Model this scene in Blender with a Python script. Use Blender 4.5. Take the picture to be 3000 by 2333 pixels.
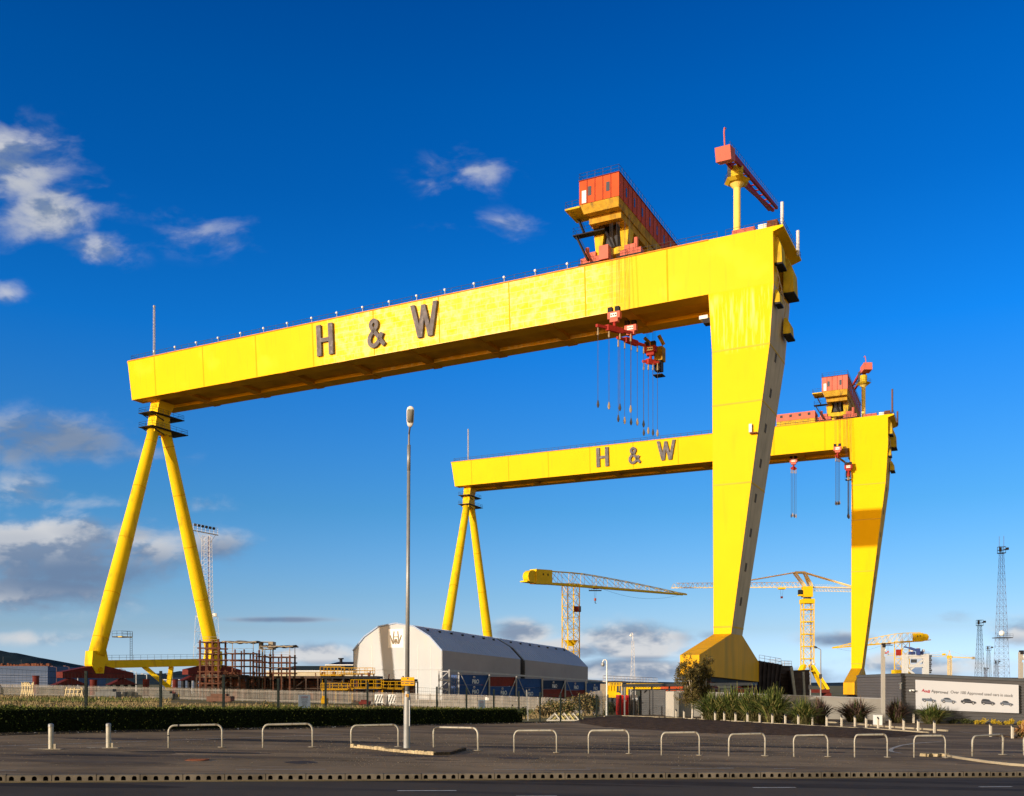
import bpy, bmesh, math, random
from math import sin, cos, pi, radians, sqrt, atan2, tan, floor
from mathutils import Vector, Matrix
random.seed(7)
R = random.uniform
sc = bpy.context.scene
for o in list(bpy.data.objects): bpy.data.objects.remove(o)

# ------------------------------------------------------------------ camera
EYE = 3.0; F = 2900.0; CXP = 1500.0; HYP = 2003.0
cam_d = bpy.data.cameras.new('camera'); cam = bpy.data.objects.new('camera', cam_d)
sc.collection.objects.link(cam); sc.camera = cam
cam.location = (0, 0, EYE); cam.rotation_euler = (radians(90), 0, 0)
cam_d.sensor_width = 36; cam_d.lens = 36*F/3000; cam_d.shift_y = (HYP-1166.5)/3000
cam_d.clip_start = .5; cam_d.clip_end = 12000

# ------------------------------------------------------------------ sun, sky, exposure
SUN_EL = 8.7; SUN_AZ = 228.5                      # azimuth clockwise from +Y
sd = Vector((sin(radians(SUN_AZ))*cos(radians(SUN_EL)), cos(radians(SUN_AZ))*cos(radians(SUN_EL)), sin(radians(SUN_EL))))
sun_d = bpy.data.lights.new('sun', 'SUN'); sun_d.energy = 3.6; sun_d.angle = radians(.5); sun_d.color = (1, .88, .70)
sun = bpy.data.objects.new('sun', sun_d); sc.collection.objects.link(sun)
sun.rotation_euler = sd.to_track_quat('Z', 'Y').to_euler(); sun.location = (0, -30, 60)
sc.view_settings.view_transform = 'Standard'; sc.view_settings.look = 'None'
sc.view_settings.exposure = 0.47; sc.view_settings.gamma = 1

w = bpy.data.worlds.new("World"); sc.world = w; w.use_nodes = True
nt = w.node_tree; N = nt.nodes; LK = nt.links; N.clear()
def nd(t, **k):
    n = N.new(t)
    for a, v in k.items(): setattr(n, a, v)
    return n
def mth(op, a, b=None, clamp=False):
    n = nd('ShaderNodeMath', operation=op, use_clamp=clamp)
    for i, v in enumerate((a, b)):
        if v is None: continue
        if isinstance(v, (int, float)): n.inputs[i].default_value = v
        else: LK.new(v, n.inputs[i])
    return n.outputs[0]
def mrange(v, a, b, c, d, smooth=True):
    n = nd('ShaderNodeMapRange'); n.interpolation_type = 'SMOOTHSTEP' if smooth else 'LINEAR'
    LK.new(v, n.inputs[0])
    for i, x in enumerate((a, b, c, d)): n.inputs[i+1].default_value = x
    return n.outputs[0]
sky = nd('ShaderNodeTexSky'); sky.sky_type = 'NISHITA'; sky.sun_disc = False
sky.sun_elevation = radians(SUN_EL); sky.sun_rotation = radians(SUN_AZ)
sky.air_density = 1.0; sky.dust_density = .4; sky.ozone_density = 2.0
tc = nd('ShaderNodeTexCoord'); sep = nd('ShaderNodeSeparateXYZ'); LK.new(tc.outputs['Generated'], sep.inputs[0])
ysafe = mth('MAXIMUM', sep.outputs[1], .05)
u_ = mth('DIVIDE', sep.outputs[0], ysafe); v_ = mth('DIVIDE', sep.outputs[2], ysafe)
comb = nd('ShaderNodeCombineXYZ'); LK.new(u_, comb.inputs[0]); LK.new(v_, comb.inputs[1])
# clear-sky tint by elevation (keeps the Nishita sky, deepens its blue as in the photograph)
ramp = nd('ShaderNodeValToRGB'); el = mth('MULTIPLY', sep.outputs[2], 1.0/.62); LK.new(el, ramp.inputs[0])
RC = [(0, (0.626, 1.033, 2.692)), (0.029, (0.595, 0.908, 2.128)), (0.085, (0.463, 0.626, 1.158)), (0.14, (0.376, 0.582, 1.002)), (0.276, (0.197, 0.53, 0.92)), (0.527, (0.025, 0.488, 1.158)), (0.702, (0.006, 0.388, 0.989)), (0.817, (0.0, 0.363, 0.939)), (0.95, (0.0, 0.294, 0.826))]
cr = ramp.color_ramp
while len(cr.elements) > 1: cr.elements.remove(cr.elements[-1])
cr.elements[0].position = 0; cr.elements[0].color = (*RC[0][1], 1)
for p_, c_ in RC[1:]:
    e_ = cr.elements.new(p_); e_.color = (*c_, 1)
mul = nd('ShaderNodeMix', data_type='RGBA', blend_type='MULTIPLY'); mul.inputs[0].default_value = 1
# unseen sky towards the low sun (behind the camera) is tinted warm as added fill light
tf_ = mrange(sep.outputs[1], -.1, .3, 0, 1.0); wm = nd('ShaderNodeMix', data_type='RGBA'); LK.new(tf_, wm.inputs[0]); wm.inputs[6].default_value = (1.55, 1.08, .72, 1); LK.new(ramp.outputs[0], wm.inputs[7])
LK.new(sky.outputs[0], mul.inputs[6]); LK.new(wm.outputs[2], mul.inputs[7])
# clouds: soft ellipses of direction, broken up by noise; px, py, rx, ry, density
CL = [(30, 490, 300, 200, .86), (130, 620, 300, 160, .78), (290, 730, 190, 100, .66), (15, 860, 110, 70, .62), (1370, 505, 220, 105, .64), (1260, 545, 100, 60, .5), (1440, 665, 260, 75, .50), (610, 690, 250, 95, .52), (480, 620, 120, 60, .36),
      (110, 1290, 420, 130, .92), (40, 1440, 380, 120, .62), (420, 1330, 240, 60, .5), (180, 1620, 600, 170, 1.12), (60, 1740, 520, 110, 1.02), (620, 1600, 230, 90, .80), (820, 1816, 260, 15, .85), (540, 1870, 140, 34, .55),
      (930, 1918, 240, 62, 1.0), (1530, 1852, 140, 62, 1.08), (1620, 1908, 270, 58, 1.0), (1870, 1880, 270, 95, 1.12), (1790, 1965, 480, 62, 1.08), (2090, 1862, 120, 34, .72),
      (2460, 1870, 180, 42, .95), (2300, 1985, 430, 50, .92), (2700, 1950, 380, 64, .98), (2990, 1850, 150, 80, .85), (2790, 1805, 110, 40, .50), (90, 1870, 340, 42, .70), (600, 1480, 150, 50, .5), (260, 1480, 380, 60, .42)]
mask = None
for (px, py, rx, ry, a) in CL:
    mp = nd('ShaderNodeMapping'); mp.vector_type = 'POINT'
    sx, sy = F/rx, F/ry
    mp.inputs['Scale'].default_value = (sx, sy, 1)
    mp.inputs['Location'].default_value = (-(px-CXP)/F*sx, -(HYP-py)/F*sy, 0)
    LK.new(comb.outputs[0], mp.inputs[0])
    ln = nd('ShaderNodeVectorMath', operation='LENGTH'); LK.new(mp.outputs[0], ln.inputs[0])
    m_ = mrange(ln.outputs['Value'], 0.0, 1.25, a, 0.0)
    mask = m_ if mask is None else mth('MAXIMUM', mask, m_)
def fbm(loc, scale, detail, rough=.58, sx=1, sy=1.9):
    mp = nd('ShaderNodeMapping'); mp.inputs['Scale'].default_value = (sx, sy, 1); mp.inputs['Location'].default_value = loc
    LK.new(comb.outputs[0], mp.inputs[0])
    n = nd('ShaderNodeTexNoise'); n.inputs['Scale'].default_value = scale; n.inputs['Detail'].default_value = detail
    n.inputs['Roughness'].default_value = rough; n.inputs['Distortion'].default_value = .25; LK.new(mp.outputs[0], n.inputs['Vector'])
    return n.outputs[0]
n1 = fbm((3.1, 1.7, 0), 15, 8, .56); n2 = fbm((3.085, 1.731, 0), 15, 4, .53)
dens = mth('SUBTRACT', mth('ADD', mask, mth('MULTIPLY', mth('SUBTRACT', n1, .5), 2.0)), .25)
front = mrange(sep.outputs[1], .05, .2, 0, 1)
alpha = mth('MULTIPLY', mrange(dens, -.05, .75, 0, .95), front)
alpha = mth('MULTIPLY', alpha, mrange(mask, .02, .45, 0, 1)); alpha = mth('MULTIPLY', alpha, mrange(mask, .3, .8, .42, 1))
dark = None
for (px, py, rx, ry, a) in [(80, 600, 300, 220, .3), (150, 1300, 480, 120, .9), (250, 1690, 640, 110, 1.0), (40, 1590, 200, 50, .3), (330, 1560, 220, 40, .5), (660, 1630, 190, 80, .8), (330, 1250, 120, 50, .5), (600, 1880, 200, 20, .6), (820, 1816, 260, 20, .9), (960, 1950, 220, 18, .6), (1600, 1950, 260, 16, .7), (1880, 1934, 260, 15, .8), (1860, 1998, 420, 12, .6), (2090, 1865, 120, 40, .8), (2470, 1880, 170, 35, .9), (2300, 2000, 360, 26, .7), (2680, 1985, 330, 20, .6), (2990, 1890, 120, 30, .5), (2790, 1810, 90, 60, .6)]:
    mp = nd('ShaderNodeMapping'); sx, sy = F/rx, F/ry; mp.inputs['Scale'].default_value = (sx, sy, 1); mp.inputs['Location'].default_value = (-(px-CXP)/F*sx, -(HYP-py)/F*sy, 0)
    LK.new(comb.outputs[0], mp.inputs[0]); ln = nd('ShaderNodeVectorMath', operation='LENGTH'); LK.new(mp.outputs[0], ln.inputs[0])
    m_ = mrange(ln.outputs['Value'], 0.2, 1.2, a, 0.0); dark = m_ if dark is None else mth('MAXIMUM', dark, m_)
lit = mth('MULTIPLY', mrange(mth('SUBTRACT', n1, n2), -.11, .09, .15, 1), mth('SUBTRACT', 1.0, dark))
lowp = mrange(v_, .0, .25, 0, 1)
cc = nd('ShaderNodeMix', data_type='RGBA'); LK.new(lit, cc.inputs[0]); cc.inputs[6].default_value = (.15, .225, .36, 1); cc.inputs[7].default_value = (.66, .665, .68, 1)
bgs = nd('ShaderNodeBackground'); LK.new(mul.outputs[2], bgs.inputs[0]); bgs.inputs[1].default_value = .15
bgc = nd('ShaderNodeBackground'); LK.new(cc.outputs[2], bgc.inputs[0]); bgc.inputs[1].default_value = .74
mx = nd('ShaderNodeMixShader'); LK.new(alpha, mx.inputs[0]); LK.new(bgs.outputs[0], mx.inputs[1]); LK.new(bgc.outputs[0], mx.inputs[2])
wo = nd('ShaderNodeOutputWorld'); LK.new(mx.outputs[0], wo.inputs[0])

# ------------------------------------------------------------------ terrain maths and pixel helpers
def s_of(x, y): return .968*x + .251*y
def g1(x, y): return .684 - .0205*s_of(x, y)
ZT = [(-200, -100), (-44, 24), (-22.9, 47), (0, 71), (8.5, 90), (14, 100), (34, 112), (200, 118), (900, 118)]
def zt(x):
    for (a, b), (c, d) in zip(ZT, ZT[1:]):
        if a <= x <= c: return b+(d-b)*(x-a)/(c-a)
    return ZT[0][1] if x < ZT[0][0] else ZT[-1][1]
def g(x, y):
    s = max(-90, min(95, s_of(x, y)))
    t = max(0, min(1, (y-zt(x)-2)/26)); t = t*t*(3-2*t)
    return (.684-.0205*s)*(1-t) + (-.4-.0205*s)*t
def P(px, py, Y): return Vector(((px-CXP)/F*Y, Y, EYE+(HYP-py)/F*Y))
def G(px, py, lift=0.0, fn=g):
    dx, dz = (px-CXP)/F, (HYP-py)/F
    lo, hi = 5.0, 3000.0
    for _ in range(60):
        m = (lo+hi)/2
        if EYE+dz*m > fn(dx*m, m)+lift: lo = m
        else: hi = m
    return Vector((dx*lo, lo, fn(dx*lo, lo)+lift))
PAV = .14
def Gp(px, py, lift=0.0): return G(px, py, PAV+lift, g1)

# ------------------------------------------------------------------ materials
MATS = {}
def mat(name, col, rough=.7, var=.12, scale=.6, metal=0.0, bump=0.0, bscale=None, col2=None, detail=6, kind=None, emit=None):
    if name in MATS: return MATS[name]
    m = bpy.data.materials.new(name); m.use_nodes = True; t = m.node_tree; b = t.nodes['Principled BSDF']
    b.inputs['Roughness'].default_value = rough; b.inputs['Metallic'].default_value = metal; b.inputs['Specular IOR Level'].default_value = .06 if rough > .4 else .4
    tcn = t.nodes.new('ShaderNodeTexCoord'); nz = t.nodes.new('ShaderNodeTexNoise')
    nz.inputs['Scale'].default_value = scale; nz.inputs['Detail'].default_value = detail; nz.inputs['Roughness'].default_value = .6
    t.links.new(tcn.outputs['Object'], nz.inputs['Vector'])
    rp = t.nodes.new('ShaderNodeMapRange'); rp.inputs[1].default_value = .3; rp.inputs[2].default_value = .7
    t.links.new(nz.outputs[0], rp.inputs[0])
    mxn = t.nodes.new('ShaderNodeMix'); mxn.data_type = 'RGBA'; t.links.new(rp.outputs[0], mxn.inputs[0])
    c1 = [max(0, c*(1-var)) for c in col]; c2 = list(col2) if col2 else [min(1, c*(1+var)) for c in col]
    mxn.inputs[6].default_value = (*c1, 1); mxn.inputs[7].default_value = (*c2, 1)
    out = mxn.outputs[2]
    t.links.new(out, b.inputs['Base Color'])
    if bump:
        n2 = t.nodes.new('ShaderNodeTexNoise'); n2.inputs['Scale'].default_value = bscale or scale*8; n2.inputs['Detail'].default_value = 5
        t.links.new(tcn.outputs['Object'], n2.inputs['Vector'])
        bp = t.nodes.new('ShaderNodeBump'); bp.inputs['Strength'].default_value = bump; bp.inputs['Distance'].default_value = .05
        t.links.new(n2.outputs[0], bp.inputs['Height']); t.links.new(bp.outputs[0], b.inputs['Normal'])
    if emit: b.inputs['Emission Color'].default_value = (*emit, 1); b.inputs['Emission Strength'].default_value = 1
    MATS[name] = m; m['c'] = 1
    return m
def extra_mix(m, tex, col, lo, hi, fac=1.0, scale=(1, 1, 1), **kw):
    """layer a second patterned colour (wear, stains, patches) over the base colour of m"""
    t = m.node_tree; b = t.nodes['Principled BSDF']; base = b.inputs['Base Color'].links[0].from_socket
    tcn = t.nodes.new('ShaderNodeTexCoord'); mp = t.nodes.new('ShaderNodeMapping'); mp.inputs['Scale'].default_value = scale
    t.links.new(tcn.outputs['Object'], mp.inputs[0]); n = t.nodes.new(tex); t.links.new(mp.outputs[0], n.inputs['Vector'])
    for k, v in kw.items():
        if k in n.inputs: n.inputs[k].default_value = v
        else: setattr(n, k, v)
    r = t.nodes.new('ShaderNodeMapRange'); r.inputs[1].default_value = lo; r.inputs[2].default_value = hi; r.inputs[4].default_value = fac
    src = n.outputs['Fac'] if 'Fac' in n.outputs else n.outputs[0]
    t.links.new(src, r.inputs[0])
    mxn = t.nodes.new('ShaderNodeMix'); mxn.data_type = 'RGBA'; t.links.new(r.outputs[0], mxn.inputs[0]); t.links.new(base, mxn.inputs[6])
    mxn.inputs[7].default_value = (*col, 1); t.links.new(mxn.outputs[2], b.inputs['Base Color'])
    return r
YEL = (.86, .505, .001)
m_yel = mat('yellow_paint', YEL, .55, .035, .12)
m_yelg = mat('yellow_girder_paint', YEL, .42, .03, .15)
r1 = extra_mix(m_yelg, 'ShaderNodeTexBrick', (.95, .80, .30), .0, 1.0, .75, (1, 1, 1), Scale=.22)
# chalky repainted panels: brick pattern masked with large noise
t = m_yelg.node_tree; bb = t.nodes['Principled BSDF']
def panel_mix(m, region):
    t = m.node_tree; b = t.nodes['Principled BSDF']
    mixn = b.inputs['Base Color'].links[0].from_node; rr = mixn.inputs[0].links[0].from_node
    br = [n for n in t.nodes if n.type == 'TEX_BRICK'][0]
    tcn = t.nodes.new('ShaderNodeTexCoord'); sp = t.nodes.new('ShaderNodeSeparateXYZ'); t.links.new(tcn.outputs['Object'], sp.inputs[0])
    cb = t.nodes.new('ShaderNodeCombineXYZ'); t.links.new(sp.outputs[0], cb.inputs[0]); t.links.new(sp.outputs[2], cb.inputs[1])
    t.links.new(cb.outputs[0], br.inputs['Vector'])
    br.inputs['Color1'].default_value = (0, 0, 0, 1); br.inputs['Color2'].default_value = (.25, .25, .25, 1); br.inputs['Mortar'].default_value = (1, 1, 1, 1)
    br.inputs['Scale'].default_value = 1; br.inputs['Mortar Size'].default_value = .09; br.inputs['Mortar Smooth'].default_value = .8
    br.inputs['Brick Width'].default_value = 2.6; br.inputs['Row Height'].default_value = 1.15
    nz = t.nodes.new('ShaderNodeTexNoise'); nz.inputs['Scale'].default_value = .55; nz.inputs['Detail'].default_value = 7; nz.inputs['Roughness'].default_value = .7
    t.links.new(cb.outputs[0], nz.inputs['Vector'])
    ng = t.nodes.new('ShaderNodeMapRange'); ng.inputs[1].default_value = .45; ng.inputs[2].default_value = .68; t.links.new(nz.outputs[0], ng.inputs[0])
    rg = t.nodes.new('ShaderNodeMapRange'); rg.interpolation_type = 'SMOOTHSTEP'
    rg.inputs[1].default_value = region[0]; rg.inputs[2].default_value = region[1]; t.links.new(sp.outputs[0], rg.inputs[0])
    rg2 = t.nodes.new('ShaderNodeMapRange'); rg2.interpolation_type = 'SMOOTHSTEP'
    rg2.inputs[1].default_value = region[2]; rg2.inputs[2].default_value = region[3]; rg2.inputs[3].default_value = 1; rg2.inputs[4].default_value = 0; t.links.new(sp.outputs[0], rg2.inputs[0])
    def mu(a, b_, op='MULTIPLY'):
        n = t.nodes.new('ShaderNodeMath'); n.operation = op; n.use_clamp = True
        for i, v in enumerate((a, b_)):
            if isinstance(v, (int, float)): n.inputs[i].default_value = v
            else: t.links.new(v, n.inputs[i])
        return n.outputs[0]
    f = mu(mu(br.outputs[0], .7), mu(ng.outputs[0], 1.0), 'ADD')
    f = mu(f, mu(rg.outputs[0], rg2.outputs[0])); f = mu(f, .9)
    t.links.new(f, mixn.inputs[0])
panel_mix(m_yelg, (-98, -86, -36, -24))
extra_mix(m_yelg, 'ShaderNodeTexNoise', (.66, .36, .01), .58, .82, .40, (1.4, 1, .12), Scale=.9)
extra_mix(m_yelg, 'ShaderNodeTexNoise', (.90, .64, .05), .55, .8, .4, (.25, 1, .25), Scale=.6)
extra_mix(m_yel, 'ShaderNodeTexNoise', (.68, .38, .01), .60, .82, .4, (1, 1, .12), Scale=.8)
m_yleg = mat('yellow_leg_paint', YEL, .5, .03, .15)
extra_mix(m_yleg, 'ShaderNodeTexNoise', (.95, .78, .22), .50, .72, .9, (1.3, 1.3, .10), Scale=1.6, Detail=4)
def z_gate(m, z0, z1, soft=1.2):
    t = m.node_tree; mixn = t.nodes['Principled BSDF'].inputs['Base Color'].links[0].from_node; src = mixn.inputs[0].links[0].from_socket
    tcn = t.nodes.new('ShaderNodeTexCoord'); sp = t.nodes.new('ShaderNodeSeparateXYZ'); t.links.new(tcn.outputs['Object'], sp.inputs[0]); out = src
    for a, b, lo, hi in ((z0-soft, z0, 0, 1), (z1-soft, z1, 1, .06)):
        r = t.nodes.new('ShaderNodeMapRange'); r.inputs[1].default_value = a; r.inputs[2].default_value = b; r.inputs[3].default_value = lo; r.inputs[4].default_value = hi; t.links.new(sp.outputs[2], r.inputs[0])
        n = t.nodes.new('ShaderNodeMath'); n.operation = 'MULTIPLY'; t.links.new(out, n.inputs[0]); t.links.new(r.outputs[0], n.inputs[1]); out = n.outputs[0]
    t.links.new(out, mixn.inputs[0])
z_gate(m_yleg, 60.5, 70)
extra_mix(m_yleg, 'ShaderNodeTexNoise', (.62, .34, .01), .60, .80, .35, (1, 1, .12), Scale=.7)
m_yeld = mat('yellow_seam', (.66, .35, .004), .6, .1, .5)
m_yelo = mat('weathered_yellow', (.62, .43, .03), .7, .22, .5)
extra_mix(m_yelo, 'ShaderNodeTexNoise', (.22, .13, .06), .52, .75, .6, (1, 1, .25), Scale=1.2)
m_tube = mat('tube_yellow', (.80, .52, .01), .5, .08, .25)
extra_mix(m_tube, 'ShaderNodeTexNoise', (.30, .15, .03), .60, .74, .6, (1, 1, .4), Scale=.5)
m_soff = mat('soffit_shade_brown', (.48, .24, .01), .8, .25, .25)  # darker tone paints the shade inside the soffit recess
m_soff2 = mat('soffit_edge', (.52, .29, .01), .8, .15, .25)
m_side = mat('grey_streaked_side', (.56, .44, .29), .7, .12, .2)
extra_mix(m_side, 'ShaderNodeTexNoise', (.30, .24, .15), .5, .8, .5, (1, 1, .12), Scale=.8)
m_sidey = mat('dull_yellow_side', (.66, .40, .04), .7, .14, .12)
m_foot = mat('foot_yellow', (.74, .38, .010), .6, .1, .15)
extra_mix(m_foot, 'ShaderNodeTexNoise', (.45, .27, .02), .5, .72, .7, (1, 1, .2), Scale=.35)
m_let = mat('letter_steel', (.14, .13, .14), .6, .3, .9)
extra_mix(m_let, 'ShaderNodeTexNoise', (.32, .30, .30), .58, .7, .5, (1, 1, 1), Scale=1.5)
m_org = mat('orange_cladding', (.52, .085, .028), .6, .12, .4)
m_red = mat('red_paint', (.32, .03, .024), .55, .25, .8)
m_pink = mat('faded_red_paint', (.56, .15, .11), .6, .12, .5)
m_dred = mat('dull_red_paint', (.135, .026, .022), .6, .2, .5)
m_blk = mat('black_steel', (.025, .025, .03), .6, .3, 1)
m_dk = mat('dark_grey_steel', (.06, .062, .07), .6, .25, 1)
m_gst = mat('galvanised_steel', (.30, .30, .30), .45, .15, 2, metal=.4)
m_hoop = mat('hoop_steel', (.42, .385, .32), .5, .2, 4, metal=.2)
extra_mix(m_hoop, 'ShaderNodeTexNoise', (.18, .12, .07), .60, .68, .7, (1, 1, 1), Scale=7)
m_wht = mat('white_paint', (.78, .77, .75), .6, .05, 1)
m_lamp = mat('lamp_white', (.9, .9, .88), .3, .02, 1)
m_under = mat('shadowed_ochre_steel', (.46, .27, .03), .75, .3, .6)  # ochre darkened to paint the shade under the trolley house
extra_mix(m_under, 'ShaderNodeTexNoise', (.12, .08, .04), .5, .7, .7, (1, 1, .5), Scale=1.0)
m_rope = mat('wire_rope', (.05, .045, .05), .6, .2, 1)
m_brass = mat('sling_socket', (.32, .25, .16), .5, .2, 1)
m_brown = mat('rusty_steel', (.16, .06, .035), .8, .45, 1.2)
m_rust = mat('scaffold_rust', (.12, .05, .032), .8, .4, 1.5)
m_mas = mat('mast_steel', (.13, .08, .09), .6, .2, 1)
m_masw = mat('pale_mast_steel', (.58, .57, .58), .6, .2, 1)
m_cgrey = mat('frame_grey', (.42, .41, .42), .6, .12, .6)
m_glass = mat('dark_glass', (.05, .06, .08), .2, .1, 1)

# ------------------------------------------------------------------ mesh builder
class MB:
    def __init__(s): s.v = []; s.f = []; s.m = []; s.ml = []; s.cur = 0
    def mi(s, m):
        if m not in s.ml: s.ml.append(m)
        s.cur = s.ml.index(m); return s
    def add(s, vs, fs):
        o = len(s.v); s.v += [tuple(v) for v in vs]
        for f in fs: s.f.append(tuple(i+o for i in f)); s.m.append(s.cur)
        return s
    def hexa(s, p):      # 8 points: bottom 4 ccw, top 4 ccw
        return s.add(p, [(3, 2, 1, 0), (4, 5, 6, 7), (0, 1, 5, 4), (1, 2, 6, 5), (2, 3, 7, 6), (3, 0, 4, 7)])
    def box(s, x0, x1, y0, y1, z0, z1):
        return s.hexa([(x0, y0, z0), (x1, y0, z0), (x1, y1, z0), (x0, y1, z0), (x0, y0, z1), (x1, y0, z1), (x1, y1, z1), (x0, y1, z1)])
    def beam(s, p, q, w_=.2, h_=None):
        p, q = Vector(p), Vector(q); d = q-p
        if d.length < 1e-6: return s
        d.normalize(); up = Vector((0, 0, 1)) if abs(d.z) < .95 else Vector((0, 1, 0))
        a = d.cross(up).normalized()*w_/2; b = a.cross(d).normalized()*(h_ or w_)/2
        return s.hexa([p-a-b, p+a-b, p+a+b, p-a+b, q-a-b, q+a-b, q+a+b, q-a+b])
    def tri(s, p, q, w_=.2):   # light three-sided bar for lattices
        p, q = Vector(p), Vector(q); d = (q-p)
        if d.length < 1e-6: return s
        d.normalize(); up = Vector((0, 0, 1)) if abs(d.z) < .95 else Vector((0, 1, 0))
        a = d.cross(up).normalized(); b = a.cross(d)
        k = [(a*cos(t_)+b*sin(t_))*w_*.6 for t_ in (pi/2, pi/2+2.094, pi/2+4.189)]
        return s.add([p+x for x in k]+[q+x for x in k], [(0, 1, 4, 3), (1, 2, 5, 4), (2, 0, 3, 5)])
    def tube(s, pts, r, n=10, cap=True):
        pts = [Vector(p) for p in pts]; rs = r if isinstance(r, (list, tuple)) else [r]*len(pts)
        rings = []
        a = None
        for i, p in enumerate(pts):
            d = (pts[min(i+1, len(pts)-1)]-pts[max(i-1, 0)]).normalized()
            if a is None: a = d.cross(Vector((0, 0, 1)) if abs(d.z) < .9 else Vector((1, 0, 0))).normalized()
            else: a = (a-d*a.dot(d)).normalized()
            b = a.cross(d).normalized()
            rings.append([p+(a*cos(2*pi*k/n)+b*sin(2*pi*k/n))*rs[i] for k in range(n)])
        vs = [v for r_ in rings for v in r_]; fs = []
        for i in range(len(pts)-1):
            for k in range(n): fs.append((i*n+k, i*n+(k+1) % n, (i+1)*n+(k+1) % n, (i+1)*n+k))
        if cap: fs += [tuple(range(n-1, -1, -1)), tuple((len(pts)-1)*n+k for k in range(n))]
        return s.add(vs, fs)
    def loft(s, secs, cap=True):
        n = len(secs[0]); vs = [v for c in secs for v in c]; fs = []
        for i in range(len(secs)-1):
            for k in range(n): fs.append((i*n+k, i*n+(k+1) % n, (i+1)*n+(k+1) % n, (i+1)*n+k))
        if cap: fs += [tuple(range(n-1, -1, -1)), tuple((len(secs)-1)*n+k for k in range(n))]
        return s.add(vs, fs)
    def prism(s, poly, off):   # polygon (3d points) extruded by vector
        off = Vector(off); a = [Vector(p) for p in poly]; return s.loft([a, [p+off for p in a]])
    def sphere(s, c, r, n=8, sz=1):
        c = Vector(c); secs = []
        for i in range(1, n):
            t_ = pi*i/n; secs.append([c+Vector((sin(t_)*cos(2*pi*k/n)*r, sin(t_)*sin(2*pi*k/n)*r, -cos(t_)*r*sz)) for k in range(n)])
        return s.loft(secs)
    def rail(s, pts, h=1.1, sp=2.0, r=.05, n=2):
        pts = [Vector(p) for p in pts]
        for a, b in zip(pts, pts[1:]):
            L_ = (b-a).length; k = max(1, int(L_/sp))
            for i in range(k+1): q = a.lerp(b, i/k); s.tri(q, q+Vector((0, 0, h)), r)
            for j in range(n): z = h*(1-j/n); s.tri(a+Vector((0, 0, z)), b+Vector((0, 0, z)), r)
        return s
    def lattice(s, p0, p1, w0, w1, n, r=.15, rb=None, ax=Vector((1, 0, 0)), ay=Vector((0, 1, 0)), xb=True):
        """four-leg lattice between p0 and p1"""
        p0, p1 = Vector(p0), Vector(p1); rb = rb or r*.6
        def c(i, k):
            t_ = i/n; p = p0.lerp(p1, t_); w_ = (w0+(w1-w0)*t_)/2
            sx, sy = ((-1, -1), (1, -1), (1, 1), (-1, 1))[k % 4]; return p+ax*sx*w_+ay*sy*w_
        for k in range(4): s.tri(c(0, k), c(n, k), r)
        for i in range(n):
            for k in range(4):
                s.tri(c(i+1, k), c(i+1, k+1), rb)
                if xb: s.tri(c(i, k), c(i+1, k+1), rb); s.tri(c(i, k+1), c(i+1, k), rb)
                elif (i+k) % 2: s.tri(c(i, k), c(i+1, k+1), rb)
                else: s.tri(c(i, k+1), c(i+1, k), rb)
        return s
    def build(s, name, m=None, parent=None, world=False, smooth=False):
        me = bpy.data.meshes.new(name); vs = s.v
        org = Vector((0, 0, 0))
        if world and parent is not None:
            mi = frame_of(parent).inverted(); vs = [mi @ Vector(v) for v in vs]
        elif parent is None:
            xs = [v[0] for v in vs]; ys = [v[1] for v in vs]; zs = [v[2] for v in vs]
            org = Vector(((min(xs)+max(xs))/2, (min(ys)+max(ys))/2, min(zs))); vs = [Vector(v)-org for v in vs]
        me.from_pydata([tuple(v) for v in vs], [], s.f); me.update()
        ms = s.ml if s.ml else [m]
        for x in ms: me.materials.append(x)
        if s.ml: me.polygons.foreach_set('material_index', s.m)
        bm = bmesh.new(); bm.from_mesh(me)
        if len(bm.faces) < 60000: bmesh.ops.recalc_face_normals(bm, faces=bm.faces)
        bm.to_mesh(me); bm.free()
        if smooth: me.polygons.foreach_set('use_smooth', [True]*len(me.polygons))
        o = bpy.data.objects.new(name, me); sc.collection.objects.link(o)
        if parent is not None: o.parent = parent
        else: o.location = org
        return o
def frame_of(o):
    m_ = Matrix.Translation(o.location) @ o.rotation_euler.to_matrix().to_4x4()
    return (frame_of(o.parent) @ m_) if o.parent else m_
def thing(name, label, cat, loc=(0, 0, 0), rz=0, group=None):
    o = bpy.data.objects.new(name, None); sc.collection.objects.link(o); o.empty_display_size = .5
    o.location = loc; o.rotation_euler = (0, 0, rz); o['label'] = label; o['category'] = cat
    if group: o['group'] = group
    return o
def tag(o, label=None, cat=None, group=None, kind=None):
    if label: o['label'] = label
    if cat: o['category'] = cat
    if group: o['group'] = group
    if kind: o['kind'] = kind
    return o
KIDS = {}
def dup(root, loc=None, rz=None, label=None):
    r = root.copy(); sc.collection.objects.link(r)
    if loc is not None: r.location = loc
    if rz is not None: r.rotation_euler = (0, 0, rz)
    if label: r['label'] = label
    for ch in [o for o in bpy.data.objects if o.parent == root]:
        c = ch.copy(); sc.collection.objects.link(c); c.parent = r
        for gch in [o for o in bpy.data.objects if o.parent == ch]:
            d = gch.copy(); sc.collection.objects.link(d); d.parent = c
    return r
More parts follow.
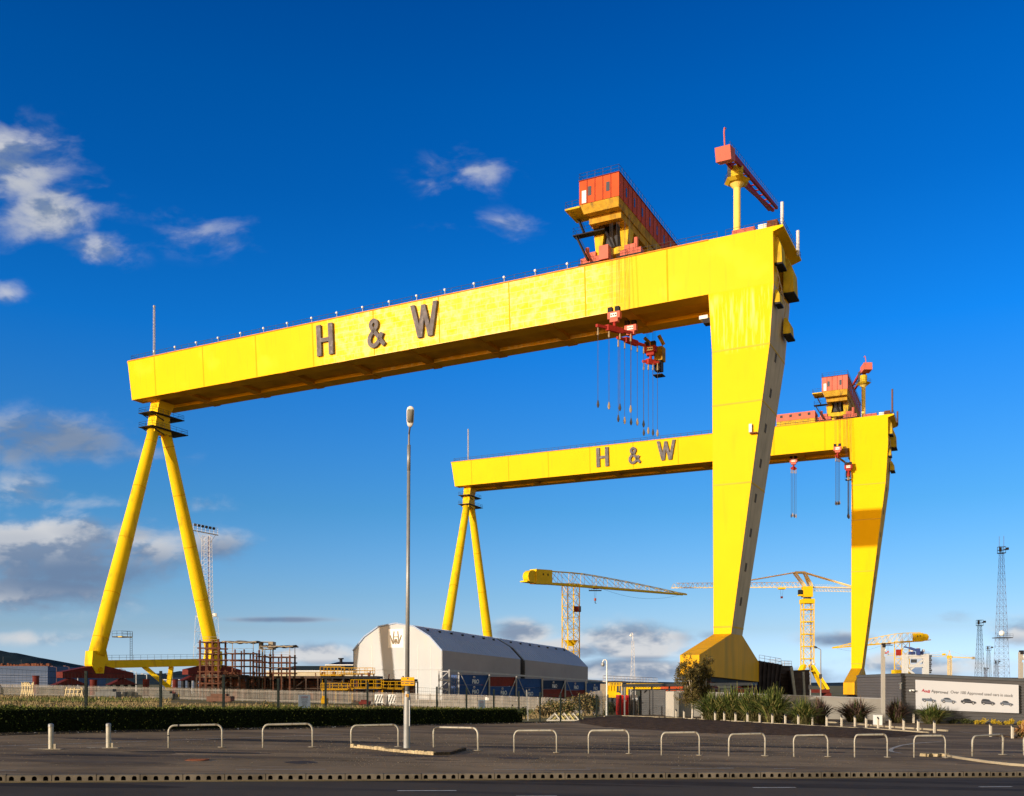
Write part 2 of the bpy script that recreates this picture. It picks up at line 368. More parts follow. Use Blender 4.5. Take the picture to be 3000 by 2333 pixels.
def text_obj(txt, size, m, name, parent, M4, extrude=.004, bold=0.0, align='LEFT', sx=1.0):
    cu = bpy.data.curves.new('t', 'FONT'); cu.body = txt; cu.size = size; cu.extrude = extrude; cu.offset = bold; cu.align_x = align
    to = bpy.data.objects.new('t', cu); sc.collection.objects.link(to)
    dg = bpy.context.evaluated_depsgraph_get(); dg.update()
    me = bpy.data.meshes.new_from_object(to.evaluated_get(dg)); bpy.data.objects.remove(to)
    mi = frame_of(parent).inverted() if parent else Matrix()
    me.transform(mi @ M4 @ Matrix.Scale(sx, 4, (1, 0, 0))); me.materials.clear(); me.materials.append(m)
    o = bpy.data.objects.new(name, me); sc.collection.objects.link(o); o.parent = parent
    return o
def plane_m(o, xdir, n):      # matrix for text: x along xdir, up = z-ish, facing n
    x = Vector(xdir).normalized(); z = Vector(n).normalized(); y = z.cross(x).normalized(); x = y.cross(z)
    m_ = Matrix.Identity(4)
    for i in range(3): m_[i][0] = x[i]; m_[i][1] = y[i]; m_[i][2] = z[i]; m_[i][3] = o[i]
    return m_

# ------------------------------------------------------------------ GROUND
m_ground = mat('dry_grass_ground', (.36, .26, .12), .95, .3, .25, bump=.2, bscale=6, col2=(.18, .17, .06))
extra_mix(m_ground, 'ShaderNodeTexNoise', (.32, .26, .18), .5, .7, .7, (1, 1, 1), Scale=.06)
xs = [-1600, -900, -500, -300, -200] + list(range(-150, 160, 4)) + [200, 300, 500, 900, 1600, 2600]
ys = [-60, -30] + list(range(-10, 170, 4)) + [185, 200, 220, 240, 270, 300, 350, 420, 500, 650, 900, 1300, 2000, 3000, 5000]
mb = MB(); nx = len(xs)
mb.add([(x, y, g(x, y)-.02) for y in ys for x in xs], [(j*nx+i, j*nx+i+1, (j+1)*nx+i+1, (j+1)*nx+i) for j in range(len(ys)-1) for i in range(nx-1)])
o = mb.build('ground', m_ground, smooth=True); tag(o, kind='structure')

m_road = mat('road_asphalt', (.088, .070, .054), .85, .18, .35, bump=.12, bscale=45)
extra_mix(m_road, 'ShaderNodeTexNoise', (.10, .092, .088), .62, .72, .6, (1, 1, 1), Scale=28, Detail=2)
extra_mix(m_road, 'ShaderNodeTexNoise', (.036, .033, .034), .55, .68, .6, (.12, 1.2, 1), Scale=.6)
m_pave = mat('worn_asphalt', (.225, .155, .088), .9, .22, .3, bump=.12, bscale=40, col2=(.36, .25, .148))
extra_mix(m_pave, 'ShaderNodeTexNoise', (.24, .21, .16), .63, .72, .55, (1, 1, 1), Scale=20, Detail=3)
extra_mix(m_pave, 'ShaderNodeTexNoise', (.12, .085, .06), .50, .62, .75, (.22, 1.3, 1), Scale=.35)
extra_mix(m_pave, 'ShaderNodeTexNoise', (.10, .072, .052), .58, .64, .6, (.5, .8, 1), Scale=.16, Detail=8)
extra_mix(m_pave, 'ShaderNodeTexNoise', (.36, .28, .21), .60, .75, .5, (.4, 1.6, 1), Scale=1.1, Detail=8)

# kerb line: pixel row of the kerb foot across the picture
def kfoot(px):
    k = [(-600, 2294), (0, 2286), (750, 2280.5), (1500, 2277), (2250, 2275.5), (3000, 2273.5), (3600, 2272)]
    for (a, b), (c, d) in zip(k, k[1:]):
        if a <= px <= c: return b+(d-b)*(px-a)/(c-a)
KPa = G(-550, kfoot(-550), 0, g1); KPb = G(3550, kfoot(3550), 0, g1)
KP = [KPa.lerp(KPb, i/8) for i in range(9)]
kd = (KPb-KPa); kd.z = 0; kd.normalize(); kn = Vector((-kd.y, kd.x, 0))     # kn points away from the road
def lift(v, z): return Vector((v.x, v.y, g1(v.x, v.y)+z))
def sheet(name, pts, m, z, kind='structure', fn=g1):
    mb = MB(); ps = [Vector((p[0], p[1], fn(p[0], p[1])+z)) for p in pts]; mb.add(ps, [tuple(range(len(ps)))])
    o = mb.build(name, m)
    tag(o, kind=kind); return o
ext0 = KPa-kd*60; ext1 = KPb+kd*60
sheet('road', [ext0, ext1, ext1-kn*45, ext0-kn*45], m_road, .004)
hedA = G(-260, 2153, .13, g1); hedB = G(1532, 2117, .13, g1)
pv = [ext0+kn*.17, ext1+kn*.17, Vector((110, 60, 0)), Vector((75, 96, 0)), Vector((33, 94, 0)), Vector((13.5, 93, 0)), Vector((8, 86, 0)), Vector((hedB.x+3, hedB.y+2, 0)), Vector((hedB.x, hedB.y, 0)), Vector((hedA.x, hedA.y, 0)), Vector((-60, 8, 0))]
sheet('pavement', pv, m_pave, PAV-.002)

# kerb with drainage mouths
m_kerb = mat('concrete_kerb', (.165, .138, .110), .85, .3, .9, detail=9)
extra_mix(m_kerb, 'ShaderNodeTexNoise', (.07, .055, .04), .55, .7, .5, (1, 1, 1), Scale=2.5)
m_hole = mat('kerb_mouth_dark', (.015, .014, .013), .9)
mb = MB(); SP = .236; U = (KPb-KPa).length; nU = int(U/SP)
for i in range(nU):
    a = KPa+kd*(i*SP); 
    def K(t_, d, z): p = a+kd*t_+kn*d; return Vector((p.x, p.y, g1(p.x, p.y)+z))
    H = PAV+.012+.004*sin((i//4)*2.7)+.003*sin((i//4)*7.1); hw, zb, zt_ = .052, .016, .118
    arch = [(SP/2-hw, zb), (SP/2-hw, zt_-.04)]+[(SP/2-hw*cos(q), zt_-.04+.04*sin(q)) for q in (pi/4, pi/2, 3*pi/4)]+[(SP/2+hw, zt_-.04), (SP/2+hw, zb)]
    mb.mi(m_kerb)
    Fp = lambda t_, z: K(t_, -.012+.16*z*.25, z)
    top = [(t_, H-.012) for t_, _ in arch]
    g0 = .016 if i % 4 == 0 else 0; mb.add([Fp(g0, 0), Fp(SP/2-hw, 0), Fp(SP/2-hw, zb), Fp(SP/2-hw, zt_-.04), Fp(SP/2-hw, H-.012), Fp(g0, H-.012)], [(0, 1, 2, 3, 4, 5)])
    mb.add([Fp(SP, 0), Fp(SP/2+hw, 0), Fp(SP/2+hw, zb), Fp(SP/2+hw, zt_-.04), Fp(SP/2+hw, H-.012), Fp(SP, H-.012)], [(5, 4, 3, 2, 1, 0)])
    mb.add([Fp(SP/2-hw, 0), Fp(SP/2+hw, 0), Fp(SP/2+hw, zb), Fp(SP/2-hw, zb)], [(0, 1, 2, 3)])
    ar = arch[1:-1]
    mb.add([Fp(*p) for p in ar]+[Fp(SP/2+hw, H-.012), Fp(SP/2-hw, H-.012)], [tuple(range(len(ar)+2))])
    n_ = len(arch)
    mb.mi(m_hole)
    mb.add([Fp(*p) for p in arch]+[K(p[0], .11, p[1]) for p in arch], [(k, (k+1) % n_, (k+1) % n_+n_, k+n_) for k in range(n_)]+[tuple(range(n_, 2*n_))])
    mb.mi(m_kerb)
    gap = .016 if i % 4 == 0 else 0
    mb.add([Fp(gap, H-.012), Fp(SP, H-.012), K(SP, .025, H), K(gap, .025, H), K(SP, .175, H), K(gap, .175, H), K(SP, .175, 0), K(gap, .175, 0)], [(0, 1, 2, 3), (3, 2, 4, 5), (5, 4, 6, 7)])
me_k = mb.build('kerb'); tag(me_k, kind='structure')

# painted markings
m_white = mat('road_white', (.62, .60, .57), .8, .25, 6)
m_yline = mat('road_yellow', (.55, .38, .15), .8, .3, 5)
m_wornw = mat('worn_road_white', (.44, .40, .35), .85, .45, 9)
m_worny = mat('worn_road_yellow', (.36, .27, .15), .85, .45, 8)
def strip(mb, p0, p1, wd, z, fn=g1, n=1):
    d = Vector((p1.x-p0.x, p1.y-p0.y, 0)).normalized(); q = Vector((-d.y, d.x, 0))*wd/2
    for i in range(n):
        a = p0.lerp(p1, i/n); b = p0.lerp(p1, (i+1)/n)
        vs = [a-q, b-q, b+q, a+q]; mb.add([(v.x, v.y, fn(v.x, v.y)+z) for v in vs], [(0, 1, 2, 3)])
mb = MB(); mb.mi(m_yline); strip(mb, KPa-kn*.10, KPb-kn*.10, .09, .008); strip(mb, KPa-kn*.30, KPb-kn*.30, .09, .008)
mb.mi(m_white)
for xa, xb, y in ((1164, 1337, 2316.8), (2206, 2331, 2307.6), (2869, 2965, 2305.5), (1512, 1632, 2333), (-400, -180, 2330), (560, 700, 2336)):
    strip(mb, G(xa, y, .008, g1), G(xb, y-.5, .008, g1), .10, .008)
tag(mb.build('road_marking'), kind='structure')
mb = MB(); mb.mi(m_wornw)
for xa, xb, y in ((0, 48, 2257), (690, 954, 2254.3), (1446, 1730, 2254.8), (1967, 2150, 2251.5), (2268, 2330, 2252), (2100, 2150, 2250), (2613, 2764, 2256.5), (1716, 1840, 2250.5)):
    strip(mb, Gp(xa, y, .006), Gp(xb, y, .006), .09, PAV+.006)
mb.mi(m_worny)
for xa, xb, y, y2 in ((200, 1500, 2243, 2246), (1560, 2700, 2247, 2250), (2700, 3000, 2250, 2256)):
    A, B = Gp(xa, y, .006), Gp(xb, y2, .006); n = 26
    for i in range(n):
        if R(0, 1) < .25: continue
        strip(mb, A.lerp(B, i/n), A.lerp(B, (i+R(.5, 1))/n), R(.03, .08), PAV+.006)
mb.mi(m_wornw)
# curved bay mark on the right and drive lines
arc = [(2760, 2173), (2720, 2175), (2680, 2178), (2640, 2184), (2615, 2192), (2608, 2198), (2615, 2203), (2640, 2207)]
pp = [Gp(x, y, .006) for x, y in arc]
for a, b in zip(pp, pp[1:]): strip(mb, a, b, .16, PAV+.006)
for xa, ya, xb, yb in ((0, 2186, 430, 2172), (500, 2169, 660, 2164), (700, 2162, 1000, 2152), (2810, 2144, 2845, 2148), (2770, 2137.5, 2790, 2138.5), (2865, 2140, 2880, 2141), (2755, 2130, 2780, 2132), (2835, 2133, 2865, 2135), (2905, 2147, 2945, 2151), (2950, 2143, 2990, 2144)):
    strip(mb, Gp(xa, ya, .006), Gp(xb, yb, .006), .12, PAV+.006)
tag(mb.build('bay_marking'), kind='structure')

# ------------------------------------------------------------------ GANTRY CRANES (local frame: a along girder to the far end, b along the rails away, h above eye)
def gantry(C):
    th, Ox, Oy, L, ht, hb = C['th'], C['Ox'], C['Oy'], C['L'], C['ht'], C['hb']
    w_, ins, e = C['w'], .6, C['e']; s_, c_ = sin(th), cos(th)
    root = thing('gantry_crane', C['label'], 'crane', (Ox, Oy, 0), -th, 'giant yellow gantry cranes')
    T = lambda a, b, h: Vector((-a, b, h+EYE))
    def hit(px, py, b):
        r = (px-CXP)/F; a = (Ox+s_*b-r*(Oy+c_*b))/(c_+r*s_); Z = Oy+s_*a+c_*b
        return a, (HYP-py)/F*Z
    near = C['near']
    # --- girder: two boxes, deck plate, recessed soffit
    mb = MB(); mb.mi(m_yelg if near else m_yel)
    bw = 3.9
    def boxg(b0t, b1t, b0b, b1b, a0=0, a1=L, eb=e):
        mb.hexa([T(a0, b0b, hb), T(a1-eb, b0b, hb), T(a1-eb, b1b, hb), T(a0, b1b, hb), T(a0, b0t, ht), T(a1, b0t, ht), T(a1, b1t, ht), T(a0, b1t, ht)])
    boxg(0, bw, ins, bw); boxg(w_-bw, w_, w_-bw, w_-ins)
    mb.hexa([T(.05, bw, ht-.5), T(L-.1, bw, ht-.5), T(L-.1, w_-bw, ht-.5), T(.05, w_-bw, ht-.5), T(.05, bw, ht-.06), T(L-.1, bw, ht-.06), T(L-.1, w_-bw, ht-.06), T(.05, w_-bw, ht-.06)])
    girder = mb.build('girder', parent=root)
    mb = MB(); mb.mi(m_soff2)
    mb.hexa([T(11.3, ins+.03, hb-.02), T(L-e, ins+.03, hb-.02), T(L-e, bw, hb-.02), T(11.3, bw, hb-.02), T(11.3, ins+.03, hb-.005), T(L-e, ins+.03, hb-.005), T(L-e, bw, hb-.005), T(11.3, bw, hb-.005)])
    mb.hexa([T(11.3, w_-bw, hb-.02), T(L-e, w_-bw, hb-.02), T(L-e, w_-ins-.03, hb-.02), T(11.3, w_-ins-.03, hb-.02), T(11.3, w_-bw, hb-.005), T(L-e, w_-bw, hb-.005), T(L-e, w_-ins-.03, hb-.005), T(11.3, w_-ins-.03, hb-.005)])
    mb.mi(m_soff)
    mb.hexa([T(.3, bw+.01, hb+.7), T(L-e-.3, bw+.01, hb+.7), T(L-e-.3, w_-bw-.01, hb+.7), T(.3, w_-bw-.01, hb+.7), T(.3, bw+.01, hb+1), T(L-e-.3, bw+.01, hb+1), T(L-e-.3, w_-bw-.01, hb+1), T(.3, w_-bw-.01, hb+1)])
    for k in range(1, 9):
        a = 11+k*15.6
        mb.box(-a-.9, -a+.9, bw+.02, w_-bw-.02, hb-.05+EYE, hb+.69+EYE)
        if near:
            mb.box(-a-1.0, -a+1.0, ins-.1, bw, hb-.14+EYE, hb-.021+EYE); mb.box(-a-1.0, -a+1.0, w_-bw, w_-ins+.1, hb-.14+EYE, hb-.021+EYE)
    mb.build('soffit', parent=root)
    # plate seams on the front face
    mb = MB(); mb.mi(m_yeld)
    fb = lambda h: ins*(ht-h)/(ht-hb)
    for k, a in enumerate([142.5, 127.5, 112, 96.4, 80.8, 65.2, 49.6, 34, 18.4]):
        for hs in [(ht-.2, hb+.1)]:
            mb.hexa([T(a-.14, fb(hs[1])-.02, hs[1]), T(a+.14, fb(hs[1])-.02, hs[1]), T(a+.14, fb(hs[1])+.02, hs[1]), T(a-.14, fb(hs[1])+.02, hs[1]),
                     T(a-.14, fb(hs[0])-.02, hs[0]), T(a+.14, fb(hs[0])-.02, hs[0]), T(a+.14, fb(hs[0])+.02, hs[0]), T(a-.14, fb(hs[0])+.02, hs[0])])
    mb.mi(mat('edge_rust', (.62, .26, .05), .7, .3, .8))
    mb.box(-L+.3, -11, -.16, .02, ht-.14+EYE, ht+.03+EYE)
    mb.box(-L-.12, -L-.0, 0, w_, ht-.5+EYE, ht+EYE)
    mb.build('plate_seam', parent=root)
    # walkway railing and floodlights along the front top edge
    mb = MB(); mb.rail([T(L-1, .2, ht), T(C['tr'][0]+5.5, .2, ht)], 1.15, 2.3, .07 if near else .10); mb.rail([T(C['tr'][0]-6, .2, ht), T(9.5, .2, ht)], 1.15, 2.3, .07)
    mb.rail([T(L-1, w_-.2, ht), T(L-1, .2, ht)], 1.15, 2.3, .07)
    mb.build('walkway_railing', m_dk, root)
    if near:
        fl = None
        for i in range(18):
            a = L-9-i*6.55
            if C['tr'][0]-6 < a < C['tr'][0]+5: continue
            if fl is None:
                mb = MB(); mb.mi(m_lamp).sphere((0, -.3, .85), .25, 8); mb.mi(m_gst).beam((0, -.2, 0), (0, -.2, .7), .08); fl = mb.build('floodlight', parent=root); o = fl
            else: o = fl.copy(); sc.collection.objects.link(o)
            o.location = T(a, .0, ht)
    mb = MB(); mb.lattice(T(L-5.5, 3, ht), T(L-5.5, 3, ht+C['ant']), .35, .3, 18, .07, .05); mb.sphere(T(L-5.5, 3, ht+C['ant']), .3, 6); mb.build('antenna_mast', m_cgrey, root)
    # letters on the face
    def fp(a, h, out=0): return T(a, fb(h)-out, h)
    def glyph(ch, pl, pr, yt, yb, st):
        (a0, h0), (a1, h1) = hit(pl[0], pl[1], 0), hit(pr[0], pr[1], 0)
        aL, aR = a0, a1; hB = hit(yb[0], yb[1], ins*.9)[1]; hT = hit(yt[0], yt[1], .05)[1]
        W_, H_ = aL-aR, hT-hB
        q = lambda x, y: (aL-x*W_, hB+y*H_)
        polys = []
        if ch == 'H':
            polys = [[(0, 0), (st, 0), (st, 1), (0, 1)], [(1-st, 0), (1, 0), (1, 1), (1-st, 1)], [(st, .43), (1-st, .43), (1-st, .56), (st, .56)]]
        elif ch == 'W':
            polys = [[(0, 1), (.24, 0), (.40, 0), (.155, 1)], [(.25, 0), (.41, 0), (.56, .96), (.41, .96)], [(.42, .955), (.55, .955), (.78, 0.001), (.62, .001)], [(.63, 0), (.79, 0), (1, 1), (.85, 1)]]
        else:
            cp = [(.95, .02), (.80, .16), (.42, .56), (.24, .70), (.19, .82), (.25, .93), (.38, .975), (.51, .93), (.56, .82), (.50, .70), (.36, .60), (.14, .42), (.07, .26), (.13, .10), (.32, .03), (.50, .08), (.66, .22), (.85, .48)]
            for _ in range(1):
                cp = [cp[0]]+[x for a_, b_ in zip(cp, cp[1:]) for x in (((a_[0]*.75+b_[0]*.25), (a_[1]*.75+b_[1]*.25)), ((a_[0]*.25+b_[0]*.75), (a_[1]*.25+b_[1]*.75)))]+[cp[-1]]
            hw = st/2; lf = []; rt = []
            for i, p in enumerate(cp):
                a_, b_ = cp[max(0, i-1)], cp[min(len(cp)-1, i+1)]; dx, dy = (b_[0]-a_[0])*W_, (b_[1]-a_[1])*H_; l_ = sqrt(dx*dx+dy*dy)
                nx_, ny_ = -dy/l_*hw*W_/W_, dx/l_*hw*W_/H_
                lf.append((p[0]+nx_, p[1]+ny_)); rt.append((p[0]-nx_, p[1]-ny_))
            polys = [[lf[i], lf[i+1], rt[i+1], rt[i]] for i in range(len(cp)-1)]
        mb = MB()
        if ch == '&':   # one continuous ribbon
            secs = []
            for l_, r_ in zip(lf, rt):
                A, B = q(*l_), q(*r_); secs.append([fp(*A, .06), fp(*B, .06), fp(*B, .55), fp(*A, .55)])
            mb.loft(secs)
        else:
            for k, pl_ in enumerate(polys):
                ep = .012*k; pts = [q(*p) for p in pl_]; mb.loft([[fp(*p, .06) for p in pts], [fp(*p, .55+ep) for p in pts]])
        nm = {'H': 'letter', 'W': 'letter', '&': 'ampersand'}[ch]
        mb.build(nm, m_let, root)
    for gl in C['glyphs']: glyph(*gl)
    # --- fixed box leg with spreading foot
    wh = C['wh']; b0w, b1w = 3.1, w_-3.1
    hk = hb-(hb-wh)*.17
    secs = [[T(11.14, ins, hb), T(0, ins, hb), T(0, w_-ins, hb), T(11.14, w_-ins, hb)],
            [T(10.6, 1.0, hk), T(.75, 1.0, hk), T(.75, w_-1.0, hk), T(10.6, w_-1.0, hk)],
            [T(10.93, b0w, wh), T(7.83, b0w, wh), T(7.83, b1w, wh), T(10.93, b1w, wh)]]
    for i in range(2, 6):   # intermediate rings keep the shading even
        t_ = (i-1)/5
        secs.insert(i, [secs[1][k].lerp(secs[-1][k], t_) for k in range(4)])
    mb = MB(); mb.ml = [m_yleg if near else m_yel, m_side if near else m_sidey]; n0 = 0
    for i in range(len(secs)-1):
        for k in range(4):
            mb.cur = 1 if k == 1 else 0  # outer side face takes the second, duller material
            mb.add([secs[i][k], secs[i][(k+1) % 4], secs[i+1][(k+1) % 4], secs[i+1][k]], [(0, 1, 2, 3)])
    leg = mb.build('fixed_leg', parent=root)
    mb = MB()   # weld bands
    for t_ in (0.0, .19, .47, .975):
        i_ = t_; A = [secs[1][k].lerp(secs[-1][k], i_) for k in range(4)]; c0 = sum(A, Vector())/4
        B = [Vector((c0.x+(p.x-c0.x)*1.0+(.02 if p.x > c0.x else -.02), c0.y+(p.y-c0.y)+(.02 if p.y > c0.y else -.02), p.z)) for p in A]
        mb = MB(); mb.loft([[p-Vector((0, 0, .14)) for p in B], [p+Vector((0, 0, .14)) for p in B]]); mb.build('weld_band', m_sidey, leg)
    vent = None
    for k in range(8):   # slot pairs down the shaded side
        t_ = .02+k*.123; q1 = [secs[1][j].lerp(secs[-1][j], t_) for j in (1, 2)]
        q = q1[0].lerp(q1[1], .42)
        if vent is None:
            mb = MB()
            for dy in (-.42, .25): mb.box(-.02, .06, dy, dy+.28, -.75, .75)
            vent = mb.build('slot', m_blk, leg); o = vent
        else: o = vent.copy(); sc.collection.objects.link(o)
        o.location = q; dx = (secs[-1][1]-secs[1][1]); o.rotation_euler = (0, atan2(-dx.x, -dx.z), 0)
    f0, f1 = C['foot']   # (b, htop, hbot) front and back
    prof = [(b0w, wh), (b1w, wh), (f1[0], f1[1]), (f1[0]-.6, f1[2]), (f0[0]+.0, f0[2]), (f0[0], f0[1])]
    mb = MB(); mb.mi(m_foot); mb.loft([[T(7.83, b, h) for b, h in prof], [T(10.95, b, h) for b, h in prof]])
    mb.build('spreading_foot', parent=root)
    mb = MB(); mb.mi(m_blk)
    mb.hexa([T(10.3, f0[0]+3, f0[2]-.9), T(8.3, f0[0]+3, f0[2]-.9), T(8.3, f1[0]-3, f1[2]-.9), T(10.3, f1[0]-3, f1[2]-.9), T(10.3, f0[0]+3, f0[2]), T(8.3, f0[0]+3, f0[2]), T(8.3, f1[0]-3, f1[2]), T(10.3, f1[0]-3, f1[2])])
    mb.build('axle_beam', parent=root)
    def bogie(ac, bc, h, hg, W=1.1, Lb=9.0, m=m_dred):
        """peaked balance beam over pairs of wheels, travelling along b"""
        mb = MB(); mb.mi(m)
        mb.prism([T(ac+W, bc-Lb, h-2.4), T(ac+W, bc-Lb, h-1.1), T(ac+W, bc-1.5, h+.35), T(ac+W, bc+1.5, h+.35), T(ac+W, bc+Lb, h-1.1), T(ac+W, bc+Lb, h-2.4)], (2*W, 0, 0))
        o = mb.build('bogie_beam', parent=root)
        for sb in (-1, 1):
            mb = MB(); mb.mi(m); c = bc+sb*(Lb-2.5)
            mb.prism([T(ac+W*.8, c-4.2, h-3.9), T(ac+W*.8, c, h-2.42), T(ac+W*.8, c+4.2, h-3.9)], (1.6*W, 0, 0))
            mb.mi(m_blk)
            for k in (-3.2, -1.1, 1.1, 3.2):
                z = g_abs(T(ac, c+k, 0))
                mb.tube([T(ac+.25, c+k, z-EYE+.45), T(ac-.25, c+k, z-EYE+.45)], .45, 10)
                mb.box(-ac-.4, -ac+.4, c+k-.3, c+k+.3, z+.3, h-3.7+EYE)
            mb.build('wheel_truck', parent=o)
    fr = frame_of(root)
    def g_abs(v): p = fr @ v; return g(p.x, p.y)
    for bc, f in ((f0[0]+5, f0), (f1[0]-6, f1)): bogie(9.3, bc, f[2]-1.2, 0, 1.3, 8, m_pink if not near else m_dred)
    # --- A-frame: head, platforms, two tubes, tie beam
    aA = 146.; bc = C['bA']; bn, bf = C['bfeet']; hn, hf = C['hfeet']; htp = hb-6.6
    mb = MB(); mb.mi(m_tube)
    mb.loft([[T(aA+x, bc+y, hb-7.6) for x, y in ((1.3, -2.6), (-1.3, -2.6), (-1.3, 2.6), (1.3, 2.6))], [T(aA+x, bc+y, hb-3.2) for x, y in ((1.4, -1.9), (-1.4, -1.9), (-1.4, 1.9), (1.4, 1.9))], [T(aA+x, bc+y+1, hb-.02) for x, y in ((1.4, -2.2), (-1.4, -2.2), (-1.4, 2.6), (1.4, 2.6))]])
    mb.sphere(T(aA, bc-1.0, hb-1.6), 1.0, 8); mb.sphere(T(aA, bc-1.4, hb-4.6), 1.1, 8)
    mb.build('leg_head', parent=root)
    for dh, ex in ((-3.3, 0), (-6.6, 1.2)):
        mb = MB(); mb.mi(m_blk if near else m_dk); b0, b1 = bc-4.2, bc+5.8+ex
        mb.box(-aA-2.3, -aA+2.3, b0, b1, hb+dh-.16+EYE, hb+dh+EYE)
        for kx in (-1.6, 1.6): mb.beam(T(aA+kx, b0+.3, hb+dh-.2), T(aA+kx, bc, hb+dh-1.3), .16); mb.beam(T(aA+kx, b1-.3, hb+dh-.2), T(aA+kx, bc+1.5, hb+dh-1.3), .16)
        mb.rail([T(aA+2.2, b0+.1, hb+dh), T(aA-2.2, b0+.1, hb+dh), T(aA-2.2, b1-.1, hb+dh), T(aA+2.2, b1-.1, hb+dh), T(aA+2.2, b0+.1, hb+dh)], 1.1, 1.6, .06)
        mb.build('platform', parent=root)
    for sgn, bt, bb, hh in ((-1, bc-1.6, bn, hn), (1, bc+2.0, bf, hf)):
        A = T(aA, bt, hb-6.9); B = T(aA, bb, hh+2.8); mb = MB(); mb.mi(m_tube)
        mb.tube([A.lerp(B, k/10) for k in range(11)], [1.28+.48*min(1, k/7) for k in range(11)], 24)
        t_ = mb.build('hinged_leg', parent=root, smooth=True)
        mb = MB()
        for k in (.06, .27, .5, .74, .93): q = A.lerp(B, k); d = (B-A).normalized()*.1; mb = MB(); mb.tube([q-d, q+d], 1.28+.48*min(1, k/.7)+.035, 24); mb.build('weld_ring', m_yeld, t_)
        mb = MB(); mb.mi(m_tube)    # shoe
        sx = 1 if sgn < 0 else -1
        mb.prism([T(aA+1.2, bb-1.9*sx, hh+3.6), T(aA+1.2, bb+1.7*sx, hh+3.9), T(aA+1.2, bb+2.4*sx, hh+1.0), T(aA+1.2, bb+1.3*sx, hh+.7), T(aA+1.2, bb+1.0*sx, hh-1.4), T(aA+1.2, bb-1.0*sx, hh-1.4), T(aA+1.2, bb-2.2*sx, hh+.6)], (2.4, 0, 0))
        sh = mb.build('leg_shoe', parent=root)
        mb = MB(); mb.tube([T(aA-1.25, bb, hh-.5), T(aA-1.5, bb, hh-.5)], .55, 12); mb.build('pin', m_yeld, sh)
        bogie(aA, bb, hh, 0, 1.0, 9.5)
    mb = MB(); mb.mi(m_tube); tb = (bn+1.5, bf-1.5)
    ha, hb_ = hn+1.6, hf+1.6-C['tie']
    mb.hexa([T(aA+.9, tb[0], ha-1.8), T(aA-.9, tb[0], ha-1.8), T(aA-.9, tb[1], hb_-1.8), T(aA+.9, tb[1], hb_-1.8), T(aA+.9, tb[0], ha), T(aA-.9, tb[0], ha), T(aA-.9, tb[1], hb_), T(aA+.9, tb[1], hb_)])
    mb.mi(m_dk).rail([T(aA-.8, tb[0], ha), T(aA-.8, tb[1], hb_)], 1.1, 2, .06)
    mb.build('tie_beam', parent=root)
    if near:
        for b0, b1 in ((.36, .52), (.62, .50)):
            p0 = tb[0]+(tb[1]-tb[0])*b0; p1 = tb[0]+(tb[1]-tb[0])*(b1 if b0 < .5 else .53)
            mb = MB(); mb.mi(m_tube); z = g_abs(T(aA-3, p1, 0))-EYE
            mb.beam(T(aA, p0, ha-1.1), T(aA-(6 if b0 < .5 else 2), p1, z if b0 < .5 else z+1.6), 1.0, 1.0); mb.build('raking_strut', parent=root)
        mb = MB(); mb.mi(m_yelo); mb.box(-aA+.9, -aA+4, tb[0]+2, tb[0]+5, hn+6.8+EYE, hn+7+EYE); mb.mi(m_dk)
        mb.rail([T(aA-.9, tb[0]+2, hn+7), T(aA-4, tb[0]+2, hn+7), T(aA-4, tb[0]+5, hn+7), T(aA-.9, tb[0]+5, hn+7)], 1.2, 1.2, .06)
        for dy in (4.4, 5): mb.beam(T(aA-3.9, tb[0]+dy, hn+1.6), T(aA-3.9, tb[0]+dy, hn+8), .07)
        for k in range(14): mb.beam(T(aA-3.9, tb[0]+4.4, hn+1.9+k*.4), T(aA-3.9, tb[0]+5, hn+1.9+k*.4), .05)
        mb.build('access_ladder', parent=root)
    # --- platforms and cabins at the fixed end
    mb = MB(); mb.mi(m_yel)
    mb.hexa([T(0, -.05, ht-.9), T(-1.7, -.05, ht-.35), T(-1.7, 15.2, ht-.35), T(0, 15.2, ht-.9), T(0, -.05, ht-.02), T(-1.7, -.05, ht-.02), T(-1.7, 15.2, ht-.02), T(0, 15.2, ht-.02)])
    mb.mi(m_dk).rail([T(8, .1, ht), T(-1.6, .1, ht), T(-1.6, 15.1, ht), T(8, 15.1, ht)], 1.1, 1.6, .06)
    mb.mi(m_pink).box(-7.0, -3.2, .5, 1.6, ht+EYE, ht+.9+EYE); mb.mi(m_wht).box(-2.6, -1.2, .6, 2, ht+EYE, ht+1.0+EYE)
    mb.mi(m_brown).box(-1.1, .6, .6, 2.6, ht+EYE, ht+1.3+EYE)
    mb.build('end_platform', parent=root)
    for b0, b1, h0, h1, dep in ((1.2, 4.6, ht-1.0, ht-5.6, 1.15), (8.2, 12.4, ht-2.0, ht-8.2, 1.7), (1.3, 3.6, ht-9.8, ht-12.2, .8), (8.0, 11.6, ht-12.4, ht-15.4, 1.15)):
        mb = MB(); mb.mi(m_yelo)
        mb.loft([[T(.02, b0, h1), T(-dep, b0+.4, h1), T(-dep, b1, h1), T(.02, b1, h1)], [T(.02, b0+.2, h1+(h0-h1)*.6), T(-dep*.9, b0+.5, h1+(h0-h1)*.6), T(-dep*.9, b1-.2, h1+(h0-h1)*.6), T(.02, b1-.1, h1+(h0-h1)*.6)], [T(.02, b0+.8, h0), T(-dep*.35, b0+.9, h0), T(-dep*.35, b1-.6, h0), T(.02, b1-.5, h0)]])
        mb.mi(m_blk).box(.0, dep+.15, b0+.1, b1+.3, h1-.35+EYE, h1-.05+EYE)
        mb.build('wall_cabin', parent=root)
    mb = MB(); mb.mi(m_masw if near else m_mas)
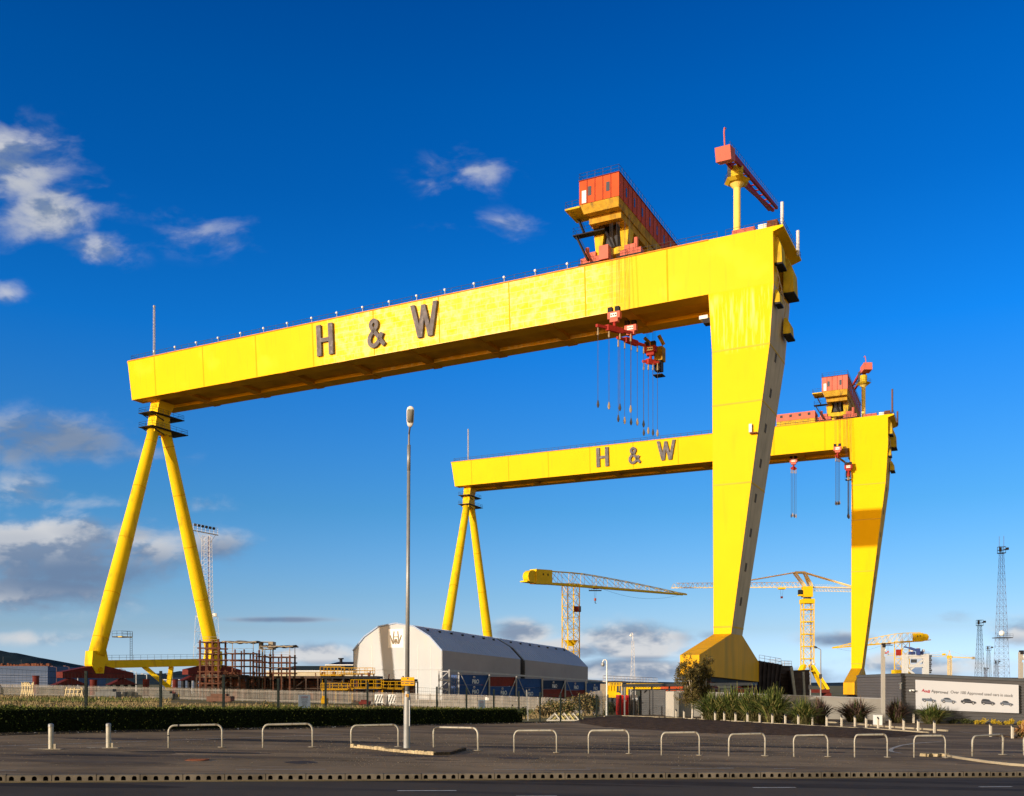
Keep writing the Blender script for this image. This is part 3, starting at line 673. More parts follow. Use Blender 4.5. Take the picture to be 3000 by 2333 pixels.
    mb.tube([T(.4, 1.6, ht+.3), T(-1.0, 1.8, ht+.5), T(-1.1, 2.0, ht+1.2), T(-1.1, 2.0, ht+C['pipe'])], .28, 10); mb.build('vent_pipe', parent=root)
    mb = MB(); mb.mi(m_masw if near else m_mas); mb.tube([T(-1.9, 11.2, ht-1), T(-1.9, 11.2, ht+3.4)], .28, 10); mb.build('vent_pipe', parent=root)
    mb = MB(); mb.mi(m_side)
    for k in range(4):
        b = 2+k*1.7; mb.tube([T(-.1, b, ht-6-k), T(-.55, b+.5, ht-8-k), T(-.1, b+1.2, ht-9.6-k)], .09, 6)
    mb.build('cable_run', m_blk, root)
    # --- trolley with machinery house
    at, bF, bB, hH0, hH1, hw = C['tr']; tr = MB(); hm = C['mh']
    tr.mi(hm); tr.box(-at-hw, -at+hw, bF, bB, hH0+EYE, hH1+EYE)
    house = tr.build('machinery_house', parent=root)
    mb = MB(); mb.mi(m_dred if near else m_dred)
    for k in range(1, 5): x = -at-hw+2*hw*k/5; mb.box(x-.05, x+.05, bF-.06, bF, hH0+EYE, hH1+EYE)
    for k in range(1, 16): y = bF+(bB-bF)*k/16; mb.box(-at+hw, -at+hw+.06, y-.05, y+.05, hH0+EYE, hH1+EYE)
    mb.box(-at-hw-.1, -at+hw+.1, bF-.1, bB+.1, hH1+EYE, hH1+.15+EYE)
    mb.build('cladding_seam', parent=house)
    win = None
    for x in (-.47, .45):
        mb = MB(); mb.box(-.32, .32, -.05, .02, -.8, .8); o = mb.build('window', m_glass, house) if win is None else None
        if win is None: win = o
        else: o = win.copy(); sc.collection.objects.link(o)
        o.location = T(at-x*hw, bF, (hH0+hH1)/2)
    for k in range(8):
        o = win.copy(); sc.collection.objects.link(o); o.rotation_euler = (0, 0, pi/2); o.location = T(at-hw, bF+(bB-bF)*(.1+k*.115), (hH0+hH1)/2)
    mb = MB(); mb.box(-at-hw*.86, -at-hw*.64, bF-.08, bF+.02, hH0+.1+EYE, hH0+2.3+EYE); mb.build('door', m_wht, house)
    mb = MB(); z = hH1+.15; mb.rail([T(at+hw, bF, z), T(at-hw, bF, z), T(at-hw, bB, z), T(at+hw, bB, z), T(at+hw, bF, z)], 1.2, 1.5, .06); mb.build('roof_railing', m_dk, house)
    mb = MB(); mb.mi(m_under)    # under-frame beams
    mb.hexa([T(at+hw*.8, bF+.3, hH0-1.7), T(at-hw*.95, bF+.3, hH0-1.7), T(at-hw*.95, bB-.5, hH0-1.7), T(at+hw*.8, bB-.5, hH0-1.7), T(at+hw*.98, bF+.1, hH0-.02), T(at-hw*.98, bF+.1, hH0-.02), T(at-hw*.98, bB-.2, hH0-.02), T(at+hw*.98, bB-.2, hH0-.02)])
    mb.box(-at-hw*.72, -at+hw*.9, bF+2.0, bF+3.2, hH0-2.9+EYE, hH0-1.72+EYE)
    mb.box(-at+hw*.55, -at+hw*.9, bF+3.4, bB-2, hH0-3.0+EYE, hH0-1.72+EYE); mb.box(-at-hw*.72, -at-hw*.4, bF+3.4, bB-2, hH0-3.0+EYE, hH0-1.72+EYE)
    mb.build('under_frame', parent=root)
    mb = MB(); mb.mi(m_yelo)
    for bq in (1.9, w_-1.9):
        mb.loft([[T(at+hw*.62+x, bq+y, ht+2.2) for x, y in ((.7, -1), (-.4, -1), (-.4, 1), (.7, 1))], [T(at+hw*.5+x, bq+y, hH0-3.0) for x, y in ((1.4, -1.3), (-.6, -1.3), (-.6, 1.3), (1.4, 1.3))]])
        mb.loft([[T(at-hw*.62+x, bq+y, ht+2.2) for x, y in ((.4, -1), (-.7, -1), (-.7, 1), (.4, 1))], [T(at-hw*.6+x, bq+y, hH0-3.0) for x, y in ((.5, -1.3), (-1.2, -1.3), (-1.2, 1.3), (.5, 1.3))]])
        mb.box(-at-hw*.8, -at+hw*.85, bq-.9, bq+.9, ht+1.4+EYE, ht+2.6+EYE)
    mb.mi(m_dk); mb.box(-at-hw*.35, -at+hw*.25, 1.5, 8, ht+3+EYE, hH0-1.75+EYE)
    mb.build('trolley_legs', parent=root)
    for bq in (1.3, w_-1.3):
        for sx in (-1, 1):
            mb = MB(); mb.mi(m_pink if bq < 5 else m_dred); x = -at+sx*hw*1.02
            mb.box(x-2.0, x+2.0, bq-.9, bq+.8, ht+.35+EYE, ht+1.5+EYE); mb.box(x-1.2, x+.9, bq-.8, bq+.6, ht+1.5+EYE, ht+2.4+EYE)
            mb.tube([(x+sx*.9, bq-.3, ht+1.5+EYE), (x+sx*.9, bq-.3, ht+3.5+EYE)], .42, 8); mb.tube([(x-1.1, bq-1.0, ht+.9+EYE), (x-1.1, bq+.7, ht+.9+EYE)], .7, 10)
            mb.mi(m_blk); mb.box(x-2.3, x+2.3, bq-1.3, bq-.95, ht+.1+EYE, ht+.4+EYE); mb.box(x-2.3, x+2.3, bq-.9, bq+.8, ht+.1+EYE, ht+.34+EYE)
            mb.rail([(x-2.2, bq-1.25, ht+.4+EYE), (x+2.2, bq-1.25, ht+.4+EYE)], 1.0, 1.1, .05)
            mb.build('trolley_bogie', parent=root)
    if near: mb = MB(); mb.mi(m_pink).box(-at-1.9, -at-.1, -.4, 1.2, ht+.3+EYE, ht+2.8+EYE); mb.build('motor_housing', parent=root)
    # black stair tower at the left of the trolley
    mb = MB(); mb.mi(m_blk); x0 = -at-hw
    P0, P1, P2, P3 = Vector((x0-2.2, 0, hH0+EYE)), Vector((x0-1.0, 0, (hH0+ht)/2+1.4+EYE)), Vector((x0-2.4, 0, (hH0+ht)/2+.8+EYE)), Vector((x0-.2, -.2, ht+.6+EYE))
    for A, B in ((P0, P1), (P2, P3)):
        for dy in (-.9, 0): mb.beam(A+Vector((0, dy, 0)), B+Vector((0, dy, 0)), .12, .25); mb.tri(A+Vector((0, dy, 1)), B+Vector((0, dy, 1)), .06)
        for k in range(13): q = A.lerp(B, k/12); mb.box(q.x-.17, q.x+.17, q.y-.9, q.y, q.z-.04, q.z+.03)
    zm = P1.z-.15
    mb.box(x0-3, x0+3.2, -1.1, .5, zm-.3, zm-.1); mb.rail([(x0-2.9, -1.1, zm), (x0+3, -1.1, zm)], 1.1, 1, .05); mb.rail([(x0-2.9, .5, zm), (x0-2.9, -1.1, zm)], 1.1, 1, .05)
    mb.beam((x0+3, -.3, zm-.1), (x0+4.2, .5, ht+2.6+EYE), .3)
    mb.mi(m_yelo); mb.box(x0-2.9, x0-.02, bF+.2, .6, hH0-.35+EYE, hH0-.05+EYE); mb.mi(m_dk).rail([(x0-.1, bF+.2, hH0+EYE), (x0-2.8, bF+.2, hH0+EYE), (x0-2.8, .5, hH0+EYE)], 1.1, 1, .05)
    mb.build('access_stair', parent=root)
    # --- slewing service crane on the roof
    aS, bS, hp, jb0, jh0, jb1, jh1, ja0, ja1 = C['jib']; mb = MB(); mb.mi(mat('pale_yellow_column', (.86, .64, .16), .5, .08, .5))
    mb.tube([T(aS, bS, ht), T(aS, bS, hp-.5)], .62, 20); mb.tube([T(aS, bS, hp-.5), T(aS, bS, hp+.3)], [.62, 1.3], 16)
    col = mb.build('service_crane_column', parent=root, smooth=False)
    mb = MB(); mb.mi(m_yelo); mb.loft([[T(aS+1.6*cos(q), bS+1.9*sin(q), hp+.3) for q in [k*pi/3 for k in range(6)]], [T(aS+2.3*cos(q), bS+2.6*sin(q), hp+.75) for q in [k*pi/3 for k in range(6)]]])
    mb.tube([T(aS, bS, hp+.7), T(aS, bS, hp+3.2)], 1.1, 12); mb.mi(m_dk)
    mb.rail([T(aS+2.2*cos(k*pi/3), bS+2.5*sin(k*pi/3), hp+.75) for k in range(7)], 1.1, 1.2, .05)
    mb.box(-aS-1.6, -aS-.9, bS-.5, bS+.5, hp+.8+EYE, hp+4.4+EYE)
    mb.build('service_crane_platform', parent=root)
    A = T(ja0, jb0, jh0); B = T(ja1, jb1, jh1); d = (B-A).normalized(); sd_ = d.cross(Vector((0, 0, 1))).normalized(); up = sd_.cross(d).normalized()
    mb = MB(); mb.mi(m_pink); bx = 2.9
    mb.hexa([A+sd_*x+d*y+up*z for x, y, z in ((-1.3, 0, -1.5), (1.3, 0, -1.5), (1.3, bx, -1.1), (-1.3, bx, -1.1), (-1.3, -.4, .7), (1.3, -.4, .7), (1.3, bx, .9), (-1.3, bx, .9))])
    mb.tube([A+up*.7+d*1.2, A+up*3.4+d*1.2, A+up*4.1+d*1.5, A+up*4.3+d*2.4], .13, 8); mb.build('counterweight', parent=root)
    mb = MB(); mb.mi(m_red)
    for x in (-.75, .75): mb.hexa([A+sd_*(x+q)+d*y+up*z for q, y, z in ((-.22, 2, -.4), (.22, 2, -.4), (.22, (B-A).length, -.25), (-.22, (B-A).length, -.25), (-.22, 2, .7), (.22, 2, .7), (.22, (B-A).length, .25), (-.22, (B-A).length, .25))])
    for k in range(2, 12): q = A+d*((B-A).length*k/11.); mb.beam(q-sd_*.75, q+sd_*.75, .2)
    Lj = (B-A).length
    mb.beam(A+d*(Lj*.36)-up*1.6, B-up*.3, .5); mb.beam(A+d*(Lj*.3)-up*.2, A+d*(Lj*.36)-up*1.6, .5)
    mb.mi(m_dk)
    for x in (.95,): mb.rail([A+sd_*x+up*.6+d*1, B+sd_*x+up*.2], 1.1, 1.6, .05)
    mb.build('service_crane_jib', parent=root)
    # --- hoists: ropes, blocks, spreader beams, slings
    for hk_ in C['hooks']:
        a0, b0, htop, hbl, nsl, sl, spread, kind, fb_ = hk_
        mb = MB()
        for da in (-.9, -.65, -.4, .35, .6, .85): mb.tri(T(a0+da, b0, htop), T(a0+da, b0, hbl+1.6), .045)
        if kind == 1:
            for da in (-1.9, -1.75, -2.6, -2.75): mb.tri(T(a0+da, b0+.4, htop), T(a0+da, b0+.4, hb-1), .035)
        mb.build('hoist_rope', m_rope, root)
        mb = MB(); mb.mi(m_pink if kind != 3 else m_red); mb.box(-a0-1.15, -a0+1.15, b0-.5, b0+.5, hbl-.7+EYE, hbl+.5+EYE); mb.box(-a0-.75, -a0+.75, b0-.45, b0+.45, hbl-1.3+EYE, hbl-.7+EYE)
        mb.mi(m_blk)
        for da in (-.8, .55): mb.box(-a0+da-.35, -a0+da+.45, b0-.42, b0+.42, hbl+.5+EYE, hbl+1.4+EYE)
        mb.mi(m_wht); mb.box(-a0-.6, -a0+.6, b0-.53, b0-.49, hbl-.45+EYE, hbl+.25+EYE)
        mb.mi(m_blk)
        for da in (-.4, 0, .4): mb.tube([T(a0+da, b0-.53, hbl-.1), T(a0+da, b0-.57, hbl-.1)], .13, 8)
        mb.build('hook_block', parent=root)
        dv = Vector((spread[0], spread[1], 0)); c = T(a0, b0, hbl-2.4); mb = MB(); mb.mi(m_red)
        mb.tube([c+Vector((0, 0, 1.3)), c], .3, 8)
        mb.hexa([c+dv*x+Vector((q, r_, z)) for x, q, r_, z in ((-1, -.2, -.2, -.35), (-1, .2, -.2, -.35), (1, .2, .2, -.35), (1, -.2, .2, -.35), (-1, -.2, -.2, .15), (-1, .2, -.2, .15), (1, .2, .2, .15), (1, -.2, .2, .15))])
        mb.hexa([c+dv*x*.4+Vector((q, r_, z)) for x, q, r_, z in ((-1, -.3, -.3, -.6), (-1, .3, -.3, -.6), (1, .3, .3, -.6), (1, -.3, .3, -.6), (-1, -.3, -.3, .4), (-1, .3, -.3, .4), (1, .3, .3, .4), (1, -.3, .3, .4))])
        mb.build('spreader_beam', parent=root)
        for k in range(nsl):
            t_ = -1+2*k/(nsl-1); q = c+dv*t_*.95; mb = MB(); ex = R(-.25, .25)
            mb.mi(m_brass); mb.tube([q-Vector((0, 0, .3)), q-Vector((0, 0, 1.7))], [.1, .17], 6)
            mb.mi(m_rope); mb.tri(q-Vector((0, 0, 1.6)), q-Vector((0, 0, sl+ex)), .085 if near else .11)
            mb.mi(m_brass if k % 2 else m_dk); mb.tube([q-Vector((0, 0, sl+ex-.1)), q-Vector((0, 0, sl+ex+.7)), q-Vector((0, 0, sl+ex+1.2))], [.1, .26, .12], 6)
            mb.build('sling', parent=root)
    # operator's cab behind the girder
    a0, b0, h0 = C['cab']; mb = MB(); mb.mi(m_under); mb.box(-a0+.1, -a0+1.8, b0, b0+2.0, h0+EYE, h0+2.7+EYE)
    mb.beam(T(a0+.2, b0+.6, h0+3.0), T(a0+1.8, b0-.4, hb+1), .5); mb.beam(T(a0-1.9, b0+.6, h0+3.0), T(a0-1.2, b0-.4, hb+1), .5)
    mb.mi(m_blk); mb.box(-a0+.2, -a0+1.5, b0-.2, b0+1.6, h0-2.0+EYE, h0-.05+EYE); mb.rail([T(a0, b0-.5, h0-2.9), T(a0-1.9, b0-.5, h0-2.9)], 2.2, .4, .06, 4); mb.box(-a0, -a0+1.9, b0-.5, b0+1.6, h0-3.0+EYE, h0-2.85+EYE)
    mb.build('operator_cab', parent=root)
    if near:
        mb = MB(); mb.mi(m_wht); a0, h0 = hit(2063, 927, 1.5); mb.box(-a0-.9, -a0+.6, 1.5, 3, h0-.4+EYE, h0+.2+EYE); mb.mi(m_blk); mb.box(-a0-.2, -a0+1.2, 1.6, 3.2, h0-1.2+EYE, h0-.3+EYE); mb.build('leg_light', parent=root)
        mb = MB(); mb.mi(m_gst); a0, h0 = hit(2201, 1263, 1.6); mb.box(-a0-.3, -a0+.2, 1.1, 2.2, h0-.3+EYE, h0+1.1+EYE); mb.mi(m_brown); mb.box(-a0-.1, -a0+1.1, .9, 2.2, h0-.6+EYE, h0-.4+EYE); mb.build('leg_hatch', parent=root)
    for (px0, py0, px1, py1, py2) in C.get('boxes', []):
        a1, h1 = hit(px0, py0, 2); a2, h2 = hit(px1, py1, 2); z1 = hit(px0, py2, 2)[1]
        mb = MB(); mb.mi(m_pink); mb.box(-a1, -a2, 1.2, 7, z1+EYE, (h1+h2)/2+EYE); o = mb.build('second_trolley', parent=root)
        for k in range(4):
            mb = MB(); x = -a1+(a1-a2)*(k+.55)/4.2; z = (h1+z1)/2+EYE; mb.box(x-.4, x+.4, 1.12, 1.2, z-.2, z+.6); mb.build('vent', m_dk, o)
        mb = MB(); mb.mi(m_yelo); mb.box(-a1, -a2, 1.4, 6.8, ht+.1+EYE, z1-.01+EYE); mb.build('trolley_sill', parent=o)
    return root, hit

nearC = dict(near=True, label='nearer and larger yellow gantry crane whose grey-sided box leg stands behind the birch trees', th=.475, Ox=43.48, Oy=165.0, L=151.15, ht=76.24, hb=67.1, w=14.0, e=.8,
    ant=13, pipe=4.6, wh=8.62, foot=((-16, 4.47, 1.33), (25.2, 3.46, .33)), bA=4.85, bfeet=(-13.2, 22.6), hfeet=(3.6, 4.6), tie=-.1,
    tr=(29.15, -5, 31, 84.9, 89.0, 3.75), mh=m_org, jib=(7.8, 7, 87.9, -2.2, 89.6, 35.6, 96.0, 7.8, 7.8), cab=(27.4, 19, 63.4),
    glyphs=[('H', (929.5, 957), (977, 948), (929.5, 957), (938, 1046.5), .27), ('&', (1078, 985), (1128, 975), (1092, 940), (1095, 1020), .20), ('W', (1205, 899), (1284, 885), (1205, 899), (1230, 992.5), .2)],
    hooks=[(27.4, -2.0, 83, 65.4, 4, 13.4, (2.1, 3.0), 1, 0), (27.4, 6.4, 72, 65.8, 5, 14.2, (1.5, 3.0), 2, 0), (27.4, 17.3, 83, 65.2, 4, 13.2, (1.2, .8), 3, 0)])
near_root, hitN = gantry(nearC)
farC = dict(near=False, label='farther yellow gantry crane standing behind, partly hidden by the big box leg of the first', th=.444, Ox=113.78, Oy=299.65, L=150.8, ht=81.54, hb=72.6, w=14.0, e=1.2,
    ant=12, pipe=8, wh=4.7, foot=((-16, .3, -3.2), (25.2, -1.5, -5.0)), bA=4.85, bfeet=(-16.8, 24.4), hfeet=(1.5, 1.5), tie=0,
    tr=(14.8, -5, 31, 89.4, 93.6, 3.75), mh=m_pink, jib=(7.7, 7, 93.0, 4.6, 98.6, 20.0, 94.2, 6.2, 13.6), cab=(14.6, 19, 69.4),
    boxes=[(2276, 1216, 2389, 1206, 1238)],
    glyphs=[('H', (1747.5, 1314), (1783, 1310), (1747.5, 1314), (1754, 1369.5), .27), ('&', (1842, 1330), (1877, 1324), (1855, 1312.5), (1862, 1358.5), .20), ('W', (1924.5, 1294.5), (1979, 1289), (1924.5, 1294.5), (1942, 1350), .2)],
    hooks=[(14.3, -2.0, 88, 72.2, 4, 13.8, (.5, .9), 1, 0), (28.9, 6.4, 75, 71.6, 4, 14.6, (.7, .5), 2, 0), (11.25, -1.0, 88, 66.5, 4, 12.2, (.2, .2), 3, 0)])
far_root, hitF = gantry(farC)

# ------------------------------------------------------------------ HILLS AND FAR GROUND
m_hill = mat('wooded_hill', (.018, .032, .045), .95, .35, .03, col2=(.032, .052, .055))  # bluish tone paints the distance haze into the hill colour
from mathutils import noise as mnoise
def hill(name, pts, Y, depth, m, jag=4.0):
    """ridge line given in picture directions at distance Y, falling away to both sides"""
    P_ = [P(x, y, Y) for x, y in pts]; rows = []; X0, X1 = P_[0].x, P_[-1].x; n = 160
    top = []
    for i in range(n+1):
        x = X0+(X1-X0)*i/n
        for a, b in zip(P_, P_[1:]):
            if a.x <= x <= b.x: z = a.z+(b.z-a.z)*(x-a.x)/(b.x-a.x); break
        top.append((x, z+jag*mnoise.noise(Vector((x*.02, Y, 0)))+jag*.5*mnoise.noise(Vector((x*.11, Y, 3)))))
    for dy, k in ((-depth*.8, 0), (-depth*.45, .45), (-depth*.2, .8), (0, 1), (depth*.5, .8), (depth*1.3, 0)):
        rows.append([(x, Y+dy+depth*.1*mnoise.noise(Vector((x*.005, dy, 7))), -4+(z+4)*k) for x, z in top])
    mb = MB(); w_ = n+1; mb.add([v for r_ in rows for v in r_], [(j*w_+i, j*w_+i+1, (j+1)*w_+i+1, (j+1)*w_+i) for j in range(len(rows)-1) for i in range(n)])
    o = mb.build(name, m, smooth=True); tag(o, kind='structure'); return o
hill('hills', [(-700, 1820), (-300, 1860), (0, 1905), (70, 1917), (140, 1935), (200, 1951), (250, 1966), (310, 1976), (420, 1976), (520, 1969), (600, 1973), (760, 1981), (1000, 1990), (1300, 1993), (1650, 1994), (2000, 1999), (2600, 2001), (3300, 2000)], 2600, 500, m_hill)

# ------------------------------------------------------------------ STORAGE HALL
m_clad = mat('pale_cladding', (.50, .51, .535), .75, .05, .12)
extra_mix(m_clad, 'ShaderNodeTexNoise', (.62, .55, .46), .55, .75, .4, (1, 1, .15), Scale=.5)
m_clads = mat('grey_side_cladding', (.33, .31, .32), .75, .08, .15)
m_roofm = mat('roof_sheet', (.32, .40, .57), .6, .06, .1)
m_gap = mat('gap_shade_cladding', (.09, .09, .10), .8, .1, .3)  # near-black colour paints the shade in the gap between the halls
m_white2 = mat('sign_white', (.85, .84, .82), .6, .02, 1)
vH = Vector((.457, .889, 0)); uH = Vector((-.889, .457, 0))
def hall(A, length, dropa, dropb, label, gable_px, group):
    root = thing('storage_hall', label, 'hall', (A.x, A.y, g(A.x, A.y)), 0, group)
    return root
gA = Vector((-18.6, 265, 0))
def gable_hit(px):      # offset s along uH from gA on the gable plane
    r = (px-CXP)/F; return (gA.x-r*gA.y)/(.889+.457*r)
prof = []
for px, py in ((1296.8, 1905.8), (1259.8, 1863.5), (1211.7, 1833), (1160, 1825), (1108.7, 1835), (1067.4, 1865), (1035, 1906)):
    s_g = gable_hit(px); p = gA+uH*s_g; prof.append((s_g, EYE+(HYP-py)/F*p.y))
def hp_(s_g, z, t, off=0):   # point on the hall: offset s, height z, distance t along the axis
    d = 3.0*t/100; p = gA+uH*s_g+vH*t; return Vector((p.x, p.y, z-d))
def build_hall(t0, t1, label):
    c = hp_(14, 0, (t0+t1)/2); root = thing('storage_hall', label, 'hall', (c.x, c.y, g(c.x, c.y)), 0, 'storage halls in the dock')
    zb = g(c.x, c.y)-2
    s0, s1 = prof[0][0], prof[-1][0]
    for s_e, nm in ((s0, 'side_wall'), (s1, 'side_wall')):
        z = prof[0][1] if s_e == s0 else prof[-1][1]; th = .3 if s_e == s0 else -.3
        mb = MB(); A, B = hp_(s_e, 0, t0), hp_(s_e, 0, t1); zA, zB = hp_(s_e, z, t0).z, hp_(s_e, z, t1).z; q = uH*th
        mb.hexa([(A.x, A.y, zb), (B.x, B.y, zb), (B.x+q.x, B.y+q.y, zb), (A.x+q.x, A.y+q.y, zb), (A.x, A.y, zA), (B.x, B.y, zB), (B.x+q.x, B.y+q.y, zB), (A.x+q.x, A.y+q.y, zA)])
        mb.build(nm, m_clads, root, world=True)
    mb = MB(); out = prof; inn = [(s*.985+.2, z-.3) for s, z in prof]
    secs = [[hp_(s, z, t) for s, z in out]+[hp_(s, z, t) for s, z in reversed(inn)] for t in (t0-.15, t1+.15)]
    mb.loft(secs); rf = mb.build('roof', m_roofm, root, world=True)
    mb = MB()
    for k in range(1, 30):   # standing seams
        t_ = t0+(t1-t0)*k/30
        for (sa, za), (sb, zb_) in zip(prof, prof[1:]):
            mb.beam(hp_(sa, za+.03, t_), hp_(sb, zb_+.03, t_), .12, .10)
    mb.build('roof_seam', m_roofm, rf, world=True)
    for k in range(7):
        t_ = t0+(t1-t0)*(k+.6)/7.3; s = prof[2][0]*.6+prof[1][0]*.4; z = prof[2][1]*.6+prof[1][1]*.4
        mb = MB(); p = hp_(s, z+.05, t_); mb.box(p.x-.35, p.x+.35, p.y-.5, p.y+.5, p.z-.1, p.z+.35); mb.build('roof_vent', m_blk, rf, world=True)
    # gable ends
    for t_, sg in ((t0, -1), (t1, 1)):
        mb = MB(); poly = [hp_(s, z-.02, t_) for s, z in prof]; lo = [Vector((poly[-1].x, poly[-1].y, zb)), Vector((poly[0].x, poly[0].y, zb))]
        mb.prism(poly+lo, vH*(.25 if sg < 0 else -.25)); gw = mb.build('gable_wall', m_clad if t_ == 0 else m_gap if sg < 0 or t1 < 60 else m_clads, root, world=True)
        if sg < 0 and t_ == 0:
            mb = MB()
            for px in (1090, 1185, 1225, 1262): 
                s = gable_hit(px); z1 = 12+3*(1-abs(px-1160)/140); mb.beam(hp_(s, z1, t_)-vH*.04, Vector((hp_(s, 0, t_).x, hp_(s, 0, t_).y, zb))-vH*.04, .12, .05)
            mb.build('panel_joint', m_white2, gw, world=True)
            mb = MB(); A = hp_(prof[0][0]+.2, 0, t_); B = hp_(prof[-1][0]-.2, 0, t_); z = EYE+(HYP-1961)/F*268
            mb.beam((A.x, A.y, z)-vH*.15 if False else Vector((A.x, A.y, z))-vH*.12, Vector((B.x, B.y, z))-vH*.12, .2, .25); mb.build('gable_rail', m_clad, gw, world=True)
            for (sa, za), (sb, zb_) in zip(prof, prof[1:]): pass
            mb = MB()
            for (sa, za), (sb, zb_) in zip(prof, prof[1:]): mb.beam(hp_(sa, za-.1, t_)-vH*.2, hp_(sb, zb_-.1, t_)-vH*.2, .25, .35)
            mb.build('verge_trim', m_roofm, rf, world=True)
    return root
h1 = build_hall(0, 46.5, 'pale grey mansard-roofed hall with a white logo panel on its sunlit gable')
h2 = build_hall(49.4, 100, 'second grey mansard-roofed hall standing end to end behind the logo hall')
# logo panel on the gable
sA, sB = gable_hit(1183), gable_hit(1138); zA = EYE+(HYP-1842)/F*269.5; zB = EYE+(HYP-1897)/F*269.5
logo = MB(); q = [hp_(sA, 0, 0), hp_(sB, 0, 0)]
logo.prism([Vector((q[0].x, q[0].y, zB)), Vector((q[1].x, q[1].y, zB)), Vector((q[1].x, q[1].y, zA)), Vector((q[0].x, q[0].y, zA))], -vH*.1)
lg = logo.build('logo_panel', m_white2, h1, world=True)
mb = MB()
def lp(x, y): s = sB+(sA-sB)*x; p = hp_(s, 0, 0); return Vector((p.x, p.y, zB+(zA-zB)*y))-vH*.15
for a, b in (((.30, .20), (.38, .88)), ((.70, .20), (.62, .88)), ((.34, .58), (.66, .58)), ((.14, .66), (.30, .24)), ((.86, .66), (.70, .24)), ((.36, .20), (.46, .46)), ((.64, .20), (.54, .46)), ((.46, .46), (.5, .18)), ((.54, .46), (.5, .18))):
    mb.beam(lp(*a), lp(*b), .24, .24)
mb.build('emblem', mat('logo_brown', (.28, .22, .15), .7, .1, 1), lg, world=True)

# ------------------------------------------------------------------ CONTAINERS in a steel frame beside the hall
m_cblue = mat('container_blue', (.025, .07, .22), .6, .15, .5); m_cnavy = mat('container_navy', (.018, .035, .085), .6, .2, .5)
m_cred = mat('container_red', (.17, .03, .02), .6, .2, .5); m_text = mat('white_lettering', (.72, .72, .72), .7, .05, 1)
cA = Vector((-.0614*252, 252, 0)); sEnd = 97.0
def cpt(t, z=0, off=0): p = cA+vH*t+uH*off; return Vector((p.x, p.y, z))
def tpx(px):
    r = (px-CXP)/F; return (r*cA.y-cA.x)/(vH.x-r*vH.y)
bays = [(1322, 1407), (1410, 1487), (1491, 1564), (1568, 1632), (1636, 1693), (1697, 1747)]
cols = [((m_cblue, 1), (m_cblue, 1)), ((m_cred, 0), (m_cblue, 1)), ((m_cblue, 0), (m_cblue, 1)), ((m_cnavy, 1), (m_cred, 0)), ((m_cblue, 1), (m_cred, 0)), ((m_cblue, 1), (m_cblue, 1))]
cname = {id(m_cblue): 'blue', id(m_cnavy): 'navy', id(m_cred): 'red'}
ords = ['first', 'second', 'third', 'fourth', 'fifth', 'last']
def ztop(t):  # top of the upper tier, falling along the row like the hall
    p = cpt(t); r0 = EYE+(HYP-1975)/F*252; r1 = EYE+(HYP-2004)/F*(252+vH.y*sEnd); return r0+(r1-r0)*t/sEnd
for i, (xa, xb) in enumerate(bays):
    ta, tb = tpx(xa), tpx(xb)
    for tier in range(2):
        m, lab = cols[i][tier]; za = ztop((ta+tb)/2)-tier*2.65; zb = za-2.55
        c = cpt((ta+tb)/2, zb, -1.2)
        root = thing('shipping_container', '%s container in the %s tier, %s bay from the pale hall gable' % (cname[id(m)], 'upper' if tier == 0 else 'lower', ords[i]), 'container', c, atan2(vH.y, vH.x), 'containers in the steel frame')
        L2 = (tb-ta)/2
        mb = MB(); n = int(L2*2/.9); pts = []
        for k in range(n+1):
            x = -L2+2*L2*k/n
            for dx, dy in ((0, 0), (.2, 0), (.3, .08), (.6, .08)): 
                if x+dx <= L2: pts.append((x+dx, -1.2-(.0 if dy == 0 else -.08)))
        pts.append((L2, -1.2)); np_ = len(pts)
        mb.add([(x, y, 0.1) for x, y in pts]+[(x, y, 2.45) for x, y in pts], [(k, k+1, k+1+np_, k+np_) for k in range(np_-1)])
        mb.box(-L2, L2, -1.1, 1.2, 0.02, 2.5)
        for z0, z1 in ((0, .12), (2.43, 2.55)): mb.box(-L2, L2, -1.26, -1.18, z0, z1)
        for x in (-L2, L2-.15): mb.box(x, x+.15, -1.26, -1.18, .121, 2.429)
        mb.build('box', m, root)
        mb = MB()
        for y in (-.9, -.3, .3, .9): mb.beam((-L2-.05, y, .2), (-L2-.05, y, 2.4), .06)
        mb.build('door_bars', m_cgrey, root)
        if lab:
            text_obj('P&O', 1.5, m_text, 'lettering', root, plane_m(cpt((ta+tb)/2-1.2, zb+.35, -2.5), vH, -uH), .01, .035, sx=1.25)
            mb = MB(); p = Vector((-.1, -1.3, 1.75)); mb.mi(m_text).box(-.6, .3, -1.32, -1.28, 1.75, 2.25); mb.mi(m_cred).box(-.5, .1, -1.35, -1.32, 1.85, 2.1); mb.build('flag_emblem', parent=root)
root = thing('container_rack', 'grey braced steel frame holding the stacked containers beside the hall', 'steel frame', cpt(50, g(*cpt(50).xy)))
mb = MB(); zg = -2.5
for i in range(7):
    t_ = tpx([1318, 1409, 1489, 1566, 1634, 1695, 1751][i])-.3; p = cpt(t_, zg, -2.75); mb.beam(p, cpt(t_, ztop(t_)+.75, -2.75), .38)
mb.build('post', m_cgrey, root, world=True)
mb = MB(); mb.beam(cpt(tpx(1288), ztop(0)+.8, -2.75), cpt(tpx(1757), ztop(sEnd)+.8, -2.75), .4, .45); mb.beam(cpt(tpx(1318), ztop(0)+.8, -.3), cpt(tpx(1751), ztop(sEnd)+.8, -.3), .3, .3)
mb.build('top_beam', m_cgrey, root, world=True)
mb = MB()
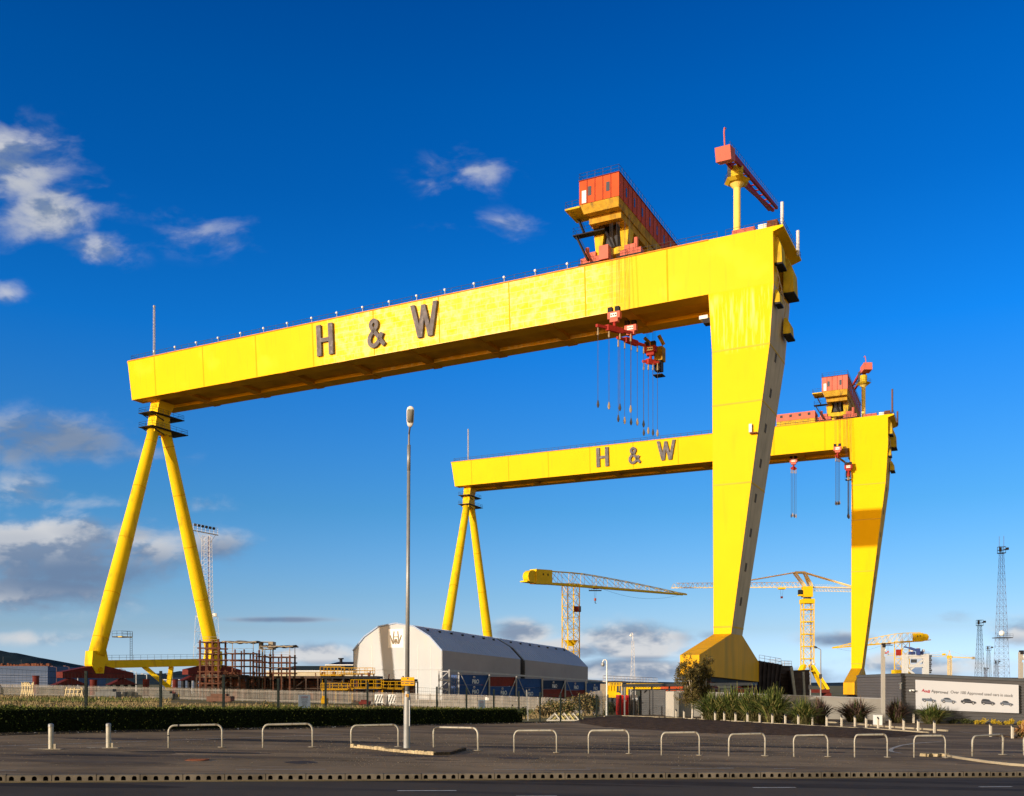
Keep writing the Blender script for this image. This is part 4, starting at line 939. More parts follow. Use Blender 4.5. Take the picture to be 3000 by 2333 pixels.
for i in range(0, 6):
    ts = [tpx(v) for v in (1318, 1409, 1489, 1566, 1634, 1695, 1751)]
    a, b = ts[i], ts[i+1]; m_ = (a+b)/2
    if i in (0, 2, 4): mb.beam(cpt(a, ztop(a)+.6, -2.85), cpt(a+(b-a)*.35, ztop(a)-5.6, -2.85), .18)
    if i in (0, 1, 3, 5): mb.beam(cpt(b, ztop(b)+.6, -2.85), cpt(b-(b-a)*.35, ztop(b)-5.6, -2.85), .18)
mb.build('brace', m_cgrey, root, world=True)
mb = MB(); tE = tpx(1288)
for o1 in (-2.75, 0.2): mb.beam(cpt(tE, zg, o1), cpt(tE, ztop(0)+.8, o1), .35)
for k in range(3): z = ztop(0)+.6-k*2.2; mb.beam(cpt(tE, z, -2.75), cpt(tE, z, .2), .25); mb.beam(cpt(tE, z, -2.75), cpt(tE, z-2.2, .2), .15)
mb.build('end_frame', m_cgrey, root, world=True)

# ------------------------------------------------------------------ DOCKSIDE: sheds, steelwork, scaffolds on the left
m_shed = mat('blue_grey_shed', (.085, .115, .19), .7, .1, .2); m_shedl = mat('shed_band', (.15, .18, .27), .7, .1, .2)
Y = 420
A, B = P(-160, 1952, Y), P(140, 1952, Y); root = thing('shed', 'long blue-grey striped shed below the dark hill at far left', 'shed', ((A.x+B.x)/2, Y, g(-200, 420)))
mb = MB(); mb.box(A.x, B.x, Y, Y+60, -2, A.z); mb.build('wall', m_shed, root, world=True)
mb = MB()
for k in range(7): z = .5+k*1.05; mb.box(A.x, B.x, Y-.2, Y-.01, z, z+.35)
mb.build('cladding_band', m_shedl, root, world=True)
mb = MB(); random.seed(3)
for k in range(34): x = A.x+(B.x-A.x)*k/34; h_ = R(.3, 1.3); mb.box(x, x+R(.6, 1.4), Y+1, Y+3, A.z+.02, A.z+h_)
mb.box(A.x, B.x-1, Y+.2, Y+5, A.z, A.z+.25)
mb.build('roof_plant', m_brown, root, world=True)
mb = MB(); mb.mi(m_dk)
for px, y0 in ((9, 1905), (62, 1915), (118, 1922)): mb.tri(P(px, 1952, Y+2), P(px, y0+18, Y+2), .14)
mb.build('flue', parent=root, world=True)
for i, (px, w_, y0, y1) in enumerate(((105, 18, 1983, 2003), (274, 20, 1995, 2008), (428, 18, 1993, 2010), (513, 16, 1994, 2010))):
    a = P(px, y1, 225); b = P(px, y0, 225); z0 = g(a.x, a.y); mb = MB(); r_ = w_/2/F*225
    mb.tube([(a.x, a.y, z0), (a.x, a.y, b.z)], r_, 16); mb.tube([(a.x, a.y, b.z), (a.x, a.y, b.z+.25)], r_*1.1, 16)
    o = mb.build('ventilator_drum', m_dred); tag(o, 'round dark red drum standing behind the pale palisade, %s one from the left' % ords[i] if i < 3 else 'round dark red drum in the dock nearest to the scaffold', 'drum', 'dark red drums on the quay')
# long deck of rusty ship section with scaffolds
def deck(px0, px1, yt, yb, Y, dep, name, label, cat, m, sp=2.4):
    A, B = P(px0, yt, Y), P(px1, yt, Y); zb = P(px0, yb, Y).z; zg = g((A.x+B.x)/2, Y); root = thing(name, label, cat, ((A.x+B.x)/2, Y, zg))
    mb = MB(); mb.box(A.x, B.x, Y, Y+dep, A.z-.5, A.z); mb.build('deck_plate', m, root, world=True)
    mb = MB(); n = max(2, int((B.x-A.x)/sp))
    for k in range(n+1):
        x = A.x+(B.x-A.x)*k/n
        mb.box(x-.15, x+.15, Y+.1, Y+.5, zg, A.z-.51); mb.box(x-.12, x+.12, Y+dep-.5, Y+dep-.1, zg, A.z-.51)
        mb.beam((x, Y+.3, A.z-.66), (x, Y+dep-.3, A.z-.66), .2)
        if k % 2 and k < n: mb.beam((x, Y+.3, zb), (x+(B.x-A.x)/n, Y+.3, A.z-.6), .16)
    mb.box(A.x, B.x, Y+.05, Y+.4, zb-.25, zb)
    mb.build('frame', m, root, world=True)
    mb = MB(); mb.box(A.x+.2, B.x-.2, Y+dep*.62, Y+dep*.62+.2, zg, A.z-.52); mb.build('hull_plating', m_brown if m is m_bk else m_bk, root, world=True)
    mb = MB(); 
    for k in range(int(n*1.6)):
        x = A.x+(B.x-A.x)*R(0, .97); w_ = R(.5, 2.6); z = R(zg, A.z-2.0)
        mb.box(x, x+w_, Y+R(1.0, dep*.5), Y+dep*R(.55, .9), zg, z+R(.6, 1.6))
    mb.build('stowed_plates', m_brown, root, world=True)
    mb = MB()
    for k in range(int(n*1.5)): x = A.x+(B.x-A.x)*R(0, 1); mb.beam((x, Y+R(.2, 2), A.z), (x, Y+R(.2, 2), A.z+R(.3, 1.0)), R(.12, .35))
    mb.build('deck_fittings', m_brown, root, world=True)
    return root
m_bk = mat('sooty_steel', (.075, .05, .04), .85, .4, .6)
deck(688, 1000, 1981, 2016, 214, 14, 'ship_section', 'long rust-brown ribbed steel ship section lying below the scaffold frames', 'ship section', m_bk)
deck(575, 700, 1977, 2012, 208, 8, 'steel_cradle', 'blackened steel cradle at the foot of the left scaffold', 'steel cradle', m_bk, 1.6)
deck(1085, 1212, 1990, 2022, 207, 9, 'steel_platform', 'low dark steel platform in front of the pale hall gable', 'steel platform', m_bk, 3)
deck(940, 1105, 1981, 2018, 198, 9, 'steel_gantry', 'black steel gantry deck topped with yellow handrails', 'steel gantry', m_blk, 2.2)
m_yr = mat('handrail_yellow', (.50, .27, .008), .6, .1, 1)
def railset(px0, px1, yt, yb, Y, dep, label, n=None, m=None):
    A, B = P(px0, yb, Y), P(px1, yb, Y); h_ = (yb-yt)/F*Y; mb = MB()
    z = A.z; mb.box(A.x, B.x, Y, Y+dep, z-.15, z)
    for yy in (Y, Y+dep):
        for k in (1, .55, .1): mb.beam((A.x, yy, z+h_*k), (B.x, yy, z+h_*k), .10)
        m_ = n or int((B.x-A.x)/1.3)
        for k in range(m_+1): x = A.x+(B.x-A.x)*k/m_; mb.beam((x, yy, z), (x, yy, z+h_), .10)
    for k in range(3):
        x = A.x+(B.x-A.x)*k/2; mb.beam((x, Y+dep/2, z-.1), (x, Y+dep/2, g(x, Y)), .25)
    o = mb.build('handrail', m or m_yr); tag(o, label, 'handrail', 'yellow handrails of the dock steelwork'); return o
railset(938, 1000, 1954, 1978, 197, 4, 'upper yellow handrail left of the pale hall gable')
railset(1000, 1092, 1957, 1975, 200, 3, 'thin upper yellow handrail overlapping the pale hall gable')
railset(1028, 1117, 1992, 2016, 190, 3, 'bright lower yellow handrail before the hall gable')
railset(940, 1018, 2002, 2020, 189, 3, 'lower left yellow handrail beside the grey ladder')
railset(1118, 1178, 1997, 2018, 192, 3, 'lower yellow handrail running behind the street lamp column')
# scaffolds
m_shp = mat('weathered_board', (.33, .27, .20), .85, .25, 1)
def scaffold(px0, px1, yt, yb, Y, dep, label, levels, bays_, cover=True):
    A, B = P(px0, yb, Y), P(px1, yb, Y); zt_ = P(px0, yt, Y).z; zg = g((A.x+B.x)/2, Y)
    root = thing('scaffold', label, 'scaffold', ((A.x+B.x)/2, Y, zg), 0, 'rusty scaffold frames around the ship section')
    mb = MB()
    for k in range(bays_+1):
        x = A.x+(B.x-A.x)*k/bays_
        for yy in (Y, Y+dep): mb.beam((x, yy, zg), (x, yy, zt_-R(0, .9)), .34 if k in (0, bays_) else .26)
    mb.build('upright', m_rust, root, world=True)
    mb = MB()
    for l_ in range(levels):
        z = A.z+(zt_-A.z)*(l_+.3)/levels
        for yy in (Y-.1, Y+dep): mb.beam((A.x-.5, yy, z), (B.x+.5, yy, z), .28 if l_ % 2 == 0 else .12)
        for k in range(bays_+1): x = A.x+(B.x-A.x)*k/bays_; mb.beam((x, Y, z), (x, Y+dep, z), .12)
    mb.build('ledger', m_rust, root, world=True)
    mb = MB()
    for l_ in range(1, levels, 2): z = A.z+(zt_-A.z)*(l_+.3)/levels; mb.box(A.x, B.x, Y+.2, Y+dep-.2, z+.1, z+.18); mb.rail([(A.x, Y, z), (B.x, Y, z)], 1.1, 1.5, .06)
    mb.build('boards', m_shp, root, world=True)
    if cover:
        mb = MB(); n = 14; z = zt_+1.6; vs = []
        for j in (0, 1, 2):
            for k in range(n+1): x = A.x-.8+(B.x-A.x+1.6)*k/n; vs.append((x, Y-.6+j*(dep+1.2)/2, z+(.25 if j == 1 else 0)+R(-.12, .12)-.0*abs(k-n/2)))
        fs = [(j*(n+1)+k, j*(n+1)+k+1, (j+1)*(n+1)+k+1, (j+1)*(n+1)+k) for j in (0, 1) for k in range(n)]
        mb.add(vs+[(x, y, z_-.22) for x, y, z_ in vs], fs+[tuple(i+len(vs) for i in f) for f in fs]+[(k, k+1, k+1+len(vs), k+len(vs)) for k in range(n)])
        for x in (A.x, B.x): mb.beam((x, Y, zt_-.5), (x, Y, z), .12); mb.beam((x, Y+dep, zt_-.5), (x, Y+dep, z), .12)
        mb.build('sheet_roof', m_shp, root, world=True)
    return root
random.seed(11)
scaffold(586, 640, 1870, 2008, 204, 5, 'rust-red scaffold cage wrapped round the foot of the second tubular crane leg', 8, 3, False)
scaffold(662, 742, 1902, 1978, 214, 5, 'tall rusty scaffold with sheeted roof right of the crane leg', 4, 3)
scaffold(752, 775, 1912, 1978, 222, 5, 'narrow rusty scaffold tower between the two wide ones', 4, 1, False)
scaffold(776, 849, 1915, 1978, 212, 5, 'rightmost rusty scaffold with a sagging sheet roof', 4, 3)
mb = MB(); a = P(760, 1905, 216)
x0, x1, z0, z1 = P(760, 0, 216).x, P(799, 0, 216).x, P(0, 1903, 216).z, P(0, 1880, 216).z
for bx in ((x0, x1, 216, 219, z1-.15, z1), (x0, x1, 216, 219, z0, z0+.15), (x0, x0+.15, 216, 219, z0+.151, z1-.151), (x0+.6+(x1-x0)*.45, x1, 216, 218.9, z0+.151, z1-.151)): mb.box(*bx)
zz = g(x0, 216)
for x in (x0+.3, x1-.3): mb.beam((x, 217.5, zz), (x, 217.5, z0), .25)
tag(mb.build('weather_hut', m_shp), 'open-sided timber hut raised above the scaffold roofs', 'hut')
# low buildings behind
m_cream = mat('cream_wall', (.55, .47, .34), .8, .1, .3); m_greenr = mat('dark_green_roof', (.035, .045, .035), .7, .2, .3)
def gablebld(px0, px1, yw0, yw1, yr, ins, Y, dep, label, mw, mr):
    A, B = P(px0, yw0, Y), P(px1, yw0, Y); zr = P(px0, yr, Y).z; zg = g((A.x+B.x)/2, Y); k = ins/F*Y
    root = thing('workshop', label, 'workshop', ((A.x+B.x)/2, Y, zg), 0)
    mb = MB(); mb.box(A.x, B.x, Y, Y+dep, zg-1, A.z); mb.build('wall', mw, root, world=True)
    mb = MB(); mb.hexa([(A.x-.3, Y-.4, A.z+.01), (B.x+.3, Y-.4, A.z+.01), (B.x+.3, Y+dep+.4, A.z+.01), (A.x-.3, Y+dep+.4, A.z+.01), (A.x+k, Y+dep*.45, zr), (B.x, Y+dep*.45, zr), (B.x, Y+dep*.55, zr), (A.x+k, Y+dep*.55, zr)])
    mb.build('roof', mr, root, world=True)
    mb = MB(); mb.beam((A.x-.3, Y-.45, A.z+.05), (B.x+.3, Y-.45, A.z+.05), .3, .4); mb.build('fascia', m_wht, root, world=True)
    return root
gablebld(780, 1045, 1967, 2000, 1949, 55, 300, 30, 'low workshop with cream wall and dark green roof left of the hall', m_cream, m_greenr)
rb = gablebld(955, 1060, 1949, 2000, 1938, 24, 380, 20, 'small dark-roofed building with a chimney peeping above the workshop roof', m_dk, m_blk)
mb = MB(); a = P(999, 1938, 388); mb.tube([(a.x, a.y, a.z-1), (a.x, a.y, a.z+.8)], .6, 10); mb.tube([(a.x, a.y, a.z+.8), (a.x, a.y, a.z+1.3)], 1.1, 10); mb.build('chimney', m_blk, rb, world=True)
gablebld(470, 600, 1992, 2004, 1985, 10, 600, 40, 'far low grey shed seen under the crane tie beam', m_shed, m_dk)
gablebld(1020, 1300, 1990, 2010, 1984, 10, 460, 40, 'far grey shed hidden behind the logo hall', m_shed, m_dk) if False else None
# clutter behind the palisade fence
m_sooty = mat('grey_tarpaulin', (.17, .17, .17), .8, .2, 1)
m_crate = mat('pale_timber', (.62, .50, .30), .8, .15, 1)
random.seed(5)
for i, (px, py, w_, h_, m, lab) in enumerate([(76, 2008, 30, 20, m_crate, 'pale timber trestle behind the left end of the palisade'), (212, 2020, 46, 14, m_crate, 'low pale timber stack behind the palisade below the red bogie'), (310, 2024, 60, 10, m_sooty, 'grey tarpaulined stack behind the palisade'),
        (480, 2030, 50, 10, mat('block_grey', (.15, .15, .14), .8, .1, 1), 'low grey concrete block behind the palisade under the tie beam'), (640, 2036, 70, 6, mat('oxide_plate', (.17, .09, .065), .8, .2, 1), 'flat reddish steel stack behind the palisade'), (1110, 2045, 24, 20, m_white2, 'white chevroned board leaning behind the palisade'), (1150, 2045, 26, 20, m_white2, 'second white chevroned board nearer the lamp column'),
        (947, 2050, 14, 22, m_yr, 'small yellow machine behind the palisade right of the white notice'), (1066, 2058, 30, 14, m_dred, 'small dull red cart behind the palisade')]):
    Yc = 172 if px > 600 else 190
    a = P(px, py, Yc); W2 = w_/F*Yc/2; z0 = g(a.x, Yc)+.02; H_ = max(.7, a.z+h_/F*Yc/2-z0); mb = MB(); mb.mi(m)
    if 'board' in lab:
        mb.box(a.x-W2, a.x+W2, Yc, Yc+.1, z0+.4, z0+H_); mb.beam((a.x-W2*.7, Yc+.5, z0), (a.x-W2*.7, Yc+.12, z0+H_), .1); mb.beam((a.x+W2*.7, Yc+.5, z0), (a.x+W2*.7, Yc+.12, z0+H_), .1)
        mb.mi(m_blk)
        for k in (-.6, 0, .6): mb.beam((a.x+W2*k-.25, Yc-.04, z0+.5), (a.x+W2*k+.25, Yc-.04, z0+H_-.1), .14, .06)
    elif 'trestle' in lab or 'timber' in lab:
        for k in range(5): x = a.x-W2+2*W2*k/4; mb.beam((x, Yc, z0), (x+.3, Yc+.4, z0+H_*R(.8, 1)), .18); mb.beam((x+.5, Yc, z0), (x, Yc+.4, z0+H_*R(.8, 1)), .16)
        mb.beam((a.x-W2, Yc+.2, z0+H_*.75), (a.x+W2, Yc+.2, z0+H_*.75), .2); mb.beam((a.x-W2, Yc+.2, z0+H_*.35), (a.x+W2, Yc+.2, z0+H_*.35), .14)
    else:
        mb.box(a.x-W2, a.x+W2, Yc, Yc+2.4, z0+.15, z0+H_*.7); mb.box(a.x-W2*.7, a.x+W2*.6, Yc+.3, Yc+2, z0+H_*.7+.01, z0+H_); mb.box(a.x-W2*.8, a.x-W2*.5, Yc+.2, Yc+2.2, z0, z0+.149); mb.box(a.x+W2*.5, a.x+W2*.8, Yc+.2, Yc+2.2, z0, z0+.149)
    o = mb.build('stored_goods' if 'machine' not in lab and 'cart' not in lab else 'site_machine'); tag(o, lab, 'dock clutter')

# ------------------------------------------------------------------ TOWER CRANES
m_ycr = mat('tower_crane_yellow', (.80, .50, .01), .6, .1, .4); m_ypale = mat('pale_yellow_lattice', (.72, .55, .26), .6, .1, .4)
def hammerhead(label, base, tw, ztopv, jib_tip, jib_h, back, zback, ms, zarch, tilt=0, hookt=None, low=True, group='slewing tower cranes over the dock', platf=True, nseg=10):
    bx, by = base; zg = g(bx, by); root = thing('tower_crane', label, 'crane', (bx, by, zg), 0, group)
    tip, bk = Vector(jib_tip), Vector(back); ax = (Vector((tip.x, tip.y, 0))-Vector((bx, by, 0))).normalized(); ay = Vector((-ax.y, ax.x, 0))
    mb = MB(); mb.lattice((bx, by, zg), (bx, by, ztopv), tw, tw, nseg, tw*.085, tw*.032, ax=Vector((.92, .39, 0)), ay=Vector((-.39, .92, 0))); mb.build('tower', ms, root, world=True)
    top = Vector((bx, by, ztopv)); W2 = tw*.22
    mb = MB(); mb.mi(ms)
    n = 11; bots = []; tops = []
    for k in range(-3, n+1):
        t_ = k/n
        pb = top.lerp(tip, t_) if k >= 0 else top.lerp(bk, -k/3.6)
        arch = zarch*(1-max(0, t_)**1.35) if k >= 0 else zarch*(1+.0*k)
        bots.append(pb); tops.append(pb+Vector((0, 0, max(.25, arch*(1 if k > 0 else .96)))))
    for sd__ in (-1, 1):
        o_ = ay*W2*sd__
        for i in range(len(bots)-1):
            mb.tri(bots[i]+o_, bots[i+1]+o_, tw*.06); mb.tri(tops[i]+o_*.8, tops[i+1]+o_*.8, tw*.055)
            mb.tri(tops[i]+o_*.8, bots[i+1]+o_, tw*.03); mb.tri(bots[i+1]+o_, tops[i+1]+o_*.8, tw*.03)
            if i % 2: mb.tri(bots[i]+o_, (tops[i]+tops[i+1])/2+o_*.8, tw*.03)
    for i in range(len(bots)): mb.tri(bots[i]-ay*W2, bots[i]+ay*W2, tw*.03); mb.tri(tops[i]-ay*W2*.8, tops[i]+ay*W2*.8, tw*.03)
    mb.mi(m_ycr)
    for sd__ in (-1, 1): mb.beam(bots[0]+ay*W2*sd__-Vector((0, 0, .2)), bots[-1]+ay*W2*sd__-Vector((0, 0, .2)), tw*.07, tw*.09)
    mb.build('jib', parent=root, world=True)
    d = (bk-top).normalized(); L_ = (bk-top).length; q0 = top+d*L_*.55; q1 = top+d*L_*.93
    mb = MB(); mb.mi(m_ycr); hw = tw*.33; zz = zback
    mb.hexa([q0-ay*hw-Vector((0, 0, .6)), q1-ay*hw-Vector((0, 0, .6)), q1+ay*hw-Vector((0, 0, .6)), q0+ay*hw-Vector((0, 0, .6)), q0-ay*hw+Vector((0, 0, zz)), q1-ay*hw+Vector((0, 0, zz)), q1+ay*hw+Vector((0, 0, zz)), q0+ay*hw+Vector((0, 0, zz))])
    hs = mb.build('winch_house', parent=root, world=True)
    for k in (.3, .6):
        mb = MB(); c = q0.lerp(q1, k)-ay*hw*(1 if ay.y > 0 else -1)+Vector((0, 0, zz*.62)); mb.box(c.x-.35, c.x+.35, c.y-.1, c.y+.1, c.z-.4, c.z+.4); mb.build('window', m_blk, hs, world=True)
    mb = MB(); mb.mi(m_ycr); c = bk+Vector((0, 0, zz*.42)); rr = zz*.48
    mb.loft([[c-ay*hw*.8+d*rr*1.25*cos(k*pi/8)+Vector((0, 0, rr*sin(k*pi/8))) for k in range(16)], [c+ay*hw*.8+d*rr*1.25*cos(k*pi/8)+Vector((0, 0, rr*sin(k*pi/8))) for k in range(16)]])
    mb.beam(q1-Vector((0, 0, .1)), bk+d*rr*1.7+Vector((0, 0, .2)), hw*2, .5); mb.build('ballast_drum', parent=root, world=True)
    if hookt:
        c = top.lerp(tip, hookt); mb = MB(); mb.mi(m_blk); mb.box(c.x-2.6, c.x+2.6, c.y-.9, c.y+.9, c.z-1.9, c.z-1.6); mb.rail([(c.x-2.6, c.y-.9, c.z-1.6), (c.x+2.6, c.y-.9, c.z-1.6)], 1, 1, .08)
        mb.mi(m_dred); mb.box(c.x-1, c.x+1.4, c.y-.6, c.y+.6, c.z-1.1, c.z-.3); mb.build('hoist_trolley', parent=root, world=True)
        mb = MB(); mb.mi(m_rope)
        for dx in (-.4, .4): mb.tri((c.x+dx, c.y, c.z-1.6), (c.x+dx*.6, c.y, c.z-5.0), .07)
        mb.mi(m_pink); mb.box(c.x-.45, c.x+.45, c.y-.3, c.y+.3, c.z-6.0, c.z-4.9); mb.mi(m_blk); mb.tube([(c.x, c.y, c.z-6), (c.x, c.y, c.z-6.9), (c.x+.5, c.y, c.z-7.1)], .16, 6); mb.build('hook', parent=root, world=True)
        n_ = 14; a = top.lerp(tip, hookt+.05)-Vector((0, 0, .6)); b = top.lerp(tip, .94)-Vector((0, 0, .6)); mb = MB()
        pts = [a.lerp(b, k/n_)-Vector((0, 0, 4.6*4*(k/n_)*(1-k/n_)*.62)) for k in range(n_+1)]
        for p, q in zip(pts, pts[1:]): mb.tri(p, q, .09)
        mb.build('slack_cable', m_rope, root, world=True)
    return root
YA = 400; tA = P(1672, 1712, YA)
ra = hammerhead('yellow lattice hammerhead crane rising behind the second hall, jib pointing right', (tA.x, YA), 5.2, tA.z, P(2006, 1742, 465), 6, P(1553, 1706, YA-22), 5.0, m_ycr, 4.8, hookt=.19)
mb = MB(); a = P(1673, 1880, YA); mb.loft([[(a.x+x, a.y+y, a.z-1.9) for x, y in ((-.8, -.8), (.8, -.8), (.8, .8), (-.8, .8))], [(a.x+x, a.y+y, a.z+.4) for x, y in ((-2.7, -2.7), (2.7, -2.7), (2.7, 2.7), (-2.7, 2.7))]]); mb.build('hopper', m_ycr, ra, world=True)
mb = MB(); a = P(1691, 1785, YA-2); mb.mi(m_dred); mb.box(a.x-1.3, a.x+.6, a.y-1, a.y+1, a.z-1.1, a.z+1.1); mb.mi(m_blk); mb.box(a.x+.61, a.x+1.5, a.y-1, a.y+1, a.z-1.1, a.z+1.1); mb.build('lift_cage', parent=ra, world=True)
YC = 600; tC = P(2642, 1880, YC)
rc = hammerhead('yellow hammerhead crane above the corrugated showroom, jib pointing left behind the box leg', (tC.x, YC), 6.0, tC.z, P(2440, 1898, 600), 6, P(2706, 1877, YC+2), 4.6, m_ycr, 5.2, hookt=.2, nseg=6)
mb = MB(); a = P(2634, 1911, YC-3); mb.box(a.x-1.6, a.x+1.6, a.y-1, a.y+1, a.z-2, a.z+1.6); mb.build('lift_cage', m_red, rc, world=True)
mb = MB(); a = P(2641, 1968, YC-2); mb.box(a.x-5, a.x+4.5, a.y-3, a.y+3, a.z-1.6, a.z+1.0); mb.build('base_platform', m_ycr, rc, world=True)
# central flat-top crane with A-frame head
YB = 350; tB = P(2365, 1768, YB); zg = g(tB.x, YB)
root = thing('tower_crane', 'yellow flat-jib tower crane between the two box legs on a red portal', 'crane', (tB.x, YB, zg), 0, 'slewing tower cranes over the dock')
mb = MB(); mb.lattice((tB.x, YB, P(0, 1965, YB).z), tB, 3.6, 3.6, 6, .40, .12); 
mb.build('tower', m_ycr, root, world=True)
mb = MB()
for k in range(6): z = P(0, 1968-k*36, YB).z; mb = MB(); mb.box(tB.x-1.9, tB.x+1.9, YB-1.9, YB+1.9, z, z+.35); mb.build('landing', m_ycr, root, world=True)
mb = MB(); mb.mi(m_ycr); a, b = P(2347, 1769, YB), P(2382, 1756, YB); mb.box(a.x, b.x, YB-2.2, YB+2.2, a.z, b.z); mb.mi(m_dk).tube([(tB.x, YB, b.z), (tB.x, YB, b.z+.5)], 1.4, 12); mb.build('slewing_ring', parent=root, world=True)
mb = MB(); mb.mi(m_ycr); a, b = P(2351, 1750, YB), P(2378, 1719, YB); mb.box(a.x, b.x, YB-1.6, YB+1.6, a.z, b.z); mb.build('slewing_house', parent=root, world=True)
mb = MB(); mb.mi(m_blk); a, b = P(2338, 1743, YB), P(2347, 1729, YB); mb.box(a.x, b.x, YB-1.5, YB+.3, a.z, b.z); mb.mi(m_ycr); mb.box(a.x, P(2350.5, 0, YB).x, YB-1.6, YB+.5, a.z-.5, a.z-.01); mb.build('driver_cab', parent=root, world=True)
mb = MB(); mb.mi(m_ypale); a, b, c = P(2345, 1718, YB), P(2327, 1678, YB), P(2356, 1678, YB); d = P(2378, 1718, YB)
for yy in (-1.2, 1.2):
    o_ = Vector((0, yy, 0)); mb.beam(b+o_, a+Vector((1.5, 0, 0))+o_, .5); mb.beam(c+o_, d+o_, .5); mb.beam(b+o_, c+o_, .6); mb.beam(c+o_, a+Vector((3.2, 0, 0))+o_, .25)
mb.build('head_frame', parent=root, world=True)
mb = MB(); tip = P(1967, 1723, 372); inb = P(2346, 1721, YB); n = 26
for i in range(n):
    p, q = inb.lerp(tip, i/n), inb.lerp(tip, (i+1)/n); hz = Vector((0, 0, 1.75)); e0 = hz if i < n-1 else hz*.9
    for yy in (-.9, .9): mb.tri(p+Vector((0, yy, 0)), q+Vector((0, yy, 0)), .22)
    if i < n-1: mb.tri(p+hz, q+hz, .2)
    for yy in (-.9, .9): mb.tri(p+Vector((0, yy, 0)), (p+q)/2+hz, .09); mb.tri(q+Vector((0, yy, 0)), (p+q)/2+hz, .09)
mb.build('jib', m_ypale, root, world=True)
mb = MB(); ct = P(2520, 1724, YB-8); st = P(2379, 1721, YB)
for i in range(16):
    p, q = st.lerp(ct, i/16), st.lerp(ct, (i+1)/16); hz = Vector((0, 0, -1.3))
    for yy in (-.9, .9): mb.tri(p+Vector((0, yy, 0)), q+Vector((0, yy, 0)), .28); mb.tri(p+Vector((0, yy, 0)), q+hz+Vector((0, yy*.3, 0)), .1)
    mb.tri(p+hz, q+hz, .16)
mb.rail([st, ct], .9, 2, .06); mb.build('counter_jib', m_ypale, root, world=True)
mb = MB()
for yy in (-.8, .8):
    mb.beam(b+Vector((0, yy, 0)), inb.lerp(tip, .48)+Vector((0, yy, 1.8)), .32); mb.beam(c+Vector((0, yy, 0)), st.lerp(ct, .9)+Vector((0, yy, .2)), .38)
mb.build('tie_bar', m_ypale, root, world=True)
mb = MB(); c = inb.lerp(tip, .14); mb.mi(m_ycr).box(c.x-1.2, c.x+1.2, c.y-1, c.y+1, c.z-.7, c.z-.2); mb.mi(m_rope)
for dx in (-.5, .5): mb.tri((c.x+dx, c.y, c.z-.6), (c.x+dx*.5, c.y, c.z-3.3), .06)
mb.mi(m_dred).box(c.x-.35, c.x+.35, c.y-.3, c.y+.3, c.z-3.9, c.z-3.2); mb.build('hook', parent=root, world=True)
mb = MB(); z1 = P(0, 1965, YB).z; z2 = P(0, 2020, YB).z
for dx, dy in ((6.5, -3), (6.5, 3), (-5, -3), (-5, 3)): mb.beam((tB.x+1.4*(1 if dx > 0 else -1), YB+dy*.5, z1+2), (tB.x+dx, YB+dy, z2), 1.2, 1.0)
mb.build('portal_leg', m_ycr, root, world=True)
mb = MB(); mb.mi(m_dred).box(tB.x-5, tB.x+6.7, YB-4, YB+4, z2-1.2, z2)
for dx in (-5.5, 6.6): mb.box(tB.x+dx-.8, tB.x+dx+.8, YB-3.5, YB+3.5, zg, z2-1.21)
mb.build('portal_base', parent=root, world=True)
# distant building-site crane
YD = 900; a = P(2782, 1925, YD); zg = g(a.x, YD); root = thing('tower_crane', 'small pale distant tower crane between the white rig and the lattice masts', 'crane', (a.x, YD, zg), 0, 'slewing tower cranes over the dock')
mb = MB(); mb.lattice((a.x, YD, zg), a, 2.7, 2.7, 16, .42, .22); mb.build('tower', m_ypale, root, world=True)
mb = MB(); b = P(2598, 1921, YD); n = 30
for i in range(n):
    p, q = a.lerp(b, i/n), a.lerp(b, (i+1)/n); mb.tri(p, q, .35); mb.tri(p+Vector((0, 0, 1.8)), q+Vector((0, 0, 1.8)), .28); mb.tri(p, q+Vector((0, 0, 1.8)), .16)
mb.build('jib', m_ypale, root, world=True)
mb = MB(); c = P(2848, 1928, YD); mb.mi(m_ypale).beam(a, c, 1.0, 1.0); mb.mi(m_shp).box(c.x, c.x+2.2, YD-1, YD+1, c.z-1.2, c.z+1.1); mb.build('counter_jib', parent=root, world=True)
mb = MB(); t_ = P(2781, 1906, YD); mb.mi(m_ypale); mb.tri(a+Vector((-1.3, 0, 0)), t_, .5); mb.tri(a+Vector((1.3, 0, 0)), t_, .5); mb.tri(t_, a.lerp(b, .6), .15); mb.tri(t_, c, .15); mb.mi(m_ycr).box(a.x-2, a.x+1.6, YD-1.3, YD+1.3, a.z-1.4, a.z+1.2)
mb.mi(m_ycr); d = P(2765, 1918, YD); mb.box(d.x-1.2, d.x+1.4, YD-1, YD+1, d.z-.8, d.z+1); mb.build('head', parent=root, world=True)

